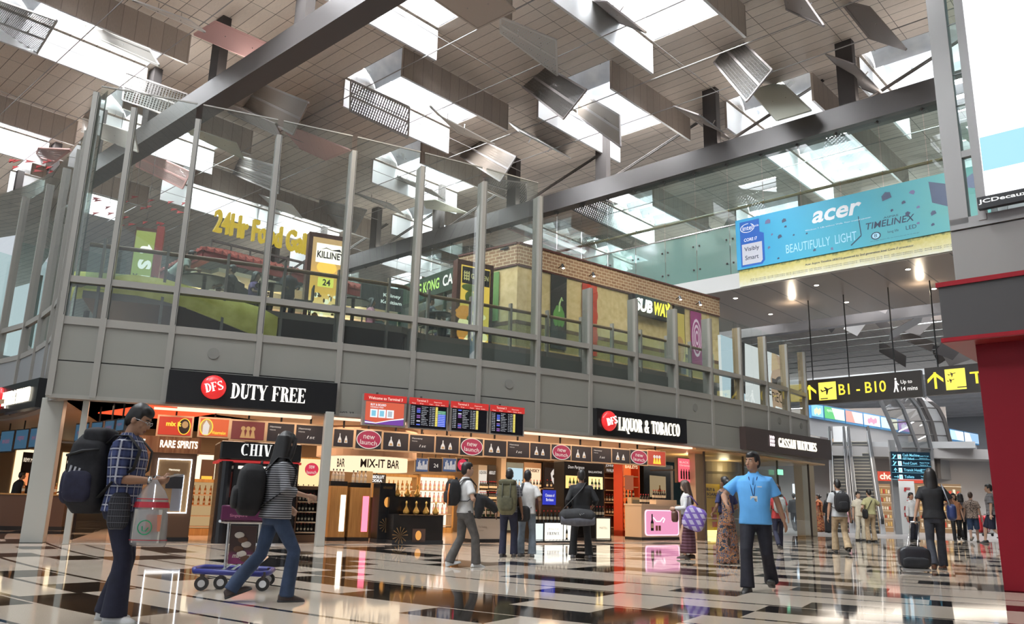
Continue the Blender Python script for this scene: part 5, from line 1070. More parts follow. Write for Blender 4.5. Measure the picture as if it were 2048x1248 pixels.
for xa, xb, ya, yb, kd in strip:
    P, a, W, H = hung(xa, xb, ya, yb, 1.75); t = thing('advertising_screen', kindl[kd] + ' ' + near[xa], 'screen', P, a, 'advertising strip over the liquor shop')
    b = MB(); b.box(-.04, .02, -.04, W+.04, .12, H+.04); b.build('frame', M_STRIPF, t)
    bm_ = {'mix': glow('ad_red', (.55, .04, .02), .9), 'melon': glow('ad_orange', (.65, .10, .03), .9), 'girls': glow('ad_maroon', (.17, .03, .03), .8), 'red': glow('ad_red2', (.45, .05, .03), .9)}.get(kd, M_NAVY)
    b = MB(); rect(b, 0, 0, W, H, .012); scr = b.build('screen', bm_, t)
    b = MB(); ms = [PALE, glow('ad_disc', (.28, .01, .05), 1.), glow('ad_yellow', (1, .6, .05), 1.), glow('ad_amber', (.45, .25, .1), .9), glow('ad_dark', (.02, .012, .01), .5)]
    if kd == 'new': disc(b, W/2, H/2, W*.49, H*.52, -.004, 0, 28); disc(b, W/2, H/2, W*.46, H*.48, -.008, 1, 28); text(b, 'new', W*.28, H*.52, W*.44, H*.2, -.012, 0, 0, rot=-.06); text(b, 'launch', W*.16, H*.2, W*.66, H*.26, -.012, 0, 0, rot=-.06)
    elif kd == 'bot':
        for x, s in ((.3, .9), (.62, .75)): pol(b, [(W*(x-.11*s), H*.22), (W*(x+.11*s), H*.22), (W*(x+.09*s), H*.42), (W*(x+.02), H*.6), (W*(x+.02), H*.85*s), (W*(x-.02), H*.85*s), (W*(x-.02), H*.6), (W*(x-.09*s), H*.42)], .004, 0); pol(b, [(W*(x-.07*s), H*.25), (W*(x+.07*s), H*.25), (W*(x+.05*s), H*.38), (W*(x-.05*s), H*.38)], .0, 3)
    elif kd == 'hen': text(b, 'Hennessy', W*.08, H*.72, W*.42, H*.13, .004, 0); text(b, 'Odyssey', W*.08, H*.58, W*.22, H*.08, .004, 0); text(b, '1st', W*.38, H*.26, W*.26, H*.16, .004, 0, shear=.4)
    elif kd == 'mix': text(b, 'mix it', W*.22, H*.48, W*.46, H*.26, -.012, 2, .04); disc(b, W*.78, H*.5, W*.2, H*.46, .004, 2, 18); disc(b, W*.78, H*.5, W*.17, H*.42, .0, 4, 18); disc(b, W*.8, H*.6, W*.1, H*.2, -.004, 3, 10)
    elif kd == 'melon': disc(b, W*.22, H*.5, W*.24, H*.5, .004, 2, 18); disc(b, W*.22, H*.5, W*.2, H*.44, .0, 3, 18); pol(b, [(W*.1, H*.05), (W*.3, H*.05), (W*.33, H*.6), (W*.2, H*.9), (W*.1, H*.6)], -.004, 0); text(b, 'Watermelon', W*.42, H*.1, W*.5, H*.2, -.006, 2, .02)
    else:
        for k in range(3): disc(b, W*(.35+.15*k), H*.6, W*.07, H*.13, .004, 3 if kd == 'girls' else 0, 10); pol(b, [(W*(.27+.15*k), H*.08), (W*(.43+.15*k), H*.08), (W*(.38+.15*k), H*.5), (W*(.32+.15*k), H*.5)], .003, 3 if kd == 'girls' else 2)
    b.build('picture', ms, scr)
    b = MB(); b.box(W*.5-.02, .05, H+.04, W*.5+.02, .09, max(2.98-P.z, H+.1)); b.build('hanger', M_BLACKM, t)
for n, (xa, xb, ya, yb) in enumerate(((0, 28, 870, 897), (30, 57, 866, 893), (59, 88, 862, 890), (90, 118, 859, 886), (150, 178, 851, 880), (182, 206, 846, 874), (209, 230, 842, 868), (232, 250, 838, 864))):
    A, B = onz(xa, (ya+yb)/2, 2.45), onz(xb, (ya+yb)/2-2, 2.45); d = B-A; H = d.length*.62
    t = thing('advertising_screen', ('dim blue screen at the left picture edge', 'dim blue screen second from the left picture edge', 'dim blue screen third from the left picture edge', 'dim blue screen just left of the thick column', 'dim blue screen just right of the slim left pole', 'dim blue screen above the rucksack of the man in plaid', 'dim blue screen nearer the head of the man in plaid', 'dim blue screen touching the head of the man in plaid')[n], 'screen', (A.x, A.y, 2.45-H/2), atan2(d.y, d.x), 'dim blue screens of the left wing')
    b = MB(); b.box(0, 0, 0, d.length*.96, .08, H); b.build('frame', M_STEEL_DK, t); b = MB(); rect(b, .03, .03, d.length*.96-.06, H-.06, -.006); b.build('screen', glow('wing_blue', (.035, .09, .15), .8), t); b = MB(); text(b, ('new launch', 'cognac')[n % 2], d.length*.2, H*.4, d.length*.5, H*.25, -.012); b.build('lettering', glow('wing_red', (.22, .06, .1), .8), t)
    b = MB(); b.box(d.length*.45, .02, H, d.length*.45+.03, .05, 2.98-(2.45-H/2)); b.build('hanger', M_BLACKM, t)
# cove lights and the ceiling lights of the shop
M_COVE = glow('cove_pink', (1, .62, .45), 1.3)
b = MB(); facbox(b, 3.9, 16.5, .75, .95, 2.90, 2.975); t = thing('cove_light', 'long pink cove light under the edge of the front', 'light', fac(9, .8, 2.9)); b.build('tube', M_COVE, t, world=True)
b = MB(); facbox(b, -.2, 3.4, 1.1, 1.25, 2.90, 2.975); t = thing('cove_light', 'short cove light under the Duty Free sign', 'light', fac(1, 1.1, 2.9)); b.build('tube', M_COVE, t, world=True)
for i, s in enumerate((-.5, 2.2, 5., 7.8, 10.6, 13.4, 16)): lamp('AREA', 'shop_light', fac(s, 4.4, 2.93), 75, (1, .70, .44), 2.2, 3.2, (0, 0, fang(s)))
for i, s in enumerate((-.6, 1.2, 3, 4.8, 6.6, 8.4, 10.2, 12, 13.8, 15.6)): lamp('AREA', 'shop_front_light', fac(s, 1.35, 2.92), 16, (1, .66, .45), 1.4, .3, (0, 0, fang(s)))
pts = [onz(x, y, 2.94) for x, y in ((196, 827), (300, 811), (440, 826), (350, 840))]; b = MB(); b.plate(*pts, .03); t = thing('red_light_panel', 'red glowing ceiling panel behind the Duty Free sign', 'light', pts[0]); b.build('panel', glow('red_ceiling_glow', (.9, .09, .03), 1.0), t, world=True)
lamp('AREA', 'red_light', sum(pts, Vector())/4 - Vector((0, 0, .08)), 14, (1, .15, .06), 1.5, 1, (0, 0, 0))

# ---- bottles, boxes and the stands that carry them
G_DK = mat('bottle_dark', (.02, .018, .015), .12); G_AMB = mat('bottle_amber', (.45, .17, .03), .12, emit=0); G_GRN = mat('bottle_green', (.03, .07, .03), .12); G_CLR = mat('bottle_clear', (.62, .60, .55), .1); C_RED = mat('cap_red', (.5, .02, .02), .4); C_GLD = mat('cap_gold', (.7, .45, .12), .3, .6); LBL = mat('label_cream', (.75, .68, .52), .6); C_BLK = M_BLACKM
def bottle_mesh(kind):
    b = MB(); body, cap = {'wine': (G_DK, C_RED), 'red': (G_DK, C_RED), 'amber': (G_AMB, C_GLD), 'green': (G_GRN, C_GLD), 'clear': (G_CLR, C_BLK), 'pink': (mat('bottle_pink', (.75, .45, .45), .15), C_GLD)}[kind]
    b.lathe([(.036, 0), (.04, .02), (.04, .17), (.03, .21), (.014, .24), (.014, .275)], seg=9, k=0); b.lathe([(.017, .275), (.017, .31)], seg=9, k=1); b.lathe([(.0408, .06), (.0408, .14)], seg=9, k=2, caps=False)
    o = b.build('bottle', [body, cap, LBL], smooth=False); return o
def decanter_mesh():
    b = MB(); b.lathe([(.05, 0), (.075, .03), (.08, .07), (.05, .13), (.02, .19), (.016, .25)], seg=12, k=0); b.lathe([(.022, .25), (.03, .28), (.012, .32)], seg=10, k=1); return b.build('decanter', [mat('gold_glass', (.72, .42, .10), .2, .35), C_GLD])
PROTO = {}
def put_items(kind, t, spots, label, group, cat='bottle', scale=1.):
    T = WM[t.name]; rz = t.rotation_euler.z
    for p in spots:
        P = T @ Vector(p)
        if kind not in PROTO:
            PROTO[kind] = o = decanter_mesh() if kind == 'decanter' else bottle_mesh(kind)
        else: o = PROTO[kind].copy(); COL.objects.link(o)
        o.location = P; o.rotation_euler = (0, 0, rz); o.scale = (scale,)*3; tag(o, label, cat, group)
M_WOOD = NT('honey_wood'); M_WOOD.out(M_WOOD.ramp(M_WOOD.noise(3, 3, M_WOOD.n('Mapping', ins={0: M_WOOD.co(), 3: (8, 8, .6)}).outputs[0]), [(.3, (.42, .23, .07)), (.7, (.60, .36, .13))]), Roughness=.4); M_WOOD = M_WOOD.mt
M_WOODD = mat('dark_wood', (.12, .06, .03), .4); M_SHELF = mat('shelf_board', (.55, .42, .28), .4); WARM = lambda e: glow('warm_back_%d' % int(e*100), (1, .68, .34), e)
def stand(name, label, px, mt, dep=.6, ang=None, cat='display stand', plinth=True):
    P, a, W, H = footed(*px, ang=ang); t = thing(name, label, cat, P, a); b = MB(); b.box(-W/2, 0, 0, W/2, dep, H, 0); b.build('body', mt, t, bevel=.008)
    if plinth: b = MB(); b.box(-W/2-.01, -.012, 0, W/2+.01, dep, .1); b.build('plinth', M_BLACKM, t)
    return t, W, H
def shelves(label, px, mt, n, kind, rows, per, back, blabel, group, dep=.45, z0=.25, header=None, ang=None, scale=1.):
    P, a, W, H = footed(*px, ang=ang); t = thing('display_shelf', label, 'shelf', P, a)
    b = MB(); b.box(-W/2, 0, 0, -W/2+.06, dep, H); b.box(W/2-.06, 0, 0, W/2, dep, H); b.box(-W/2, 0, H-.08, W/2, dep, H); b.box(-W/2, 0, 0, W/2, dep, z0-.06); b.build('carcass', mt, t)
    b = MB(); b.box(-W/2+.06, dep-.06, z0-.06, W/2-.06, dep-.02, H-.08); b.build('back_panel', back, t)
    gap = (H-.12-z0)/n
    for k in range(n):
        z = z0 + gap*k; b = MB(); b.box(-W/2+.05, .02, z-.03, W/2-.05, dep-.05, z); b.build('shelf_board', M_SHELF, t)
        if k in rows: put_items(kind, t, [(-W/2+.1+(W-.2)*(j+.5)/per, .16, z) for j in range(per)], blabel, group, scale=min(scale, (gap-.04)/.31))
    return t, W, H
def lit(t, x, z, w, h, c, e, name='light_panel', y=-.012): b = MB(); rect(b, x, z, w, h, y); return b.build(name, glow('lit_%.2f_%.2f_%.2f_%.1f' % (*c, e), c, e), t)
# far left, under the wing
A, B = onz(-40, 1042), onz(160, 1040); B = A + (B-A)*1.8; d = B-A; t = thing('lit_wall', 'cream lit niche wall with cognac displays at far left', 'shop wall', A, atan2(d.y, d.x)); W = d.length; b = MB(); b.box(0, .3, 0, W, .5, 2.9); b.build('panel', mat('niche_wall', (.50, .33, .18), .5), t)
k = W/360
for xa, xb, nm in ((16, 82, 'REMY MARTIN'), (112, 158, 'Hennessy')):
    x = (xa+40)*k; w_ = (xb-xa)*k; lit(t, x, .2, w_, 2.35, (1, .80, .50), 1.1, 'lit_frame', .28); b = MB(); rect(b, x+w_*.2, .3, w_*.6, 2.15, .26); b.build('dark_niche', mat('niche_dark', (.07, .035, .02), .4), t); b = MB(); text(b, nm, x+w_*.24, 2.1, w_*.5, .14, .25); b.build('lettering', glow('niche_letter', (1, .85, .65), .9), t); lit(t, x+w_*.3, 1.25, w_*.16, .45, (.9, .3, .12), .8, 'poster', .25); lit(t, x+w_*.52, 1.2, w_*.2, .5, (.8, .55, .35), .8, 'poster', .25)
t, W, H = stand('counter', 'brown shop counter with a pink glowing end under the left wing', (-30, 128, 990, 1054), M_WOODD, .7, cat='counter'); lit(t, W*.24, .15, W*.08, H-.25, (1, .25, .5), 1.3, 'pink_panel'); b = MB(); b.box(-W/2-.03, -.04, H, W/2+.03, .74, H+.04); b.build('top', M_WOOD, t)
put_items('amber', t, [(-W*.1+.16*j, .3, H+.04) for j in range(6)], 'amber bottle on the brown counter under the left wing', 'bottles on the left counter')
P = onz(136, 1050); t = thing('floor_vase', 'tall flame shaped amber vase by the slim left pole', 'vase', P, 0); b = MB(); b.lathe([(.10, .6), (.14, .8), (.09, 1.1), (.15, 1.4), (.05, 1.75), (.02, 1.8)], seg=14); b.build('glass_flame', glow('vase_amber', (.95, .5, .12), .8), t, smooth=True); b = MB(); b.lathe([(.22, 0), (.2, .58), (.12, .6)], seg=14); b.build('pedestal', M_WOODD, t)
# rare spirits
t, W, H = stand('spirits_booth', 'copper fronted RARE SPIRITS booth with a neon-outlined case behind the man in plaid', (296, 387, 874, 1084), M_WOODD, 1.0, cat='booth')
g = NT('copper_wood'); g.out(g.ramp(g.noise(2, 2, g.n('Mapping', ins={0: g.co(), 3: (10, 10, .5)}).outputs[0]), [(.3, (.35, .12, .04)), (.7, (.62, .30, .13))]), Roughness=.3); b = MB(); b.box(-W/2-.45, -.12, H-.36, W/2+.05, .9, H); b.build('header', g.mt, t)
b = MB(); text(b, 'RARE SPIRITS', -W*.36, H-.25, W*.84, .17, -.13, 0, .03); b.build('lettering', SGN_C, t); b = MB(); text(b, 'RIT', -W/2-.4, H-.25, .22, .17, -.13, 0, .03); b.build('end_lettering', SGN_C, t)
x0, x1, z0, z1 = -W*.36, W*.40, H*.27, H*.79; b = MB(); rect(b, x0, z0, x1-x0, z1-z0, -.01, 0); rect(b, x0+(x1-x0)*.5, z0+.05, (x1-x0)*.3, (z1-z0)*.68, -.02, 1); rect(b, x0+(x1-x0)*.3, z0+(z1-z0)*.45, (x1-x0)*.5, (z1-z0)*.22, -.022, 2); b.build('show_case', [mat('bronze_back', (.34, .21, .10), .4), mat('case_grey', (.25, .26, .30), .3), mat('case_black', (.02, .02, .025), .3)], t)
b = MB(); text(b, 'Hennessy', x0+(x1-x0)*.35, z1-.28, (x1-x0)*.32, .06, -.02); b.build('case_lettering', SGN_C, t)
b = MB()
for xa, xb, za, zb_ in ((x0, x1, z0, z0+.022), (x0, x1, z1-.022, z1), (x0, x0+.02, z0, z1), (x1-.02, x1, z0, z1)): b.box(xa, -.035, za, xb, -.012, zb_)
b.box(x0+(x1-x0)*.80, -.035, z0, x0+(x1-x0)*.815, -.02, z0+(z1-z0)*.7); b.build('neon_outline', glow('neon_white', (.85, .92, 1), 3.2), t)
shelves('honey wood shelf with gift boxes between the plastic bag and the black column', (371, 432, 958, 1072), M_WOOD, 4, 'amber', (2, 3), 4, WARM(.35), 'amber bottle on the honey wood shelf', 'bottles on the honey wood shelf')
t, W, H = stand('lit_display', 'bright lit whisky display above the honey wood shelf', (378, 440, 905, 1052), M_WOODD, .4, cat='display'); lit(t, -W*.45, H*.55, W*.9, H*.42, (1, .85, .6), 1.1); b = MB(); rect(b, -W*.2, H*.58, W*.45, H*.33, -.02, 0); rect(b, -W*.15, H*.6, W*.35, H*.1, -.025, 1); b.build('poster', [mat('poster_brown', (.10, .05, .03), .4), glow('poster_fire', (1, .45, .05), 1.)], t); lit(t, -W*.35, H*.46, W*.5, H*.07, (.9, .15, .2), 1., 'red_sign')
# whisky kiosk
t, W, H = stand('whisky_kiosk', 'black rounded whisky kiosk with red edge and serif lettering behind the striped top woman', (436, 590, 885, 1088), M_BLACK, 1.3, cat='kiosk', plinth=False)
b = MB(); b.box(-W/2-.06, -.1, H-.42, W/2+.06, 1.3, H); b.build('header', M_BLACK, t, bevel=.04); b = MB(); b.box(-W/2-.07, -.11, H-.47, W/2+.07, 1.3, H-.42); b.build('red_edge', glow('kiosk_red', (.5, .03, .03), .7), t)
b = MB(); serif_text(b, 'CHIVAS', -W*.27, H-.31, W*.62, .26, -.13, 0, .08); b.build('lettering', glow('silver_letter', (.85, .85, .82), .9), t)
for sg in (-1, 1): b = MB(); b.lathe([(.16, 0), (.16, H-.45)], (sg*(W/2-.12), -.02, 0), 14); b.build('round_column', mat('black_lacquer', (.012, .012, .014), .08), t)
b = MB(); b.lathe([(.5, .0), (.5, .03)], (W*.25, .1, 0), 20); b.build('base_plate', M_CHROME, t); lit(t, -W*.2, H*.45, W*.3, H*.25, (.5, .06, .04), .7, 'red_case', -.02); lit(t, -W*.28, H*.73, W*.5, H*.03, (1, .9, .75), 1.2, 'light_bar', -.02)
shelves('dark bottle shelf right of the striped top woman', (588, 640, 972, 1086), M_WOODD, 4, 'wine', (0, 1, 2, 3), 5, mat('dark_back', (.05, .035, .03), .5), 'dark bottle on the shelf beside the striped top woman', 'bottles beside the striped top woman')
t, W, H = stand('lit_display', 'warm lit display with a round new launch sign above the dark bottle shelf', (586, 655, 915, 1050), M_WOOD, .3, cat='display'); lit(t, -W*.48, H*.52, W*.96, H*.46, (1, .70, .36), .9); b = MB(); disc(b, -W*.02, H*.84, W*.2, .2, -.03, 0, 20); text(b, 'new', -W*.1, H*.85, W*.16, .1, -.036, 1); text(b, 'launch', -W*.16, H*.78, W*.28, .1, -.036, 1); b.build('round_sign', [glow('ad_disc2', (.5, .02, .06), 1), PALE], t); put_items('clear', t, [(-W*.4+.16*j, -.15, H*.5) for j in range(5)], 'clear bottle in the warm lit display left of the slim pole', 'clear bottles left of the slim pole')
b = MB(); b.box(-W/2, -.25, H*.5-.03, W/2, 0, H*.5); b.build('shelf_board', M_SHELF, t)
# mix-it bar
P = onz(742, 1078); P = P + Vector((0, 0, 0)); s, _ = onfac(742, 1000); a = fang(s); z0, z1 = onv(745, 941, P, a).z, onv(745, 914, P, a).z; R = (onv(826, 930, P, a)-onv(664, 930, P, a)).length/2
C2 = P + Vector((-sin(a), cos(a), 0))*R*.7; t = thing('bar_header', 'round white lit header reading MIX-IT BAR', 'sign', (C2.x, C2.y, z0), a); b = MB(); b.lathe([(R-.12, 0), (R, 0), (R, z1-z0), (R-.12, z1-z0)], seg=40); b.build('ring', glow('bar_cream', (1, .76, .5), .95), t, smooth=False)
b = MB(); b.lathe([(R+.25, z1-z0), (R+.25, 2.97-z0)], seg=40); b.build('upper_ring', mat('bar_upper', (.75, .52, .38), .5), t)
vs, fs, xa, xb, ya, yb = text_mesh('MIX-IT BAR', .02, 1.); nv = []
for v in vs:                                                # wrapped round the ring
    th = -pi/2 + ((v[0]-xa)/(xb-xa)-.45)*1.0; h = (v[1]-ya)/(yb-ya)*(z1-z0)*.62 + (z1-z0)*.18; nv.append((cos(th)*(R+.015), sin(th)*(R+.015), h))
b = MB(); b.add(nv, fs); b.build('lettering', M_BLACKM, t)
vs, fs, xa, xb, ya, yb = text_mesh('BAR', .02, 1.); b = MB(); b.add([(cos(-pi/2-1.05+((v[0]-xa)/(xb-xa))*.22)*(R+.015), sin(-pi/2-1.05+((v[0]-xa)/(xb-xa))*.22)*(R+.015), (v[1]-ya)/(yb-ya)*(z1-z0)*.62 + (z1-z0)*.18) for v in vs], fs); b.build('end_lettering', M_BLACKM, t)
b = MB(); b.lathe([(R*.55, -z0), (R*.55, 1.05-z0), (R*.62, 1.05-z0), (R*.62, 1.1-z0)], seg=30); b.build('bar_counter', M_WOODD, t); b = MB(); b.lathe([(.2, 1.1-z0), (.2, 0)], seg=14); b.build('core', mat('bar_core', (.7, .5, .3), .4), t)
for xa, xb, yt, lab, c in ((658, 692, 972, 'honey wood counter with a white light strip beside the slim pole', (1, .95, .85)), (698, 739, 975, 'honey wood counter with a pink strip under the round bar', (1, .2, .3))):
    t, W, H = stand('counter', lab, (xa, xb, yt, 1083), M_WOOD, .6, cat='counter'); lit(t, W*.12, H*.18, W*.3, H*.66, c, 1.5, 'light_strip'); b = MB(); b.box(-W/2, .05, H, W/2, .5, H+.12); b.build('dark_top', M_BLACK, t); put_items('clear', t, [(-W*.3+W*.2*j, .2, H+.12) for j in range(4)], 'clear bottle on the ' + lab, 'bottles on the ' + lab[:40])
# black and gold cognac display
t, W, H = stand('display_column', 'tall black column with a sunburst picture beside the gold bottles', (757, 789, 966, 1087), M_BLACK, .5, cat='column')
b = MB(); [pol(b, [(0, H*.3), (.42*W*cos(q*.5+.1), H*.3+.42*W*sin(q*.5+.1)), (.42*W*cos(q*.5+.22), H*.3+.42*W*sin(q*.5+.22))], -.012) for q in range(12)]; disc(b, 0, H*.68, W*.2, W*.3, -.012, 1, 12); text(b, 'HENNESSY', -W*.3, H*.9, W*.6, .06, -.012); b.build('picture', [mat('dull_gold', (.30, .18, .07), .4, .4), glow('amber_glow', (.8, .35, .08), .8)], t)
t, W, H = stand('bottle_display', 'two-tier black cognac display with golden decanters', (786, 886, 1029, 1089), M_BLACK, .9, cat='display'); b = MB(); b.box(-W/2, .35, H, W*.34, .85, H+.42); b.build('upper_tier', M_BLACK, t)
b = MB(); [pol(b, [(-W*.36, H*.3), (-W*.36+.2*cos(q*.5), H*.3+.2*sin(q*.5)), (-W*.36+.2*cos(q*.5+.12), H*.3+.2*sin(q*.5+.12))], -.014) for q in range(12)]; rect(b, -W*.12, H*.08, W*.26, H*.44, -.012, 1); b.ell((0, -.016, H*.3), W*.06, .01, H*.16, 10, 8, 2); b.build('front_picture', [mat('dull_gold', (.30, .18, .07), .4, .4), mat('picture_dark', (.09, .05, .04), .4), glow('amber_glow', (.8, .35, .08), .8)], t); b = MB(); b.box(-W*.4, -.02, H-.02, W/2, .3, H); b.build('glass_ledge', mat('ledge_brown', (.15, .09, .05), .2), t)
put_items('decanter', t, [(-W*.22+W*.2*j, .14, H) for j in range(4)], 'golden decanter on the lower tier of the black display', 'golden decanters on the lower tier', 'decanter'); put_items('decanter', t, [(-W*.3+W*.2*j, .5, H+.42) for j in range(3)], 'golden decanter on the upper tier of the black display', 'golden decanters on the upper tier', 'decanter')
# back of the shop, centre
shelves('warm lit bottle wall behind the gold decanters', (742, 835, 948, 1052), M_WOOD, 4, 'amber', (1, 2, 3), 9, WARM(.8), 'amber bottle on the warm lit wall behind the gold decanters', 'bottles on the warm lit wall'); shelves('pale bottle shelf behind the boy with the orange rucksack', (836, 908, 950, 1050), M_WOOD, 4, 'pink', (1, 2, 3), 7, glow('pale_back', (1, .86, .72), .9), 'rosy bottle on the pale shelf', 'rosy bottles on the pale shelf')
P, a, W, H = hung(734, 772, 948, 966, 6.6); t = thing('brand_panel', 'black vodka panel with white letters in the back of the shop', 'sign', P, a); b = MB(); b.box(0, 0, 0, W, .08, H); b.build('panel', M_BLACKM, t); b = MB(); text(b, 'ABSOLUT', W*.1, H*.5, W*.8, H*.36, -.01, 0, .04); text(b, 'VODKA', W*.1, H*.1, W*.7, H*.32, -.01, 0, .04); b.build('lettering', WHT, t)
b = MB(); b.box(W*.5, .03, H, W*.5+.03, .06, 2.98-P.z); b.build('hanger', M_BLACKM, t)
for i, (xa, xb, tx) in enumerate(((832, 856, 'stars'), (858, 884, '24'), (886, 912, 'city'), (914, 936, 'new'))):
    P, a, W, H = hung(xa, xb, 917, 943, 3.6); t = thing('advertising_screen', ('small blue night screen left of the one reading 24', 'small black screen reading 24', 'small blue screen right of the one reading 24', 'small red disc screen by the head of the boy with the rucksack')[i], 'screen', P, a); b = MB(); b.box(-.02, .01, -.02, W+.02, .08, H+.02); b.build('frame', M_STRIPF, t); b = MB(); rect(b, 0, 0, W, H, .0, i % 2); b.build('screen', [glow('night_blue', (.05, .08, .16), .9), M_NAVY], t)
    b = MB()
    if tx == 'new': disc(b, W*.5, H*.5, W*.46, H*.46, -.008, 1, 20); text(b, 'new', W*.25, H*.5, W*.4, H*.18, -.014)
    elif tx == '24': text(b, '24', W*.35, H*.3, W*.35, H*.3, -.012)
    else: [rect(b, W*(.08+.09*k), H*.15, W*.05, H*(.2+.5*abs(sin(k*2.3))), -.01) for k in range(10)]
    b.build('picture', [PALE, glow('ad_disc2', (.5, .02, .06), 1)], t); b = MB(); b.box(W*.5, .03, H, W*.5+.02, .05, 2.98-P.z); b.build('hanger', M_BLACKM, t)
t, W, H = stand('counter', 'pale grey counter behind the boy with the orange rucksack', (944, 1001, 1037, 1086), mat('pale_counter', (.52, .47, .40), .4), .7, cat='counter'); b = MB(); text(b, 'The Tasting', -W*.3, H*.6, W*.3, .06, -.012); text(b, 'Counter', -W*.3, H*.48, W*.2, .05, -.012); b.build('lettering', mat('grey_letter', (.3, .27, .22), .5), t); b = MB(); b.box(-W/2, 0, H, W/2, .7, H+.05); b.build('dark_top', M_BLACK, t)
put_items('green', t, [(-W*.4+.14*j, .3, H+.05) for j in range(6)], 'green bottle on the pale grey counter', 'green bottles on the pale grey counter')
for xa, xb, yt, yb, lab, c, e, tx, tc in ((955, 973, 930, 1052, 'white LIQUORS column of shelves', (.85, .78, .68), .7, 'LIQUORS', 0), (974, 991, 930, 1050, 'black column of red capped bottles', (.03, .02, .02), .4, 'ABSOLUT', 1), (1012, 1046, 925, 1052, 'pale blue lit fridge behind the olive rucksack', (.45, .62, .70), .9, '', 0), (1047, 1082, 925, 1052, 'peach lit whisky column behind the man in the white shirt', (1, .66, .42), .9, 'WHISKY', 0), (1085, 1128, 925, 1058, 'black column with a white crest', (.03, .02, .02), .4, '', 1)):
    t, W, H = stand('display_column', lab, (xa, xb, yt, yb), mat('column_body_%d' % xa, tuple(q*.5 for q in c), .4), .5, cat='column'); lit(t, -W*.44, H*.42, W*.88, H*.5, c, e, 'back_light')
    b = MB()
    if tx: text(b, tx, -W*.38, H*.86, W*.76, .12, -.02, 0, .03)
    if xa == 1085: pol(b, [(-.18, H*.84), (-.1, H*.88), (0, H*.91), (.1, H*.88), (.18, H*.84), (.12, H*.74), (0, H*.68), (-.12, H*.74)], -.02); disc(b, 0, H*.8, .08, .07, -.024, 1, 8)
    b.build('emblem', [PALE if tc else M_BLACKM, M_BLACKM], t)
    for q in range(2): b = MB(); b.box(-W*.46, -.16, H*(.47+.16*q)-.02, W*.46, 0, H*(.47+.16*q)); b.build('shelf_board', M_SHELF, t); put_items(('red', 'clear')[xa in (1012,)], t, [(-W*.36+W*.18*j, -.08, H*(.47+.16*q)) for j in range(5)], 'bottle on the ' + lab, 'bottles on the ' + lab[:44])
post(1392, 1412, 905, 1078, mat('cream_pillar', (.66, .54, .40), .5), dep=.3); post(1001, 1011, 920, 1055, mat('cream_pillar', (.66, .54, .40), .5), dep=.3); post(1470, 1487, 895, 1070, M_BEIGE, dep=.3)
# wine table with white lit fronts
t, W, H = stand('wine_table', 'wine table with white lit FRANCE front and a blue screen on top', (1066, 1152, 1044, 1086), M_BLACK, 1.0, cat='table')
b = MB(); rect(b, -W*.48, H*.1, W*.2, H*.82, -.012, 1); rect(b, -W*.24, H*.1, W*.42, H*.85, -.012, 0); rect(b, W*.2, H*.1, W*.28, H*.85, -.012, 0); b.build('lit_front', [glow('white_front', (1, .95, .85), 1.15), glow('pale_front', (.75, .82, .80), .9)], t)
b = MB(); text(b, 'Wines from', -W*.17, H*.62, W*.26, H*.1, -.02); serif_text(b, 'FRANCE', -W*.18, H*.38, W*.28, H*.15, -.02, 0); [pol(b, [(x-.035, H*.15), (x+.035, H*.15), (x+.035, H*.55), (x+.012, H*.68), (x+.012, H*.85), (x-.012, H*.85), (x-.012, H*.68), (x-.035, H*.55)], -.018, 1) for x in (W*.27, W*.4)]; [rect(b, x-.03, H*.25, .06, H*.2, -.021, 2) for x in (W*.27, W*.4)]; b.build('front_print', [mat('print_grey', (.25, .27, .28), .5), G_DK, LBL], t)
b = MB(); b.box(-W*.35, .3, H, W*.3, .7, H+.42); b.box(-W*.3, .4, H+.42, W*.2, .7, H+.75); b.build('riser', M_WOODD, t); b = MB(); b.box(-.22, .26, H+.46, .22, .3, H+.86); b.build('blue_screen', glow('screen_royal', (.02, .03, .35), 1.1), t); b = MB(); text(b, 'Chateaux of', -.16, H+.68, .32, .08, .25); text(b, 'Bordeaux', -.13, H+.56, .26, .08, .25); b.build('screen_lettering', WHT, t)
put_items('wine', t, [(-W*.45+.13*j, .14, H) for j in range(int(W/.14))], 'wine bottle on the front edge of the FRANCE table', 'wine bottles on the FRANCE table'); put_items('wine', t, [(-W*.3+.12*j, .5, H+.42) for j in range(3)] + [(W*.16+.1*j, .5, H+.42) for j in range(2)], 'wine bottle on the riser beside the blue screen', 'wine bottles on the riser')
# champagne frame, whisky, red liqueur unit
t, W, H = stand('champagne_display', 'black champagne display with two yellow lit niches behind the man in black', (1128, 1208, 925, 1082), M_BLACK, .5, cat='display'); lit(t, -W*.47, H*.66, W*.36, H*.16, (1, .62, .2), 1.1, 'lit_niche'); lit(t, W*.1, H*.66, W*.36, H*.16, (1, .72, .3), 1.2, 'lit_niche')
b = MB(); text(b, 'Dom Perignon', -W*.42, H*.9, W*.4, .12, -.012, 0, shear=.2); text(b, 'BALLANTINE', W*.1, H*.87, W*.34, .06, -.012); b.build('lettering', PALE, t)
put_items('green', t, [(-W*.4+.14*j, -.08, H*.66) for j in range(3)], 'champagne bottle in the left yellow niche', 'champagne bottles in the left niche'); put_items('green', t, [(W*.15+.14*j, -.08, H*.66) for j in range(3)], 'champagne bottle in the right yellow niche', 'champagne bottles in the right niche'); b = MB(); b.box(-W*.47, -.14, H*.65, W*.47, 0, H*.66); b.build('niche_ledge', M_BLACK, t)
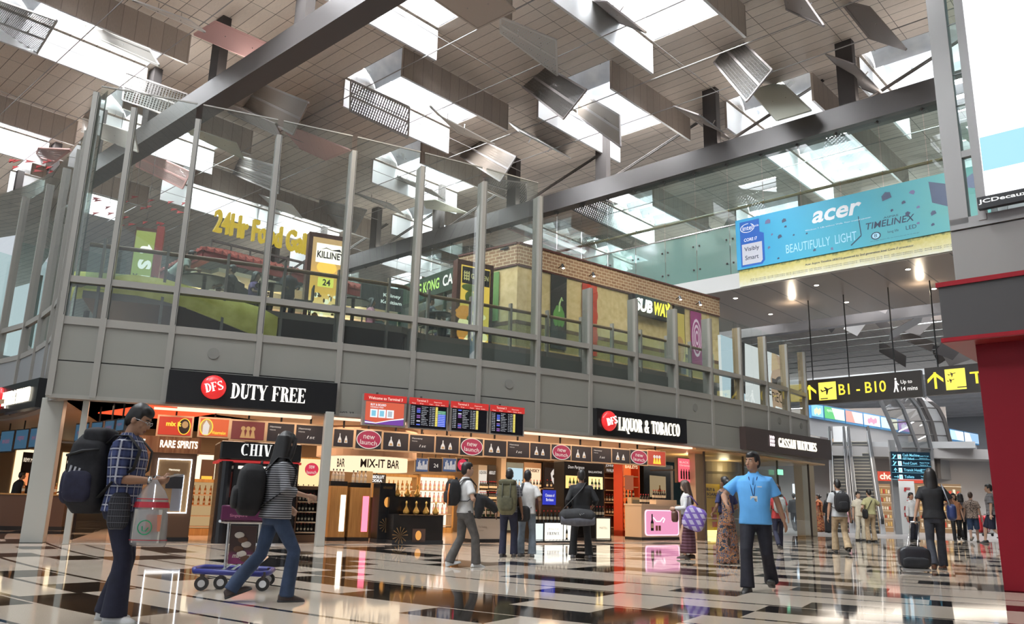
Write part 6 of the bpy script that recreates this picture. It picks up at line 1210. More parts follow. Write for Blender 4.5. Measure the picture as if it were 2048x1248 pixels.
t, W, H = stand('counter', 'small counter with a cream lit front right of the man in black', (1190, 1222, 1034, 1084), M_BLACK, .3, cat='counter'); lit(t, -W*.42, H*.08, W*.84, H*.86, (1, .84, .6), .95, 'lit_front'); b = MB(); text(b, 'MARTELL', -W*.25, H*.52, W*.5, .06, -.02); b.build('lettering', mat('print_grey', (.25, .27, .28), .5), t); put_items('wine', t, [(-W*.4+.12*j, .25, H) for j in range(5)], 'dark bottle on the small cream lit counter', 'bottles on the small cream lit counter')
t, W, H = shelves('dark whisky shelf with white lettering JOHNNIE WALKER', (1207, 1243, 925, 1068), M_WOODD, 5, 'red', (1, 2), 5, mat('walker_back', (.10, .03, .02), .4), 'red capped bottle on the dark whisky shelf', 'bottles on the dark whisky shelf'); b = MB(); rect(b, -W*.5, H-.42, W, .42, -.012, 1); text(b, 'JOHNNIE', -W*.4, H-.2, W*.6, .12, -.02, 0); text(b, 'WALKER', -W*.36, H-.37, W*.6, .12, -.02, 0); pol(b, [(W*.3, H-.38), (W*.42, H-.38), (W*.4, H-.1), (W*.34, H-.08)], -.02); b.build('header', [PALE, mat('header_dark', (.05, .03, .02), .4)], t)
t, W, H = shelves('orange red liqueur unit with small bottles', (1245, 1280, 925, 1072), mat('orange_red', (.55, .06, .02), .4), 6, 'red', (0, 1, 2, 3), 4, glow('orange_back', (.85, .14, .03), .75), 'red capped liqueur bottle on the orange red unit', 'bottles on the orange red unit'); b = MB(); text(b, 'BAILEYS', -W*.36, H-.22, W*.72, .12, -.02, 0, .02); b.build('lettering', glow('gold_letter', (1, .7, .4), .9), t); lit(t, -W*.4, H*.62, W*.5, H*.2, (.35, .1, .05), .7, 'picture', -.03)
t, W, H = stand('poster_stand', 'narrow stand with a grey and yellow picture left of the pink lit counter', (1263, 1286, 995, 1073), mat('stand_cream', (.55, .42, .28), .4), .2, cat='stand'); b = MB(); rect(b, -W*.42, H*.08, W*.84, H*.86, -.012); disc(b, 0, H*.75, W*.25, .12, -.016, 1, 14); disc(b, W*.1, H*.45, W*.3, .2, -.016, 2, 14); b.build('picture', [mat('pic_slate', (.22, .22, .2), .4), glow('pic_yellow', (.7, .65, .15), .8), mat('pic_pale', (.5, .45, .4), .4)], t)
t, W, H = stand('bottle_case', 'black case with one tall amber bottle under the red picture screen', (1288, 1342, 922, 1062), M_BLACK, .4, cat='display'); lit(t, -W*.3, H*.5, W*.6, H*.32, (.30, .22, .12), .8, 'lit_back'); b = MB(); b.box(-W*.3, -.2, H*.5-.02, W*.3, 0, H*.5); b.build('ledge', M_BLACK, t); put_items('amber', t, [(0, -.1, H*.5)], 'tall amber bottle alone in the black case', None, scale=1.7)
t, W, H = stand('counter', 'cream counter with a pink lit picture of bottle and glasses', (1283, 1368, 1012, 1081), mat('cream_counter', (.66, .54, .40), .4), .7, cat='counter')
def rrect(x, z, w, h, r): return [(cx + r*cos(radians(a)), cz + r*sin(radians(a))) for cx, cz, a0 in ((x+w-r, z+h-r, 0), (x+r, z+h-r, 90), (x+r, z+r, 180), (x+w-r, z+r, 270)) for a in range(a0, a0+91, 18)]
b = MB(); pol(b, rrect(-W*.43, H*.14, W*.80, H*.74, .1), -.012, 0); pol(b, rrect(-W*.405, H*.17, W*.75, H*.68, .09), -.018, 1); b.build('pink_panel', [glow('pink_edge', (1, .55, .72), 1.3), glow('pink_field', (.72, .28, .45), .95)], t)
b = MB(); x = -W*.27; pol(b, [(x-.07, H*.28), (x+.07, H*.28), (x+.07, H*.52), (x+.03, H*.6), (x+.03, H*.76), (x-.03, H*.76), (x-.03, H*.6), (x-.07, H*.52)], -.024, 0); rect(b, x-.06, H*.36, .12, H*.13, -.028, 2); b.tube([(x+.05, -.03, H*.66), (x+.2, -.03, H*.55), (x+.38, -.03, H*.55), (x+.52, -.03, H*.66), (x+.6, -.03, H*.62), (x+.52, -.03, H*.52)], .018, 6, 1)
for q in (.16, .3): rect(b, x+q, H*.28, .11, H*.15, -.024, 3)
b.build('picture', [G_DK, glow('ribbon_white', (1, .9, .95), 1.1), LBL, mat('glass_brown', (.28, .10, .08), .3)], t); b = MB(); b.box(-W/2-.02, -.03, H, W/2+.02, .72, H+.05); b.build('top', mat('top_cream', (.72, .6, .46), .3), t); b = MB(); b.box(-W*.05, .2, H+.05, W*.45, .6, H+.2); b.build('step', mat('top_cream', (.72, .6, .46), .3), t)
put_items('red', t, [(-W*.05+.11*j, .3, H+.2) for j in range(6)], 'red capped bottle on the raised step of the pink lit counter', 'bottles on the step of the pink lit counter'); put_items('red', t, [(-W*.4+.12*j, .2, H+.05) for j in range(4)], 'red capped bottle at the left end of the pink lit counter', 'bottles at the left of the pink lit counter')
P, a, W, H = hung(1354, 1384, 916, 966, 2.2); t = thing('poster_light_box', 'red lit poster with dark bottles above the pink lit counter', 'light box', P, a); b = MB(); b.box(0, 0, 0, W, .1, H); b.build('frame', M_WOODD, t); lit(t, W*.06, H*.03, W*.88, H*.94, (.85, .12, .16), 1.0, 'poster'); b = MB(); [rect(b, W*(.2+.17*k), H*.15, W*.1, H*.32, -.02, 0) for k in range(4)]; [rect(b, W*(.23+.17*k), H*.47, W*.05, H*.08, -.02, 0) for k in range(4)]; text(b, 'BLACK', W*.15, H*.78, W*.6, H*.08, -.02, 1); text(b, 'Christmas', W*.15, H*.66, W*.7, H*.08, -.02, 1); b.build('picture', [M_BLACKM, PALE], t); b = MB(); b.box(W*.4, .1, H*.5, W*.6, 1.4, H*.55); b.build('wall_arm', M_STEEL_DK, t)
# buy and board stand
t, W, H = stand('poster_stand', 'yellow BUY & BOARD stand beside the beige pillar', (1411, 1441, 968, 1072), mat('stand_yellow', (.78, .52, .03), .4, emit=0), .14, cat='stand', plinth=False); b = MB(); text(b, 'BUY &', -W*.4, H*.86, W*.55, .12, -.012, 0, .03); text(b, 'BOARD', -W*.4, H*.77, W*.75, .12, -.012, 0, .03); text(b, 'HANDLE FREE', -W*.4, H*.72, W*.7, .06, -.012); [rect(b, -W*.1, H*(.45-.14*k), W*.32, H*.1, -.012, 1) for k in range(3)]; text(b, 'CHANGI', -W*.05, H*.08, W*.3, .04, -.012); b.build('print', [M_BLACKM, mat('print_red', (.5, .08, .05), .5)], t); b = MB(); b.hexa([(-W*.6, -.5, 0), (W*.6, -.5, 0), (W*.6, .3, 0), (-W*.6, .3, 0)], [(-W*.5, -.02, .22), (W*.5, -.02, .22), (W*.5, .2, .22), (-W*.5, .2, .22)]); b.build('glowing_foot', glow('yellow_foot', (1, .85, .3), 1.5), t)
# watch shop under the brown canopy
A, B = Vector((6.6, 27.6, 0)), Vector((12.3, 33.6, 0)); d = (B-A); a = atan2(d.y, d.x); W = d.length; t = thing('watch_shop', 'glass fronted watch shop under the brown canopy sign', 'shop', A, a)
b = MB(); b.quad((0, 0, .1), (W, 0, .1), (W, 0, 2.9), (0, 0, 2.9)); b.build('glass_front', M_GLASS, t); b = MB(); b.box(6, 4.4, 0, W+6.5, 4.6, 2.96, 0); b.build('back_wall', mat('green_black', (.03, .045, .03), .4), t)
b = MB(); b.box(-1, -.3, 2.90, W+1, 4.6, 2.96); b.build('soffit', mat('warm_soffit', (.72, .50, .26), .4), t); b = MB(); b.lathe([(.9, 0), (.9, 2.4), (1.0, 2.5), (1.0, 2.9)], (6, 3.0, 0), 30); b.build('curved_wall', mat('olive_wall', (.20, .16, .09), .4), t)
b = MB(); [b.box(x-.025, -.03, 0, x+.025, .03, 2.9) for x in (0, W*.33, W*.66, W)]; b.build('glazing_bars', M_STEEL_DK, t); b = MB(); b.box(W*.55, 3.2, .0, W*.85, 3.4, 2.2, 0); b.build('display_wall', mat('leaf_dark', (.06, .07, .03), .5), t); b = MB(); [b.ell((W*.5+.16*k % 2.2, 3.1, 1.1+.3*(k % 4)), .03, .03, .03, 6, 4) for k in range(20)]; b.build('point_lights', glow('point_gold', (1, .8, .35), 1.2), t)
b = MB(); b.box(W*.62, -.2, 2.35, W*.62+.4, -.16, 2.55); b.build('exit_sign', glow('exit_green', (.3, .95, .55), 1.), t)
lamp('POINT', 'watch_shop_light', WM[t.name] @ Vector((1.2, 1.2, 2.6)), 45, (1, .75, .42), .2); lamp('POINT', 'watch_shop_light', WM[t.name] @ Vector((5, 2, 2.6)), 20, (1, .8, .5), .2)
# ================================================================== PEOPLE
def ik(a, b, l1, l2, pole):
    d = b-a; L = min(d.length, (l1+l2)*.999); dn = d.normalized(); b = a + dn*L
    x = (l1*l1 - l2*l2 + L*L)/(2*L); h = sqrt(max(l1*l1 - x*x, 0)); p = pole - dn*pole.dot(dn); p = p.normalized() if p.length > 1e-5 else Vector((0, 1, 0))
    return a + dn*x + p*h, b
def srings(rows, n=20, e=.8, M=None):
    out = []
    for z, rx, ry, yo in rows:
        r = []
        for j in range(n):
            t = 2*pi*j/n; c, s = cos(t), sin(t); p = Vector((rx*abs(c)**e*(1 if c > 0 else -1), yo + ry*abs(s)**e*(1 if s > 0 else -1), z)); r.append(M @ p if M else p)
        out.append(r)
    return out
HAIRM = mat('hair_black', (.012, .010, .010), .45); HAIRB = mat('hair_brown', (.05, .025, .014), .5)
SKINS = {'tan': mat('skin_tan', (.42, .23, .145), .5), 'light': mat('skin_light', (.55, .34, .24), .5), 'brown': mat('skin_brown', (.22, .11, .065), .5)}
M_EYEW = mat('eye_white', (.75, .73, .70), .3); M_IRIS = mat('eye_iris', (.03, .015, .01), .2); M_LIP = mat('lips', (.36, .13, .11), .5)
def cloth(name, c, v=.25, sc=14.):
    if name in _M: return _M[name]
    g = NT(name); g.out(g.ramp(g.noise(sc, 4), [(.25, tuple(q*(1-v) for q in c)), (.75, tuple(min(q*(1+v), 1) for q in c))]), Roughness=.8); return g.mt
def plaid(name, a, b, c, s=.075):
    if name in _M: return _M[name]
    g = NT(name); X = g.xyz(); fx = g.m('FRACT', g.m('DIVIDE', g.m('MULTIPLY', g.m('ARCTAN2', X[1], X[0]), .17), s)); fz = g.m('FRACT', g.m('DIVIDE', X[2], s))
    k = g.mix(g.m('MULTIPLY', g.m('ADD', g.m('GREATER_THAN', fx, .5), g.m('GREATER_THAN', fz, .5)), .5), a, b)
    w = g.m('MAXIMUM', g.m('COMPARE', fx, .25, .07), g.m('COMPARE', fz, .25, .07)); g.out(g.mix(g.m('MULTIPLY', w, .9), k, c), Roughness=.85); return g.mt
def stripes(name, a, b, s, axis=2, duty=.5):
    if name in _M: return _M[name]
    g = NT(name); X = g.xyz(); f = g.m('FRACT', g.m('DIVIDE', X[axis], s)); g.out(g.mix(g.m('GREATER_THAN', f, duty), a, b), Roughness=.85); return g.mt
def patches(name, cols, sc):
    if name in _M: return _M[name]
    g = NT(name); g.out(g.ramp(g.noise(sc, 3, None, .6), [(.36 + .28*i/len(cols), c) for i, c in enumerate(cols)], 'CONSTANT'), Roughness=.8); return g.mt
def part(mb, name, mt, t, s, remesh=0, soft=2, smooth=True):     # local metres of a 1.74 m body, scaled to this person
    mb.v = [(p[0]*s, p[1]*s, p[2]*s) for p in mb.v]; return mb.build(name, mt, t, remesh=remesh, soft=soft, smooth=smooth)
def hand(b, w, d, pn, curl, th, k=1.):                            # wrist, pointing direction, palm normal, finger curl, thumb side
    d = d.normalized(); pn = (pn - d*pn.dot(d)).normalized(); sd = d.cross(pn)*th
    b.tube([w, w + d*.03, w + d*.075, w + d*.09], [.024*k, .033*k, .038*k, .032*k], 10, flat=.5, up=pn)
    for i, (o, L) in enumerate(((.027, .068), (.009, .077), (-.009, .072), (-.027, .056))):
        p = w + d*.082 + sd*o; pts = [p]; a = curl*.45
        for q in (.45, .32, .23):
            p = p + (d*cos(a) + pn*sin(a))*(L*q); pts.append(p); a += curl*.65
        b.tube(pts, [.0105*k, .0098*k, .0092*k, .0075*k], 6)
    p = w + d*.03 + sd*.028; q1 = p + (d*.55 + sd*.62 + pn*.35).normalized()*.042; q2 = q1 + (d*.8 + sd*.1 + pn*.5).normalized()*.034; b.tube([p, q1, q2], [.014*k, .011*k, .0085*k], 6)
def person(label, px=None, at=None, heading=0., H=None, skin='tan', top=None, bottom=None, shoes=(.03, .03, .03), hair='short', hairm=None, feet=((-.1, 0, 0, 0), (.1, 0, 0, 0)), hands=((-.27, .03, .80), (.27, .03, .80)),
           lean=0., twist=0., head=(0, 0), fem=False, q=.014, curl=.5, drop=None, belly=0., pole=((-.6, -1, -.2), (.6, -1, -.2)), sit=False, group=None, wide=1., palm=None):
    if px: P = onz(px[0], px[2]); Hh = onv(px[0], px[1], P, 0).z
    else: P = Vector(at); Hh = H or 1.7
    s = Hh/1.76; rz = -radians(heading); t = thing('person', label, 'person', P, rz, group); V = Vector
    fw = .92 if fem else 1.; sk = SKINS[skin]; dz = drop if drop is not None else 0.
    if drop is None:
        for f in feet: dz = max(dz, .925 - (sqrt(max(.84**2 - (f[1])**2 - (abs(f[0])-.09)**2*.3, .1)) + .085 + f[2]))
    hipz = .925 - max(dz, 0); UP = Matrix.Translation(V((0, 0, hipz))) @ Matrix.Rotation(-lean, 4, 'X') @ Matrix.Rotation(twist, 4, 'Z') @ Matrix.Translation(V((0, 0, -.925)))
    hips = [V((sg*.088*fw, 0, hipz)) for sg in (-1, 1)]; ank = [V((f[0], f[1], .085+f[2])) for f in feet]; legs = []
    for h, a in zip(hips, ank): k, a2 = ik(h, a, .435, .415, V((0, 1, 0)) + V((h.x*1.2, 0, 0))); legs.append((h, k, a2))
    sh = [UP @ V((sg*.172*fw*wide, -.005, 1.398)) for sg in (-1, 1)]; arms = []
    for i in (0, 1): e, wv = ik(sh[i], V(hands[i]) if hands[i] else sh[i] + V(((-.1, .1)[i], .02, -.54)), .285, .255, V(pole[i])); arms.append((sh[i], e, wv))
    nk = UP @ V((0, -.005, 1.47)); hp, hy = head; HM = Matrix.Translation(UP @ V((0, .012, 1.535))) @ Matrix.Rotation(twist-radians(hy), 4, 'Z') @ Matrix.Rotation(-hp - lean*.3, 4, 'X')
    wq = 1+(wide-1)*.8; TR = [(.84, .155*fw*wq, .105, 0), (.93, (.165 if not fem else .17)*wq, .115, -.005), (1.03, .142*fw*wq, .10+belly*.7, .005+belly*.4), (1.16, .150*fw*wide, .108+belly*.5, .005+belly*.2), (1.30, .168*fw*wide, .118, .006), (1.38, .160*fw*wide, .10, 0), (1.44, .108*fw, .076, -.005), (1.49, .058, .056, -.005)]
    # body: one continuous skin
    b = MB(); b.loft(srings([(z, rx*.9, ry*.88, yo) for z, rx, ry, yo in TR], M=UP)); n = 10
    b.tube([nk - V((0, 0, .05)), nk, HM @ V((0, .0, .03))], [.062*fw, .056*fw, .054*fw], 12)
    b.loft(srings([(-.012, .030, .034, .052), (.0, .044, .056, .038), (.03, .056, .074, .022), (.07, .066, .088, .008), (.11, .072, .096, -.002), (.15, .073, .097, -.006), (.18, .064, .084, -.01), (.205, .042, .056, -.012), (.217, .014, .02, -.012)], 20, .95, HM))
    b.tube([HM @ V((0, .092, .105)), HM @ V((0, .106, .078)), HM @ V((0, .114, .062)), HM @ V((0, .092, .052))], [.009, .012, .015, .010], 8)
    b.ell((0, .088, .028), .024, .014, .007, 10, 6, 0, HM); b.ell((0, .086, .018), .021, .013, .007, 10, 6, 0, HM); b.ell((0, .078, -.002), .022, .016, .015, 10, 6, 0, HM)
    for sg in (-1, 1): b.ell((sg*.076, -.005, .075), .010, .022, .034, 10, 6, 0, HM); b.ell((sg*.030, .079, .118), .026, .010, .008, 8, 6, 0, HM); b.ell((sg*.040, .068, .062), .022, .018, .02, 8, 6, 0, HM)
    for i, (a, e, wv) in enumerate(arms):
        f = 1. if not fem else .84; b.tube([a + V((0, 0, .0)), a.lerp(e, .3), a.lerp(e, .75), e, e.lerp(wv, .3), e.lerp(wv, .8), wv], [.05*f, .050*f, .043*f, .040*f, .041*f, .029*f, .026*f], 10)
        d = (wv-e).normalized(); pn = V(palm[i]) if palm else V(((.9, -.25, 0), (-.9, -.25, 0))[i]); hand(b, wv, d + V((0, 0, -.05)), pn, curl, (1 if i == 0 else -1), 1. if q < .012 else 1.15)
    for h, k, a in legs: b.tube([h, h.lerp(k, .5), k, k.lerp(a, .35), a], [.078*fw, .070*fw, .05, .050, .036], 10)
    for f, (h, k, a) in zip(feet, legs): b.tube([a, a + V((0, .0, -.03)), a + V((0, .03, -.06))], [.034, .03, .018], 8)
    part(b, 'body', sk, t, s, min(q, .0095) if q < .012 else .0135, 1)
    for sg in (-1, 1):
        e = MB(); e.ell((sg*.030, .0835, .100), .0135, .008, .0075, 10, 6, 0, HM); eo = part(e, 'eye', M_EYEW, t, s); e = MB(); e.ell((sg*.030, .0895, .100), .006, .004, .0062, 8, 6, 0, HM); part(e, 'iris', M_IRIS, eo, s)
    e = MB(); [e.tube([HM @ V((sg*.014, .094, .119)), HM @ V((sg*.032, .091, .124)), HM @ V((sg*.050, .076, .119))], [.004, .005, .003], 6) for sg in (-1, 1)]; part(e, 'eyebrows', HAIRM, t, s)
    e = MB(); e.ell((0, .0975, .0275), .021, .006, .0052, 10, 6, 0, HM); e.ell((0, .0955, .019), .018, .006, .005, 10, 6, 0, HM); part(e, 'lips', M_LIP, t, s)
    # hair
    hm = hairm or HAIRM; b = MB(); b.ell((0, -.016, .128), .081, .094, .108, 20, 14, 0, HM); b.ell((0, .022, .168), .069, .079, .062, 16, 10, 0, HM); b.ell((0, -.055, .085), .074, .055, .085, 14, 10, 0, HM)
    if hair == 'short': [b.ell((sg*.070, .015, .125), .014, .028, .045, 8, 6, 0, HM) for sg in (-1, 1)]
    if hair in ('long', 'bob'):
        L = -.30 if hair == 'long' else -.13
        rows = [(.17, .085, .07, -.04), (.08, .098, .07, -.05), (.0, .100, .062, -.062), (L*.5, .105, .055, -.085), (L, .085, .04, -.095), (L-.05, .05, .025, -.1)]
        b.loft(srings(rows, 16, 1., HM)); [b.tube([HM @ V((sg*.066, .055, .165)), HM @ V((sg*.084, .035, .10)), HM @ V((sg*.090, .01, .0)), HM @ V((sg*.088, -.03, L*.5))], [.02, .026, .028, .02], 8) for sg in (-1, 1)]
    if hair == 'bun': b.ell((0, -.125, .10), .05, .045, .05, 12, 8, 0, HM)
    if hair == 'scarf': b.loft(srings([(.19, .05, .06, -.01), (.14, .09, .105, -.012), (.06, .092, .10, -.03), (-.02, .10, .095, -.02), (-.10, .16, .12, -.01), (-.18, .20, .13, 0)], 16, .95, HM))
    part(b, 'hair' if hair != 'scarf' else 'headscarf', hm, t, s, .011 if q < .012 else .016, 2)
    # shirt
    tm, sleeve, hem, ease = top[0], top[1], top[2], top[3]; b = MB(); g = ease; vq = max(q, .011)
    rows = [(hem, TR[1][1]+g*.9, TR[1][2]+g*1.1+belly*.3, 0)] + [(z, rx+g, ry+g, yo) for z, rx, ry, yo in TR[2:6]] + [(1.448, .108*fw+.014, .075+.018, -.004), (1.487, .066, .066, -.004)]
    if hem > 1.0: rows = rows[:1] + rows[2:]
    b.loft(srings(rows, 24, .82, UP))
    for i, (a, el, wv) in enumerate(arms):
        f = 1. if not fem else .86
        if sleeve == 'none': continue
        if sleeve == 'short': b.tube([UP @ V(((-.10, .10)[i]*wide, -.005, 1.40)), a + V((0, 0, -.006)), a.lerp(el, .35), a.lerp(el, .74)], [.056*f, .061*f, (.058+g*.4)*f, (.058+g*.9)*f], 14)
        elif sleeve == 'roll': b.tube([UP @ V(((-.10, .10)[i]*wide, -.005, 1.40)), a, a.lerp(el, .4), a.lerp(el, .85), el, el.lerp(wv, .06)], [.056*f, .060*f, .060*f, .056*f, .058*f, .055*f], 14); 
        else: b.tube([UP @ V(((-.10, .10)[i]*wide, -.005, 1.40)), a, a.lerp(el, .4), el, el.lerp(wv, .4), el.lerp(wv, .94 if sleeve == 'long' else .45)], [.056*f, .060*f, .058*f, (.052+g*.4)*f, (.05+g*.4)*f, (.036+g*.6)*f], 14)
    part(b, top[4] if len(top) > 4 else 'shirt', tm, t, s, vq, 3)
    if len(top) > 5:                                           # collar
        b = MB(); b.loft([[UP @ V((rx*cos(2*pi*j/18), -.004 + (ry + (.01 if abs(j-4.5) < 2 else 0))*sin(2*pi*j/18), z - (.03 if abs(j-4.5) < 1.6 else 0))) for j in range(18)] for z, rx, ry in ((1.462, .084, .082), (1.502, .066, .068), (1.506, .060, .062), (1.475, .07, .07))], caps=False); part(b, 'collar', top[5], t, s)
    kind, bm = bottom[0], bottom[1]
    if kind == 'trousers':
        fl = bottom[2]; b = MB(); PM_ = Matrix.Translation(V((0, 0, hipz-.925))); b.loft(srings([(.80, .135*fw, .105, -.005), (.86, .163*fw*wq, .122, -.008), (.95, (.163*fw if not fem else .165)*wq, .122, -.006), (1.02, .15*fw*wq, .110+belly*.7, .004+belly*.3)], 22, .85, PM_))
        for h, k, a in legs: b.tube([h + V((0, 0, .02)), h.lerp(k, .35), h.lerp(k, .8), k, k.lerp(a, .35), k.lerp(a, .8), a + V((0, 0, -.035))], [.096*fw*wq, .092*fw*wq, .076*fw*wq, .072*fw*wq, .068+fl*.4, .064+fl, .066+fl*1.25], 16)
        part(b, 'trousers', bm, t, s, vq, 3)
        b = MB(); b.loft(srings([(1.0, .151*fw+.004, .112+belly*.7+.006, .004), (1.03, .15*fw+.004, .110+belly*.7+.006, .004)], 22, .85, PM_), caps=False); part(b, 'belt', M_BLACKM, t, s)
    elif kind == 'shorts':
        b = MB(); PM_ = Matrix.Translation(V((0, 0, hipz-.925))); b.loft(srings([(.82, .15, .11, 0), (.95, .165, .12, 0), (1.02, .15, .11, 0)], 20, .85, PM_)); [b.tube([h, h.lerp(k, .5), k + V((0, 0, -.05))], [.1, .1, .095], 14) for h, k, a in legs]; part(b, 'shorts', bm, t, s, vq, 3)
    else:                                                     # skirt or draped cloth down to the ankles
        z0, wdt = bottom[2], bottom[3]; rings = []; fy = (feet[0][1]+feet[1][1])/2
        for i in range(12):
            u = i/11; z = (1.05 if kind == 'skirt' else 1.02)*(1-u) + z0*u; rx = .152 + (wdt-.152)*min(u*1.5, 1)**.8; ry = .118 + (wdt*.85-.118)*min(u*1.5, 1)**.8
            rings.append([V((cos(2*pi*j/40)*(rx + .012*u*sin(j*2*pi/40*9)), fy*u + sin(2*pi*j/40)*(ry + .012*u*sin(j*2*pi/40*9+1)), z)) for j in range(40)])
        b = MB(); b.loft(rings); part(b, 'skirt' if kind == 'skirt' else 'sari', bm, t, s)
        if kind == 'sari':
            b = MB(); pth = [UP @ V((.16, .06, 1.06)), UP @ V((.05, .15, 1.2)), UP @ V((-.1, .12, 1.38)), UP @ V((-.15, .0, 1.47)), UP @ V((-.13, -.14, 1.36)), UP @ V((-.12, -.17, 1.1)), V((-.12, -.2, .75))]; b.tube(pth, [.07, .085, .08, .075, .09, .11, .12], 12, flat=.3, up=V((0, 1, 0))); part(b, 'shoulder_drape', bm, t, s, .014, 2)
    for i, (f, (h, k, a)) in enumerate(zip(feet, legs)):
        M = Matrix.Translation(a) @ Matrix.Rotation((-.18, .18)[i] if len(f) < 5 else f[4], 4, 'Z') @ Matrix.Rotation(-f[3], 4, 'X'); b = MB()
        def FR(y, w_, zt): return [M @ V((w_*cx, y, -.085 + (0 if cz < 0 else zt))) for cx, cz in ((-1, -1), (1, -1), (1.02, .2), (.62, 1), (-.62, 1), (-1.02, .2))] if True else 0
        ring = []
        for y, w_, zt in ((-.078, .026, .07), (-.06, .036, .085), (0, .040, .095), (.05, .043, .082), (.10, .048, .055), (.15, .044, .04), (.18, .026, .03)):
            ring.append([M @ V((cx*w_, y, -.085 + zz*zt)) for cx, zz in ((-.95, 0), (.95, 0), (1.05, .3), (.9, .75), (.35, 1), (-.35, 1), (-.9, .75), (-1.05, .3))])
        b.loft(ring); 
        sho = mat('shoe_%.2f_%.2f_%.2f' % shoes, shoes, .45); so = part(b, 'shoe', sho, t, s)
        b = MB(); b.loft([[M @ V((cx*w_, y, zz)) for cx, zz in ((-1, -.087), (1, -.087), (1, -.068), (-1, -.068))] for y, w_ in ((-.082, .03), (-.05, .042), (.05, .047), (.11, .052), (.16, .046), (.186, .026))]); part(b, 'sole', mat('sole_dark', (.05, .05, .05), .6) if max(shoes) < .6 else mat('sole_pale', (.6, .6, .58), .6), so, s)
    t['_s'] = s; del t['_s']
    PMx = WM[t.name] @ Matrix.Scale(s, 4); return t, PMx, UP, HM, arms, legs
def rbox(b, c, sx, sy, sz, e=.35, n=16, M=None, bulge=.0):        # soft rounded block
    rows = []
    for i in range(9):
        u = -1 + 2*i/8; k = (1 - abs(u)**5)**.3 if abs(u) < 1 else .55; k = max(k, .6); rows.append((c[2] + u*sz/2, sx/2*k*(1+bulge*(1-abs(u))), sy/2*k*(1+bulge*(1-abs(u))), c[1]))
    rr = srings(rows, n, e); rr = [[(p + Vector((c[0], 0, 0))) for p in r] for r in rr]; b.loft([[M @ p for p in r] for r in rr] if M else rr)
def worn(name, label, cat, PM, org, rz, parts, group=None):       # a bag worn or held: a thing of its own, built in the wearer's frame
    P = PM @ Vector(org); t = thing(name, label, cat, P, rz, group)
    for nm, mt, fn, rm in parts:
        b = MB(); fn(b); b.v = [tuple(PM @ Vector(p)) for p in b.v]; b.build(nm, mt, t, world=True, smooth=True, remesh=rm)
    return t
def strap(b, pts, w=.05, th=.22): b.tube(pts, w/2, 8, flat=th, up=Vector((0, 0, 1)))
def rucksack(PM, UP, rz, label, m1, m2, h=.46, w=.32, d=.22, z=1.22, y=-.25, stripes_=None, extra=None):
    parts = [('body', m1, lambda b: rbox(b, (0, y, z), w, d, h, .45, 18, UP, .06), .014), ('front_pocket', m2, lambda b: rbox(b, (0, y-d*.5, z-h*.16), w*.72, d*.35, h*.45, .5, 14, UP, .05), .014)]
    for sg in (-1, 1): parts.append(('strap', M_BLACKM, (lambda sg: lambda b: strap(b, [UP @ Vector(p) for p in ((sg*.10, y+d*.45, z+h*.38), (sg*.11, -.07, 1.475), (sg*.115, .04, 1.475), (sg*.125, .145, 1.36), (sg*.15, .12, 1.2), (sg*.165, -.02, 1.1), (sg*.12, y+d*.4, z-h*.32))], .06))(sg), 0))
    parts.append(('grab_loop', M_BLACKM, lambda b: b.tube([UP @ Vector(p) for p in ((-.04, y+d*.3, z+h*.49), (-.03, y+d*.3, z+h*.56), (.03, y+d*.3, z+h*.56), (.04, y+d*.3, z+h*.49))], .01, 6), 0))
    for e in (extra or []): parts.append(e)
    return worn('backpack', label, 'backpack', PM, UP @ Vector((0, y, z-h/2)), rz, parts)
V = Vector
JEANS = cloth('jeans_dark', (.012, .014, .035)); JEANS2 = cloth('jeans_blue', (.035, .06, .12), .35, 8); JEANSL = cloth('jeans_pale', (.17, .21, .26), .3, 9); NAVYT = cloth('navy_trousers', (.013, .013, .022)); GREYT = cloth('grey_trousers', (.085, .08, .078)); KHAKI = cloth('khaki_trousers', (.42, .31, .19)); BLACKC = cloth('black_cloth', (.012, .012, .014)); WHITEC = cloth('white_cloth', (.66, .65, .64), .12); CREAMC = cloth('cream_cloth', (.62, .56, .44), .12)
walk = ((-.08, -.26, .07, -.5), (.08, .24, 0, .12))
def reading(): pass
# --- 1 the man in plaid at left
t, PM, UP, HM, arms, legs = person('man in navy plaid shirt and glasses reading a paper, plastic bag on his wrist', (212, 803, 1243), heading=88, skin='tan', top=(plaid('plaid_navy', (.012, .015, .06), (.06, .08, .20), (.55, .56, .62)), 'roll', .86, .022, 'shirt', plaid('plaid_navy', (.012, .015, .06), (.06, .08, .20), (.55, .56, .62))), bottom=('trousers', JEANS, .028), shoes=(.75, .75, .75), feet=((-.11, -.05, 0, 0, .1), (.11, .10, 0, 0, -.15)), hands=((-.07, .255, 1.13), (.08, .265, 1.11)), head=(.42, 0), q=.0105, curl=1.1, pole=((-.5, -.6, -1), (.5, -.6, -1)), palm=((.5, -.2, .6), (-.5, -.2, .6)))
rz1 = WM[t.name].to_euler().z; s1 = 1
sc1 = PM.to_scale().x
b = MB()
for sg in (-1, 1):
    pts = [HM @ V((sg*.031 + .021*cos(a), .106, .098 + .015*sin(a))) for a in [2*pi*j/14 for j in range(15)]]; b.tube(pts, .0022, 5); b.tube([HM @ V((sg*.052, .104, .102)), HM @ V((sg*.078, .06, .102)), HM @ V((sg*.080, -.01, .095))], .0022, 5)
b.tube([HM @ V((-.010, .107, .101)), HM @ V((.010, .107, .101))], .0022, 5); part(b, 'glasses', mat('glasses_metal', (.7, .7, .72), .25, .7), t, sc1)
b = MB(); e, wv = arms[1][1], arms[1][2]; d = (wv-e).normalized(); b.tube([wv - d*.045, wv - d*.015], .034, 14); part(b, 'wrist_watch', M_CHROME, t, sc1)
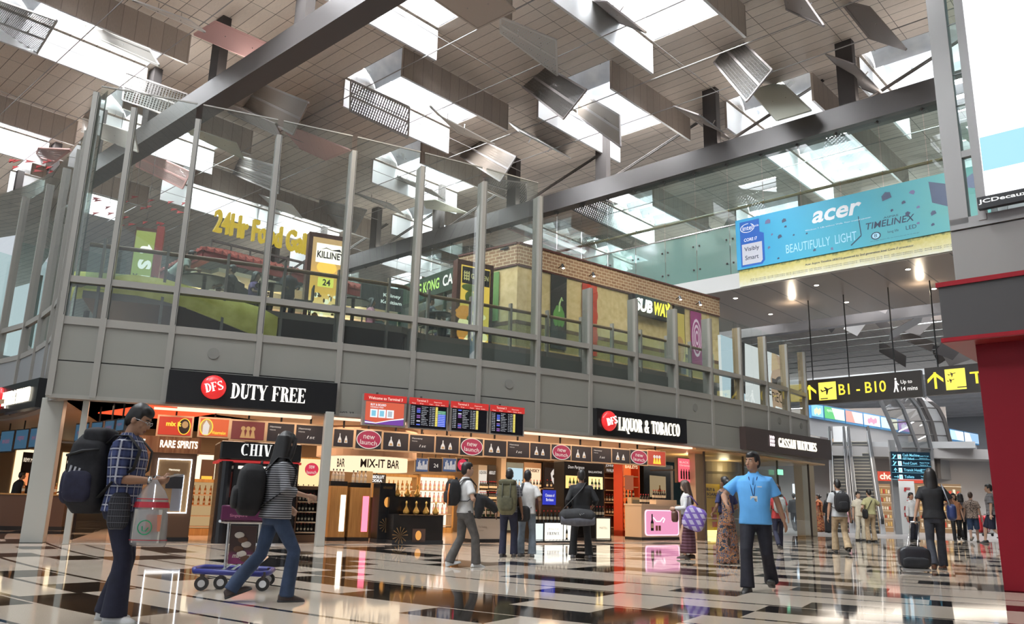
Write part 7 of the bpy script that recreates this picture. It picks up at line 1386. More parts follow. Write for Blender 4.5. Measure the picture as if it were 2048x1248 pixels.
b = MB(); e, wv = arms[0][1], arms[0][2]; d = (wv-e).normalized(); b.tube([wv - d*.045, wv - d*.015], .033, 14); part(b, 'bracelet', M_CHROME, t, sc1)
hp = (arms[0][2]+arms[1][2])/2
tk = thing('paper_slip', 'small white paper slip in the hands of the man in plaid', 'paper', PM @ (hp + V((0, .14, .03))), rz1); b = MB(); b.plate(*[PM @ (hp + V(p)) for p in ((-.05, .09, .02), (.05, .09, .02), (.05, .19, .05), (-.05, .19, .05))], .002); b.build('sheet', mat('paper_white', (.8, .8, .78), .6), tk, world=True)
M_PACK = cloth('pack_black', (.014, .014, .018), .4, 20); M_PACKB = cloth('pack_navy', (.022, .022, .05), .3, 20)
tb = rucksack(PM, UP, rz1, 'large black backpack with three grey stripes on the man in plaid', M_PACK, M_PACKB, .64, .36, .30, 1.16, -.275, None, [('side_stripe', mat('stripe_grey', (.35, .35, .38), .6), (lambda k: lambda b: b.bar(UP @ V((.186, -.33-.035*k, .98+.01*k)), UP @ V((.186, -.29-.035*k, 1.20+.01*k)), .012, .016))(k), 0) for k in range(3)] + [('top_flap', M_PACK, lambda b: rbox(b, (0, -.24, 1.46), .30, .22, .16, .5, 14, UP), .014), ('side_pocket', M_PACKB, lambda b: rbox(b, (.15, -.30, 1.06), .12, .24, .26, .5, 12, UP), .014), ('compression_strap', M_BLACKM, lambda b: b.tube([UP @ V((.19, -.16, 1.35)), UP @ V((.20, -.28, 1.34)), UP @ V((.17, -.42, 1.30))], .012, 6), 0)])
pw = thing('waist_pouch', 'dark plaid jacket tied at the hip of the man in plaid', 'jacket', PM @ V((.15, .06, .86)), rz1); b = MB(); rbox(b, (.15, .05, .86), .10, .17, .30, .6, 12); b.v = [tuple(PM @ V(p)) for p in b.v]; b.build('cloth', plaid('plaid_black', (.01, .01, .012), (.03, .03, .04), (.12, .12, .14), .05), pw, world=True, remesh=.014)
g = NT('clear_plastic'); tr = g.n('BsdfTransparent', ins={0: (.93, .93, .94, 1)}); g.b.inputs['Base Color'].default_value = (.74, .72, .73, 1); g.b.inputs['Roughness'].default_value = .25; mx = g.n('MixShader', ins={0: .52, 1: tr.outputs[0], 2: g.b.outputs[0]}); mx.inputs[0].default_value = .34; g.t.links.new(mx.outputs[0], g.t.nodes['Material Output'].inputs[0])
wv = arms[1][2] + V((.02, .02, 0)); tp = thing('plastic_bag', 'clear plastic bag with red bands hanging from the wrist of the man in plaid', 'bag', PM @ (wv + V((0, 0, -.52))), rz1)
def bagring(z, hx, hy, wob): return [wv + V((hx*cos(a)*(1+wob*sin(5*a)), hy*sin(a)*(1+wob*cos(4*a)), z)) for a in [2*pi*j/28 for j in range(28)]]
rows = [(-.52, .05, .13, .07), (-.50, .07, .145, .06), (-.40, .075, .142, .05), (-.28, .07, .135, .05), (-.18, .065, .125, .06), (-.14, .06, .12, .05), (-.08, .045, .09, .08), (-.02, .02, .04, .1), (.01, .012, .02, .1)]
b = MB(); b.loft([[PM @ p for p in bagring(*r)] for r in rows]); b.build('film', g.mt, tp, world=True, smooth=True)
b = MB(); b.loft([[PM @ p for p in bagring(z, hx+.003, hy+.003, .05)] for z, hx, hy in ((-.215, .07, .138), (-.17, .064, .127))], caps=False); b.loft([[PM @ p for p in bagring(z, hx+.003, hy+.003, .05)] for z, hx, hy in ((-.15, .062, .121), (-.142, .061, .12))], caps=False); b.loft([[PM @ p for p in bagring(z, hx+.003, hy+.003, .05)] for z, hx, hy in ((-.472, .076, .147), (-.466, .076, .147))], caps=False); b.build('red_band', mat('bag_red', (.55, .03, .05), .4), tp, world=True)
b = MB(); b.cbox(0, 0, 0, .10, .22, .26); b.v = [tuple(PM @ (wv + V((p[0], p[1], p[2]-.49)))) for p in b.v]; b.build('carton', mat('carton_white', (.62, .58, .52), .5), tp, world=True)
b = MB(); [b.tube([PM @ (wv + V((.092, .055*cos(a), -.37 + .055*sin(a)))) for a in [2*pi*j/16 + .3 for j in range(k0, k1)]], .005, 5) for k0, k1 in ((0, 17),)]; b.tube([PM @ (wv + V((.094, y, -.37 + z))) for y, z in ((-.02, .01), (-.015, -.025), (.01, -.028), (.03, .0))], .005, 5); b.build('green_emblem', mat('emblem_green', (.02, .35, .16), .5), tp, world=True)
b = MB(); b.cbox(0, 0, 0, .004, .12, .13); b.v = [tuple(PM @ (wv + V((p[0]+.054, p[1]+.05, p[2]-.40)))) for p in b.v]; b.build('printed_box', mat('box_orange', (.65, .22, .12), .5), tp, world=True)
# --- 2 the striped top woman with the black rucksack
t, PM, UP, HM, arms, legs = person('woman with long black hair in a striped top walking past a luggage trolley', (535, 853, 1203), heading=66, head=(.1, -38), skin='light', fem=True, top=(stripes('stripe_grey_black', (.03, .03, .035), (.36, .36, .38), .022), 'three', .86, .045, 'top'), bottom=('trousers', JEANS2, .008), shoes=(.06, .04, .035), hair='long', feet=((-.06, -.36, .05, -.35, 0), (.07, .17, 0, .02, 0)), hands=((-.30, .16, .95), (.20, .27, 1.05)), q=.011, lean=.05, drop=.045)
rucksack(PM, UP, WM[t.name].to_euler().z, 'plain black rucksack on the back of the striped top woman', BLACKC, BLACKC, .52, .34, .26, 1.13, -.285)
# --- 3 the boy with the orange rucksack
t, PM, UP, HM, arms, legs = person('boy in white shirt and grey trousers walking with a black and orange rucksack', (926, 921, 1134), heading=68, skin='light', top=(WHITEC, 'short', .90, .022, 'shirt', WHITEC), bottom=('trousers', GREYT, .015), shoes=(.72, .72, .72), feet=((-.08, -.22, .015, -.25), (.08, .20, 0, .1)), hands=((-.25, .16, .95), (.22, .26, 1.03)), q=.0125)
rucksack(PM, UP, WM[t.name].to_euler().z, 'black rucksack with orange side piping worn by the boy in white', BLACKC, BLACKC, .44, .30, .2, 1.24, -.235, None, [('piping', mat('piping_orange', (.75, .22, .04), .5), (lambda sg: lambda b: b.tube([UP @ V((sg*.10, -.345, 1.04)), UP @ V((sg*.115, -.35, 1.2)), UP @ V((sg*.10, -.325, 1.38))], .014, 6))(sg), 0) for sg in (-1, 1)])
worn('jacket', 'dark jacket folded over the arm of the boy in white', 'jacket', PM, arms[1][2] + V((0, .05, -.2)), 0, [('cloth', BLACKC, lambda b: (b.tube([arms[1][1] + V((0, .05, .04)), arms[1][2] + V((0, .02, .05)), arms[1][2] + V((.02, .14, -.02)), arms[1][2] + V((.02, .22, -.12))], [.07, .09, .08, .05], 10), b.tube([arms[1][1] + V((0, .12, .03)), arms[1][1] + V((0, .12, -.16)), arms[1][1] + V((.01, .1, -.32))], [.08, .09, .05], 10)), .018)])
# --- 4 olive rucksack man
t, PM, UP, HM, arms, legs = person('man in dark checked shirt seen from behind with a big olive rucksack', (1015, 937, 1114), heading=8, skin='brown', top=(plaid('plaid_grey', (.03, .03, .04), (.09, .09, .11), (.32, .32, .35), .05), 'short', .88, .025), bottom=('trousers', JEANS, .012), shoes=(.05, .045, .04), feet=((-.11, 0, 0, 0), (.12, .05, 0, 0)), hands=((-.26, .05, .84), (.27, .08, .86)), q=.014)
OLIVE = cloth('olive_canvas', (.12, .11, .06), .3, 12); OL2 = cloth('olive_canvas_dark', (.085, .08, .045), .3, 12)
rucksack(PM, UP, WM[t.name].to_euler().z, 'big olive canvas rucksack on the man in the checked shirt', OLIVE, OL2, .66, .38, .26, 1.16, -.27, None, [('lid', OL2, lambda b: rbox(b, (0, -.27, 1.47), .36, .28, .13, .5, 14, UP), .014)] + [('buckle_strap', mat('strap_olive', (.05, .05, .03), .6), (lambda x: lambda b: b.tube([UP @ V((x, -.405, 1.45)), UP @ V((x, -.43, 1.2)), UP @ V((x, -.43, .95))], .012, 6))(x), 0) for x in (-.08, .08)])
# --- 5 white shirt, black shoulder bag
t, PM, UP, HM, arms, legs = person('man in white shirt and pale jeans seen from behind with a black shoulder bag', (1052, 940, 1113), heading=12, skin='brown', top=(WHITEC, 'short', .86, .028, 'shirt', WHITEC), bottom=('trousers', JEANSL, .02), shoes=(.25, .25, .26), feet=((-.12, -.03, 0, 0), (.12, .03, 0, 0)), hands=((-.24, .1, .90), (.26, .12, .95)), q=.014)
worn('shoulder_bag', 'black shoulder bag hanging at the back of the man in the white shirt', 'bag', PM, V((-.05, -.2, .72)), WM[t.name].to_euler().z, [('bag', BLACKC, lambda b: rbox(b, (-.05, -.20, .86), .32, .16, .32, .6, 16), .014), ('strap', M_BLACKM, lambda b: strap(b, [V(p) for p in ((-.16, -.17, 1.0), (-.12, -.165, 1.25), (-.08, -.10, 1.48), (-.08, .05, 1.49), (-.02, .155, 1.3), (.1, .14, 1.1), (.1, -.12, .98))], .05), 0)])
# --- 6 man in black with duffel
t, PM, UP, HM, arms, legs = person('man all in black seen from behind with a duffel bag', (1162, 939, 1116), heading=-4, skin='brown', top=(BLACKC, 'three', .86, .035), bottom=('trousers', BLACKC, .018), shoes=(.12, .12, .13), feet=((-.17, 0, 0, 0), (.17, .02, 0, 0)), hands=((-.26, .08, .92), (.25, .15, 1.0)), q=.014, wide=1.06)
worn('duffel_bag', 'large black and grey duffel bag slung behind the man in black', 'bag', PM, V((-.12, -.24, .72)), WM[t.name].to_euler().z, [('bag', cloth('duffel_black', (.02, .02, .022)), lambda b: b.tube([V((-.48, -.26, .80)), V((-.40, -.26, .81)), V((-.12, -.27, .82)), V((.16, -.26, .81)), V((.24, -.26, .80))], [.08, .145, .16, .145, .08], 16), .016), ('grey_base', cloth('duffel_grey', (.11, .11, .13)), lambda b: b.tube([V((-.46, -.29, .75)), V((-.12, -.31, .745)), V((.22, -.29, .75))], [.10, .125, .10], 14), .016), ('strap', M_BLACKM, lambda b: strap(b, [V(p) for p in ((-.44, -.26, .92), (-.22, -.22, 1.15), (.0, -.16, 1.38), (.08, -.06, 1.49), (.08, .06, 1.48), (-.1, .16, 1.2), (-.24, .05, 1.0), (-.30, -.2, .95))], .055), 0), ('emblem', mat('emblem_white', (.6, .6, .6), .5), lambda b: [b.bar(V((-.10+.035*k, -.428, .87)), V((-.08+.035*k, -.432, .84+.02*k)), .018, .006) for k in range(3)], 0)])
# --- 7 girl with purple bag
t, PM, UP, HM, arms, legs = person('long haired girl in white top and patterned maroon skirt carrying bags', (1376, 960, 1119), heading=-75, skin='light', fem=True, top=(WHITEC, 'long', .98, .02, 'blouse'), bottom=('skirt', stripes('skirt_maroon', (.07, .02, .03), (.16, .08, .12), .06, 2, .7), .14, .20), shoes=(.05, .03, .02), hair='long', hairm=HAIRB, feet=((-.08, .06, .02, 0), (.09, -.08, .02, 0)), hands=((-.12, .26, 1.12), (.14, .26, 1.10)), q=.014, head=(.15, 10))
worn('handbag', 'brown leather handbag in front of the girl in the maroon skirt', 'bag', PM, V((.02, .27, .86)), 0, [('bag', mat('leather_brown', (.10, .04, .025), .4), lambda b: rbox(b, (.0, .27, .94), .34, .16, .26, .6, 16), .014), ('handle', mat('leather_brown', (.10, .04, .025), .4), lambda b: b.tube([V((-.1, .27, 1.05)), V((-.08, .25, 1.17)), V((.08, .25, 1.17)), V((.1, .27, 1.05))], .012, 6), 0)])
g = NT('purple_check'); X = g.xyz(); k = g.m('MAXIMUM', g.m('LESS_THAN', g.m('FRACT', g.m('DIVIDE', g.m('ADD', X[0], g.m('MULTIPLY', X[2], .5)), .14)), .45), g.m('LESS_THAN', g.m('FRACT', g.m('DIVIDE', X[2], .12)), .25)); g.out(g.mix(k, (.50, .45, .62), (.16, .09, .38)), Roughness=.5)
worn('tote_bag', 'big purple checked zip bag on the arm of the girl in the maroon skirt', 'bag', PM, V((-.24, -.16, .74)), 0, [('bag', g.mt, lambda b: rbox(b, (-.27, -.20, .97), .26, .50, .52, .5, 16, Matrix.Translation(V((0, 0, 1))) @ Matrix.Rotation(.35, 4, 'X') @ Matrix.Translation(V((0, 0, -1)))), .016), ('handle', mat('purple_dark', (.09, .05, .2), .5), lambda b: b.tube([V((-.24, -.26, 1.2)), V((-.2, -.1, 1.4)), V((-.2, .02, 1.36)), V((-.24, .0, 1.12))], .016, 6), 0)])
# --- 8 sari woman
SARI = patches('sari_print', [(.03, .022, .02), (.30, .12, .05), (.05, .08, .13), (.42, .20, .08), (.02, .03, .05)], 9.)
person('woman in a brown and blue patterned sari walking away', (1456, 952, 1128), heading=-25, skin='brown', fem=True, top=(cloth('choli_blue', (.02, .025, .09)), 'short', 1.02, .015, 'blouse'), bottom=('sari', SARI, .02, .24), shoes=(.12, .05, .03), hair='bun', feet=((-.09, -.1, 0, 0), (.09, .12, 0, 0)), hands=((-.2, .18, 1.0), (.2, .2, 1.02)), q=.014)
# --- 9 man in the blue polo
POLO = cloth('polo_blue', (.14, .46, .95), .10, 6)
t, PM, UP, HM, arms, legs = person('man in sky blue polo shirt with a lanyard badge walking towards the left', (1517, 899, 1182), heading=207, skin='tan', top=(POLO, 'short', .84, .034, 'polo_shirt', POLO), bottom=('trousers', NAVYT, .02), shoes=(.02, .02, .02), feet=((-.12, -.27, .045, -.35, .1), (.09, .22, 0, .12, -.1)), hands=((-.33, -.14, .86), (.30, .30, 1.06)), head=(0, 34), q=.0105, belly=.035, wide=1.1, twist=.1, pole=((-.4, -1, .3), (.9, -.7, -.3)))
sc9 = PM.to_scale().x; b = MB(); b.tube([UP @ V(p) for p in ((-.065, .02, 1.475), (-.05, .11, 1.42), (-.02, .16, 1.28), (-.012, .165, 1.19))], .006, 6); b.tube([UP @ V(p) for p in ((.065, .02, 1.475), (.05, .11, 1.42), (.02, .16, 1.28), (.0, .165, 1.19))], .006, 6); part(b, 'lanyard', mat('lanyard_blue', (.02, .05, .2), .5), t, sc9)
b = MB(); b.add([UP @ V(p) for p in ((-.05, .163, 1.10), (.035, .163, 1.10), (.035, .163, 1.19), (-.05, .163, 1.19), (-.05, .170, 1.10), (.035, .170, 1.10), (.035, .170, 1.19), (-.05, .170, 1.19))], MB.BF, 0); b.add([UP @ V(p) for p in ((-.04, .1715, 1.12), (-.01, .1715, 1.12), (-.01, .1715, 1.16), (-.04, .1715, 1.16))], [(3, 2, 1, 0)], 1); part(b, 'badge', [mat('badge_white', (.7, .72, .72), .4), mat('badge_grey', (.25, .27, .3), .5)], t, sc9, smooth=False)
b = MB(); b.add([UP @ V(p) for p in ((-.11, .150, 1.30), (-.05, .158, 1.30), (-.05, .157, 1.315), (-.11, .149, 1.315))], [(3, 2, 1, 0)]); part(b, 'chest_emblem', mat('emblem_pale', (.55, .65, .8), .5), t, sc9)
b = MB(); b.tube([UP @ V((0, .128, 1.455)), UP @ V((0, .150, 1.40)), UP @ V((0, .158, 1.33))], .007, 6, flat=.5); part(b, 'placket', POLO, t, sc9)
# --- the crowd further back
P_ = lambda *a, **k: person(*a, **dict(dict(q=.018), **k))
t, PM, UP, *_r = P_('woman with a pale backpack and red top half hidden by the man in blue', (1560, 966, 1099), heading=5, fem=True, skin='light', hairm=HAIRB, hair='bob', top=(cloth('red_top', (.35, .03, .03)), 'short', .84, .03), bottom=('trousers', JEANS, .0), feet=walk)
rucksack(PM, UP, WM[t.name].to_euler().z, 'pale grey backpack on the woman behind the man in blue', cloth('pack_grey', (.30, .31, .30)), cloth('pack_grey2', (.22, .23, .22)), .42, .3, .18, 1.2, -.23)
P_('dark figure in front of the tall lit screen by the beige column', (1591, 985, 1062), heading=10, top=(BLACKC, 'long', .85, .03), bottom=('trousers', BLACKC, .01), feet=walk)
t, PM, UP, *_r = P_('man in grey tee shirt and khaki trousers walking away from the camera', (1684, 957, 1105), heading=4, top=(cloth('grey_tee', (.42, .43, .44), .1), 'short', .86, .03), bottom=('trousers', KHAKI, .02), shoes=(.03, .025, .02), feet=((-.08, .2, 0, .1), (.09, -.22, .05, -.4)), q=.015)
rucksack(PM, UP, WM[t.name].to_euler().z, 'round black backpack on the man in grey tee shirt', BLACKC, BLACKC, .46, .33, .22, 1.2, -.24)
P_('man in cream shirt and trousers facing the camera near the escalators', (1722, 983, 1081), heading=172, skin='light', top=(CREAMC, 'short', .86, .03, 'shirt', CREAMC), bottom=('trousers', CREAMC, .02), feet=((-.12, 0, 0, 0), (.12, 0, 0, 0)), belly=.03)
t, PM, UP, *_r = P_('man in yellow-green shirt and khaki trousers standing with his back turned', (1745, 978, 1084), heading=-8, skin='light', top=(cloth('shirt_olive', (.45, .42, .22), .1), 'short', .90, .03), bottom=('trousers', KHAKI, .02), feet=((-.13, 0, 0, 0), (.12, .03, 0, 0)), hands=((-.2, .2, 1.05), (.22, .2, 1.3)))
worn('shoulder_bag', 'small black bag at the left hip of the man in yellow-green', 'bag', PM, V((-.25, -.08, .8)), 0, [('bag', BLACKC, lambda b: rbox(b, (-.24, -.08, .92), .12, .24, .32, .6, 14), .016), ('strap', M_BLACKM, lambda b: strap(b, [V(p) for p in ((-.2, -.14, 1.05), (-.02, -.15, 1.35), (.12, -.02, 1.49), (.05, .14, 1.3), (-.2, .05, 1.05))], .04), 0)])
P_('child in pink by the foot of the escalators', (1703, 1014, 1066), heading=170, fem=True, skin='light', hair='bob', top=(cloth('pink_cloth', (.65, .33, .38), .1), 'short', .7, .04, 'dress'), bottom=('trousers', cloth('pink_cloth', (.65, .33, .38), .1), .03), feet=((-.1, 0, 0, 0), (.1, 0, 0, 0)))
P_('person in a long black robe by the foot of the escalators', (1662, 985, 1066), heading=20, fem=True, skin='brown', hair='scarf', top=(BLACKC, 'long', .85, .05), bottom=('skirt', BLACKC, .02, .24), feet=((-.1, 0, 0, 0), (.1, 0, 0, 0)))
P_('woman in a rust red sari right of the beige column', (1641, 988, 1064), heading=-60, fem=True, skin='brown', hair='bun', top=(cloth('rust', (.35, .08, .03)), 'short', 1., .02, 'blouse'), bottom=('sari', patches('rust_print', [(.12, .03, .02), (.40, .12, .04), (.30, .20, .08)], 14.), .02, .25), feet=((-.1, 0, 0, 0), (.1, 0, 0, 0)))
t, PM, UP, HM, arms, legs = person('woman in black top and dark jeans pulling a black suitcase', (1878, 935, 1139), heading=22, fem=True, skin='tan', hair='long', top=(BLACKC, 'short', .88, .03, 'top'), bottom=('trousers', cloth('jeans_charcoal', (.03, .033, .045)), .012), shoes=(.10, .035, .015), feet=((-.09, -.20, .03, -.45), (.09, .16, 0, .05)), hands=((-.34, -.16, .80), (.20, .22, 1.12)), q=.0125, curl=1.2, wide=1.05)
hw = PM @ (arms[0][2] + V((0, 0, -.085))); worn('handbag', 'blue leather shoulder bag of the woman in the black top', 'bag', PM, V((.27, -.05, .85)), 0, [('bag', mat('leather_blue', (.025, .04, .13), .35), lambda b: rbox(b, (.28, -.04, .98), .15, .34, .28, .6, 16), .014), ('strap', mat('strap_grey', (.25, .25, .28), .4), lambda b: b.tube([V((.27, .1, 1.08)), V((.2, .06, 1.3)), V((.16, 0, 1.46)), V((.17, -.08, 1.42)), V((.25, -.18, 1.08))], .014, 6), 0)])
b0 = onz(1831, 1143); sz = onv(1831, 1092, b0, 0).z; sw = (onv(1802, 1120, b0, 0)-onv(1861, 1120, b0, 0)).length; t = thing('suitcase', 'black wheeled suitcase with long handle behind the woman in the black top', 'suitcase', b0, -.25)
b = MB(); rbox(b, (0, .0, sz*.54), sw, .26, sz*.88, .35, 20); b.build('shell', cloth('case_black', (.014, .014, .016)), t, remesh=.014, smooth=True); b = MB(); rbox(b, (0, -.14, sz*.36), sw*.82, .08, sz*.42, .4, 16); b.build('front_pocket', cloth('case_black2', (.02, .02, .023)), t, remesh=.014)
b = MB(); b.box(-sw*.44, -.15, .015, sw*.44, .1, .06); b.build('base_plate', mat('case_base', (.35, .34, .33), .35, .4), t, bevel=.01)
for sg in (-1, 1): b = MB(); b.tube([(sg*sw*.42-.015, .06, .035), (sg*sw*.42+.015, .06, .035)], .035, 12); b.build('wheel', M_BLACKM, t)
hl = WM[t.name].inverted() @ hw; b = MB()
for sg in (-1, 1): b.tube([V((sg*.085, .08, sz*.95)), V((hl.x*.9 + sg*.075, hl.y*.9+.0, hl.z*.99))], .011, 8)
b.tube([V((hl.x*.9-.085, hl.y*.9, hl.z)), V((hl.x*.9+.085, hl.y*.9, hl.z))], .016, 8); b.build('telescopic_handle', M_CHROME, t, smooth=True)
b = MB(); b.tube([(-.06, -.0, sz*.985), (-.05, 0, sz*1.03), (.05, 0, sz*1.03), (.06, 0, sz*.985)], .012, 8); b.build('top_handle', M_BLACK, t)
P_('person in white shirt half hidden behind the woman in the black top', (1829, 985, 1082), heading=160, top=(WHITEC, 'long', .86, .03), bottom=('trousers', NAVYT, .01), feet=((-.1, 0, 0, 0), (.1, 0, 0, 0)))
P_('woman with black hair and orange shawl right of the woman in the black top', (1915, 984, 1083), heading=205, fem=True, skin='light', hair='bob', top=(cloth('shawl_orange', (.45, .20, .10)), 'short', .8, .05, 'shawl'), bottom=('trousers', BLACKC, .0), feet=walk)
P_('woman in dark cardigan next to the woman with the orange shawl', (1929, 984, 1081), heading=20, fem=True, hair='bob', top=(cloth('cardigan', (.05, .045, .05)), 'long', .8, .05), bottom=('trousers', BLACKC, .0), feet=walk)
P_('man in floral shirt and blue shorts walking towards the red suitcases', (1950, 982, 1084), heading=35, hairm=HAIRB, skin='light', top=(patches('floral', [(.04, .03, .03), (.35, .25, .2), (.5, .42, .35), (.08, .05, .05)], 22.), 'short', .84, .04), bottom=('shorts', JEANS2), shoes=(.3, .25, .2), feet=walk)
P_('person in striped black top pushing the red suitcases, beside the kiosk column', (1990, 966, 1087), heading=-60, skin='light', top=(stripes('stripe_bw', (.02, .02, .025), (.4, .4, .42), .05), 'short', .85, .03), bottom=('shorts', JEANS), feet=walk)
b0 = onz(1968, 1072); t = thing('luggage_trolley', 'luggage trolley loaded with red suitcases at far right', 'trolley', b0, .3); b = MB(); b.box(-.36, -.3, .12, .36, .5, .17); b.build('base', M_STEEL, t); b = MB(); [b.tube([(x, -.32, .15), (x, -.34, 1.05)], .018, 6) for x in (-.33, 0, .33)]; [b.tube([(-.34, -.33, z), (.34, -.33, z)], .014, 6) for z in (.3, .62, 1.05)]; b.build('frame', M_CHROME, t)
for x, y in ((-.3, -.25), (.3, -.25), (0, .42)): b = MB(); b.tube([(x-.02, y, .07), (x+.02, y, .07)], .07, 12); b.build('wheel', M_BLACKM, t)
for i, x in enumerate((-.18, .19)): ts = thing('suitcase', ('left red suitcase standing on the far right trolley', 'right red suitcase standing on the far right trolley')[i], 'suitcase', WM[t.name] @ V((x, -.02, .17)), .3); b = MB(); rbox(b, (0, 0, .44), .33, .28, .88, .4, 16); b.build('shell', mat('suitcase_red', (.42, .015, .02), .35), ts, remesh=.016); b = MB(); b.tube([(-.07, 0, .87), (-.06, 0, .93), (.06, 0, .93), (.07, 0, .87)], .012, 6); b.build('handle', M_BLACK, ts)
P_('man in black suit leaning on the counter at the left edge', (20, 941, 1056), heading=35, top=(BLACKC, 'long', .80, .04, 'jacket'), bottom=('trousers', BLACKC, .01), feet=((-.12, -.05, 0, 0), (.12, .05, 0, 0)), hands=((-.2, .35, 1.05), (.25, .35, 1.05)), lean=.15, q=.015)
P_('person in a dark jacket behind the counter at left, facing out', (66, 942, 1048), heading=190, skin='light', top=(cloth('grey_jacket', (.08, .08, .09)), 'long', .80, .03), bottom=('trousers', BLACKC, .01), hands=((-.2, .3, 1.05), (.2, .3, 1.05)))
P_('person in teal top behind the thick left column', (124, 948, 1052), heading=200, skin='light', fem=True, top=(cloth('teal_top', (.05, .30, .24)), 'short', .84, .03), bottom=('trousers', BLACKC, .01), hands=((-.2, .28, 1.1), (.2, .3, 1.1)))
# --- guests of the food gallery
def up_at(px, y, off): s, _ = onfac(px, y, off); return fac(s, off, DECK)
P_('man in white shirt leaning over a table in the food gallery', at=up_at(343, 545, 1.75), H=1.74, heading=75, top=(WHITEC, 'short', .9, .03), bottom=('trousers', BLACKC, .01), lean=.75, hands=((-.15, .55, 1.05), (.15, .58, 1.05)), head=(-.2, 0), feet=((-.1, -.1, 0, 0), (.1, .05, 0, 0)))
seat = dict(feet=((-.12, .38, 0, 0), (.12, .38, 0, 0)), drop=.42)
def chair(P, rz, lab):
    t = thing('chair', lab, 'chair', P, rz, 'food gallery chairs'); mt = mat('chair_black', (.02, .02, .022), .4); b = MB(); b.box(-.22, -.22, .42, .22, .22, .46); b.build('seat', mt, t, bevel=.015); b = MB(); b.box(-.21, -.25, .46, .21, -.21, .86); b.build('backrest', mt, t, bevel=.015)
    for x in (-.19, .19):
        for y in (-.19, .19): b = MB(); b.tube([(x, y, 0), (x*.95, y*.95, .42)], .016, 6); b.build('leg', mt, t)
for px, y, off, hd, lab, kw in ((466, 535, 1.6, -80, 'man in black shirt seated at the big dark table in the food gallery', dict(top=(BLACKC, 'short', .86, .03), bottom=('trousers', BLACKC, .01))), (512, 550, 1.95, 100, 'woman in purple top seated in the food gallery', dict(top=(cloth('purple_top', (.16, .10, .26)), 'short', .86, .03), bottom=('trousers', JEANS, .0), fem=True, hair='bob')), (742, 612, 3.0, 80, 'black haired guest seated beside the Killiney poster box', dict(top=(cloth('pink_top', (.45, .2, .25)), 'short', .86, .03), bottom=('trousers', JEANS, .0), fem=True, hair='long')), (862, 592, 1.9, 60, 'guest in dark shirt seated in front of the cafe', dict(top=(cloth('slate', (.06, .07, .09)), 'short', .86, .03), bottom=('trousers', JEANS, .0))), (906, 580, 2.6, -70, 'guest in patterned shirt seated in front of the cafe', dict(top=(patches('patt', [(.1, .1, .1), (.4, .38, .33)], 25.), 'short', .86, .03), bottom=('trousers', JEANS, .0), skin='light'))):
    P = up_at(px, y, off); P_(lab, at=P, H=1.72, heading=hd, hands=((-.16, .34, 1.15-.42), (.16, .34, 1.15-.42)), **seat, **kw); chair(P + V((0, 0, 0)), -radians(hd), 'black chair of the ' + lab.split(' seated')[0])
P_('man in dark jacket standing at a table left of the Killiney poster box', at=up_at(580, 545, 1.75), H=1.5, heading=150, top=(cloth('dark_jacket', (.02, .02, .028)), 'long', .82, .04), bottom=('trousers', JEANS, .01), hands=((-.2, .28, 1.05), (.2, .28, 1.05)))
for i, (px, y, off, r, lab) in enumerate(((410, 552, 1.35, .68, 'big round dark table between the white shirt man and the man in black'), (545, 567, 1.1, .4, 'round dark table beside the standing man in the dark jacket'), (707, 595, 1.5, .45, 'round dark table right of the Killiney poster box'), (880, 600, 1.5, .35, 'round dark table in front of the cafe'))):
    t = thing('cafe_table', lab, 'table', up_at(px, y, off), 0, 'food gallery tables'); b = MB(); b.lathe([(r*.98, .72), (r, .73), (r, .75), (r*.97, .76)], seg=30); b.build('tabletop', mat('table_black', (.02, .02, .022), .25), t); b = MB(); b.lathe([(.05, .02), (.045, .72)], seg=12); b.build('pedestal', M_STEEL_DK, t); b = MB(); b.lathe([(.3, 0), (.28, .03)], seg=18); b.build('foot', M_STEEL_DK, t)
    for k in range(2): o = thing('cup', 'white cup on the ' + lab.split(' between')[0], 'cup', t.location + V((-.15+.3*k, -.1, .76)), 0, 'white cups on the food gallery tables'); b = MB(); b.lathe([(.025, 0), (.04, .09), (.036, .09), (.022, .01)], seg=10); b.build('cup', mat('cup_white', (.8, .8, .78), .3), o)
    if i in (0, 1): [chair(t.location + V((cos(a)*(r+.35), sin(a)*(r+.35), 0)), a + pi/2, 'black chair %s the %s' % (w_, lab.split(' between')[0].split(' beside')[0])) for a, w_ in ((.35, 'at the right of'), (2.9, 'at the left of'))]
# --- luggage trolley by the striped top woman
b0 = onz(458, 1178); t = thing('luggage_trolley', 'blue based luggage trolley with an ice cream advertisement beside the striped top woman', 'trolley', b0, .18); W2 = (onv(400, 1150, b0, .18)-onv(528, 1150, b0, .18)).length; zp = onv(458, 1140, b0, .18).z; zt = onv(458, 1043, b0, .18).z; zb_ = onv(458, 1010, b0, .18).z; x0 = -W2*.42; BLUEP = mat('trolley_blue', (.03, .035, .22), .35)
b = MB(); b.tube([(x0-.06, -.2, zp), (W2*.5, -.25, zp-.02), (W2*.62, -.1, zp-.02), (W2*.62, .35, zp-.02), (W2*.5, .45, zp-.02), (x0-.06, .4, zp), (x0-.12, .1, zp), (x0-.06, -.2, zp)], .03, 8); b.build('base_frame', BLUEP, t, smooth=True)
b = MB(); [b.tube([(x0+.22+.1*k, -.2, zp+.01), (x0+.32+.1*k, .1, zp+.10), (x0+.34+.1*k, .38, zp+.12)], .012, 6) for k in range(4)]; b.build('load_bars', M_CHROME, t)
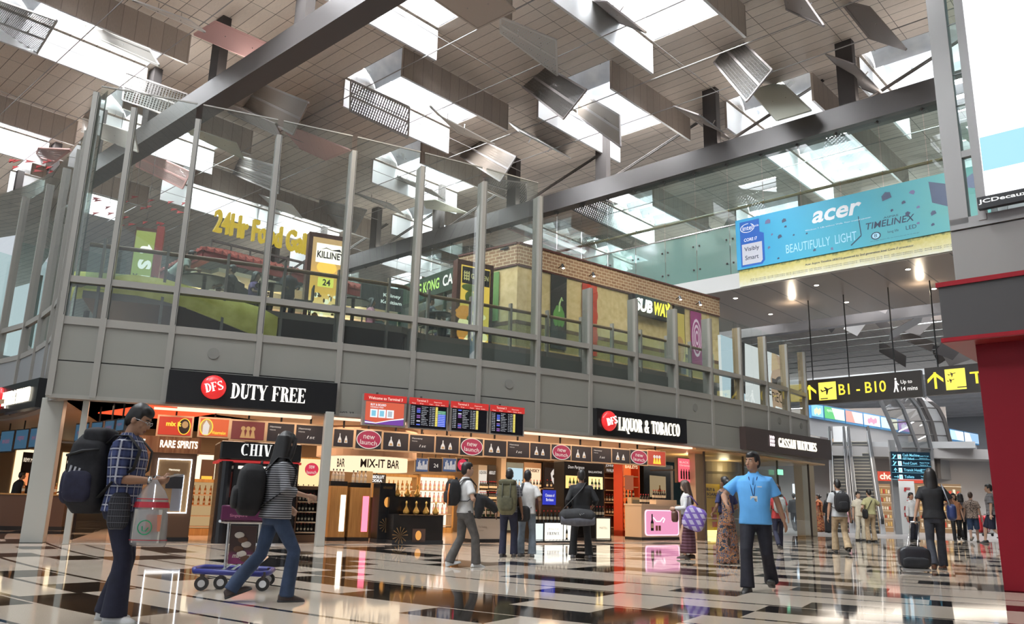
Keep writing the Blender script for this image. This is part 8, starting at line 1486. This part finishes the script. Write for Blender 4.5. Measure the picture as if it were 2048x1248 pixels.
for x, y in ((x0+.02, -.18), (x0+.2, -.05), (W2*.55, -.2), (W2*.55, .4)): b = MB(); b.tube([(x, y-.022, .075), (x, y+.022, .075)], .075, 16); wo = b.build('wheel', mat('tyre_black', (.03, .03, .03), .5), t); b = MB(); b.tube([(x, y-.025, .075), (x, y+.025, .075)], .04, 12); b.build('hub', M_CHROME, wo)
for x, y in ((x0+.02, -.18), (x0+.2, -.05), (W2*.55, -.2), (W2*.55, .4)): b = MB(); b.box(x-.02, y-.03, .12, x+.02, y+.03, zp); b.build('caster_fork', M_STEEL_DK, t)
xl, xr = W2*-.07, W2*.42; b = MB(); [b.tube([(x, -.12, zp), (x, -.16, zt)], .018, 8) for x in (xl, xr)]; b.tube([(xl-.05, -.16, zt), (xr+.05, -.16, zt)], .02, 8); [b.tube([(xl-.05, -.16-.0, zt), (xl-.08, -.3, zt+.01)], .016, 8)]; b.build('upright_frame', M_CHROME, t)
g = NT('ice_cream_print'); X = g.xyz(); g.out(g.ramp(g.m('MULTIPLY_ADD', g.noise(7, 3), .25, X[2]), [(zp+.12, (.42, .03, .22)), (zp+.26, (.20, .03, .10)), (zp+.36, (.05, .02, .015))]), Roughness=.35); b = MB(); b.box(xl+.03, -.175, zp+.08, xr-.03, -.15, zt-.04); b.build('advertising_panel', g.mt, t)
b = MB(); wd = xr-xl; [b.ell((xl+wd*(.38+.12*(k % 3)), -.185, zt-.14-.05*k), wd*.16, .008, .035, 12, 6, k % 2) for k in range(6)]; text(b, 'magnum', xl+wd*.2, zp+.13, wd*.6, .05, -.18, 0, .02, shear=.2); b.build('panel_picture', [mat('cream_white', (.75, .68, .6), .5), mat('choc_brown', (.12, .05, .025), .4)], t)
b = MB(); b.box(xl-.08, -.3, zt+.02, xr+.06, .02, zb_); b.build('basket', mat('basket_purple', (.12, .012, .07), .35), t, bevel=.015); b = MB(); text(b, 'Singapore', xl+.02, zt+.05, wd*.55, .04, -.303, 0, .01); b.build('basket_lettering', mat('basket_pink', (.7, .25, .4), .5), t)
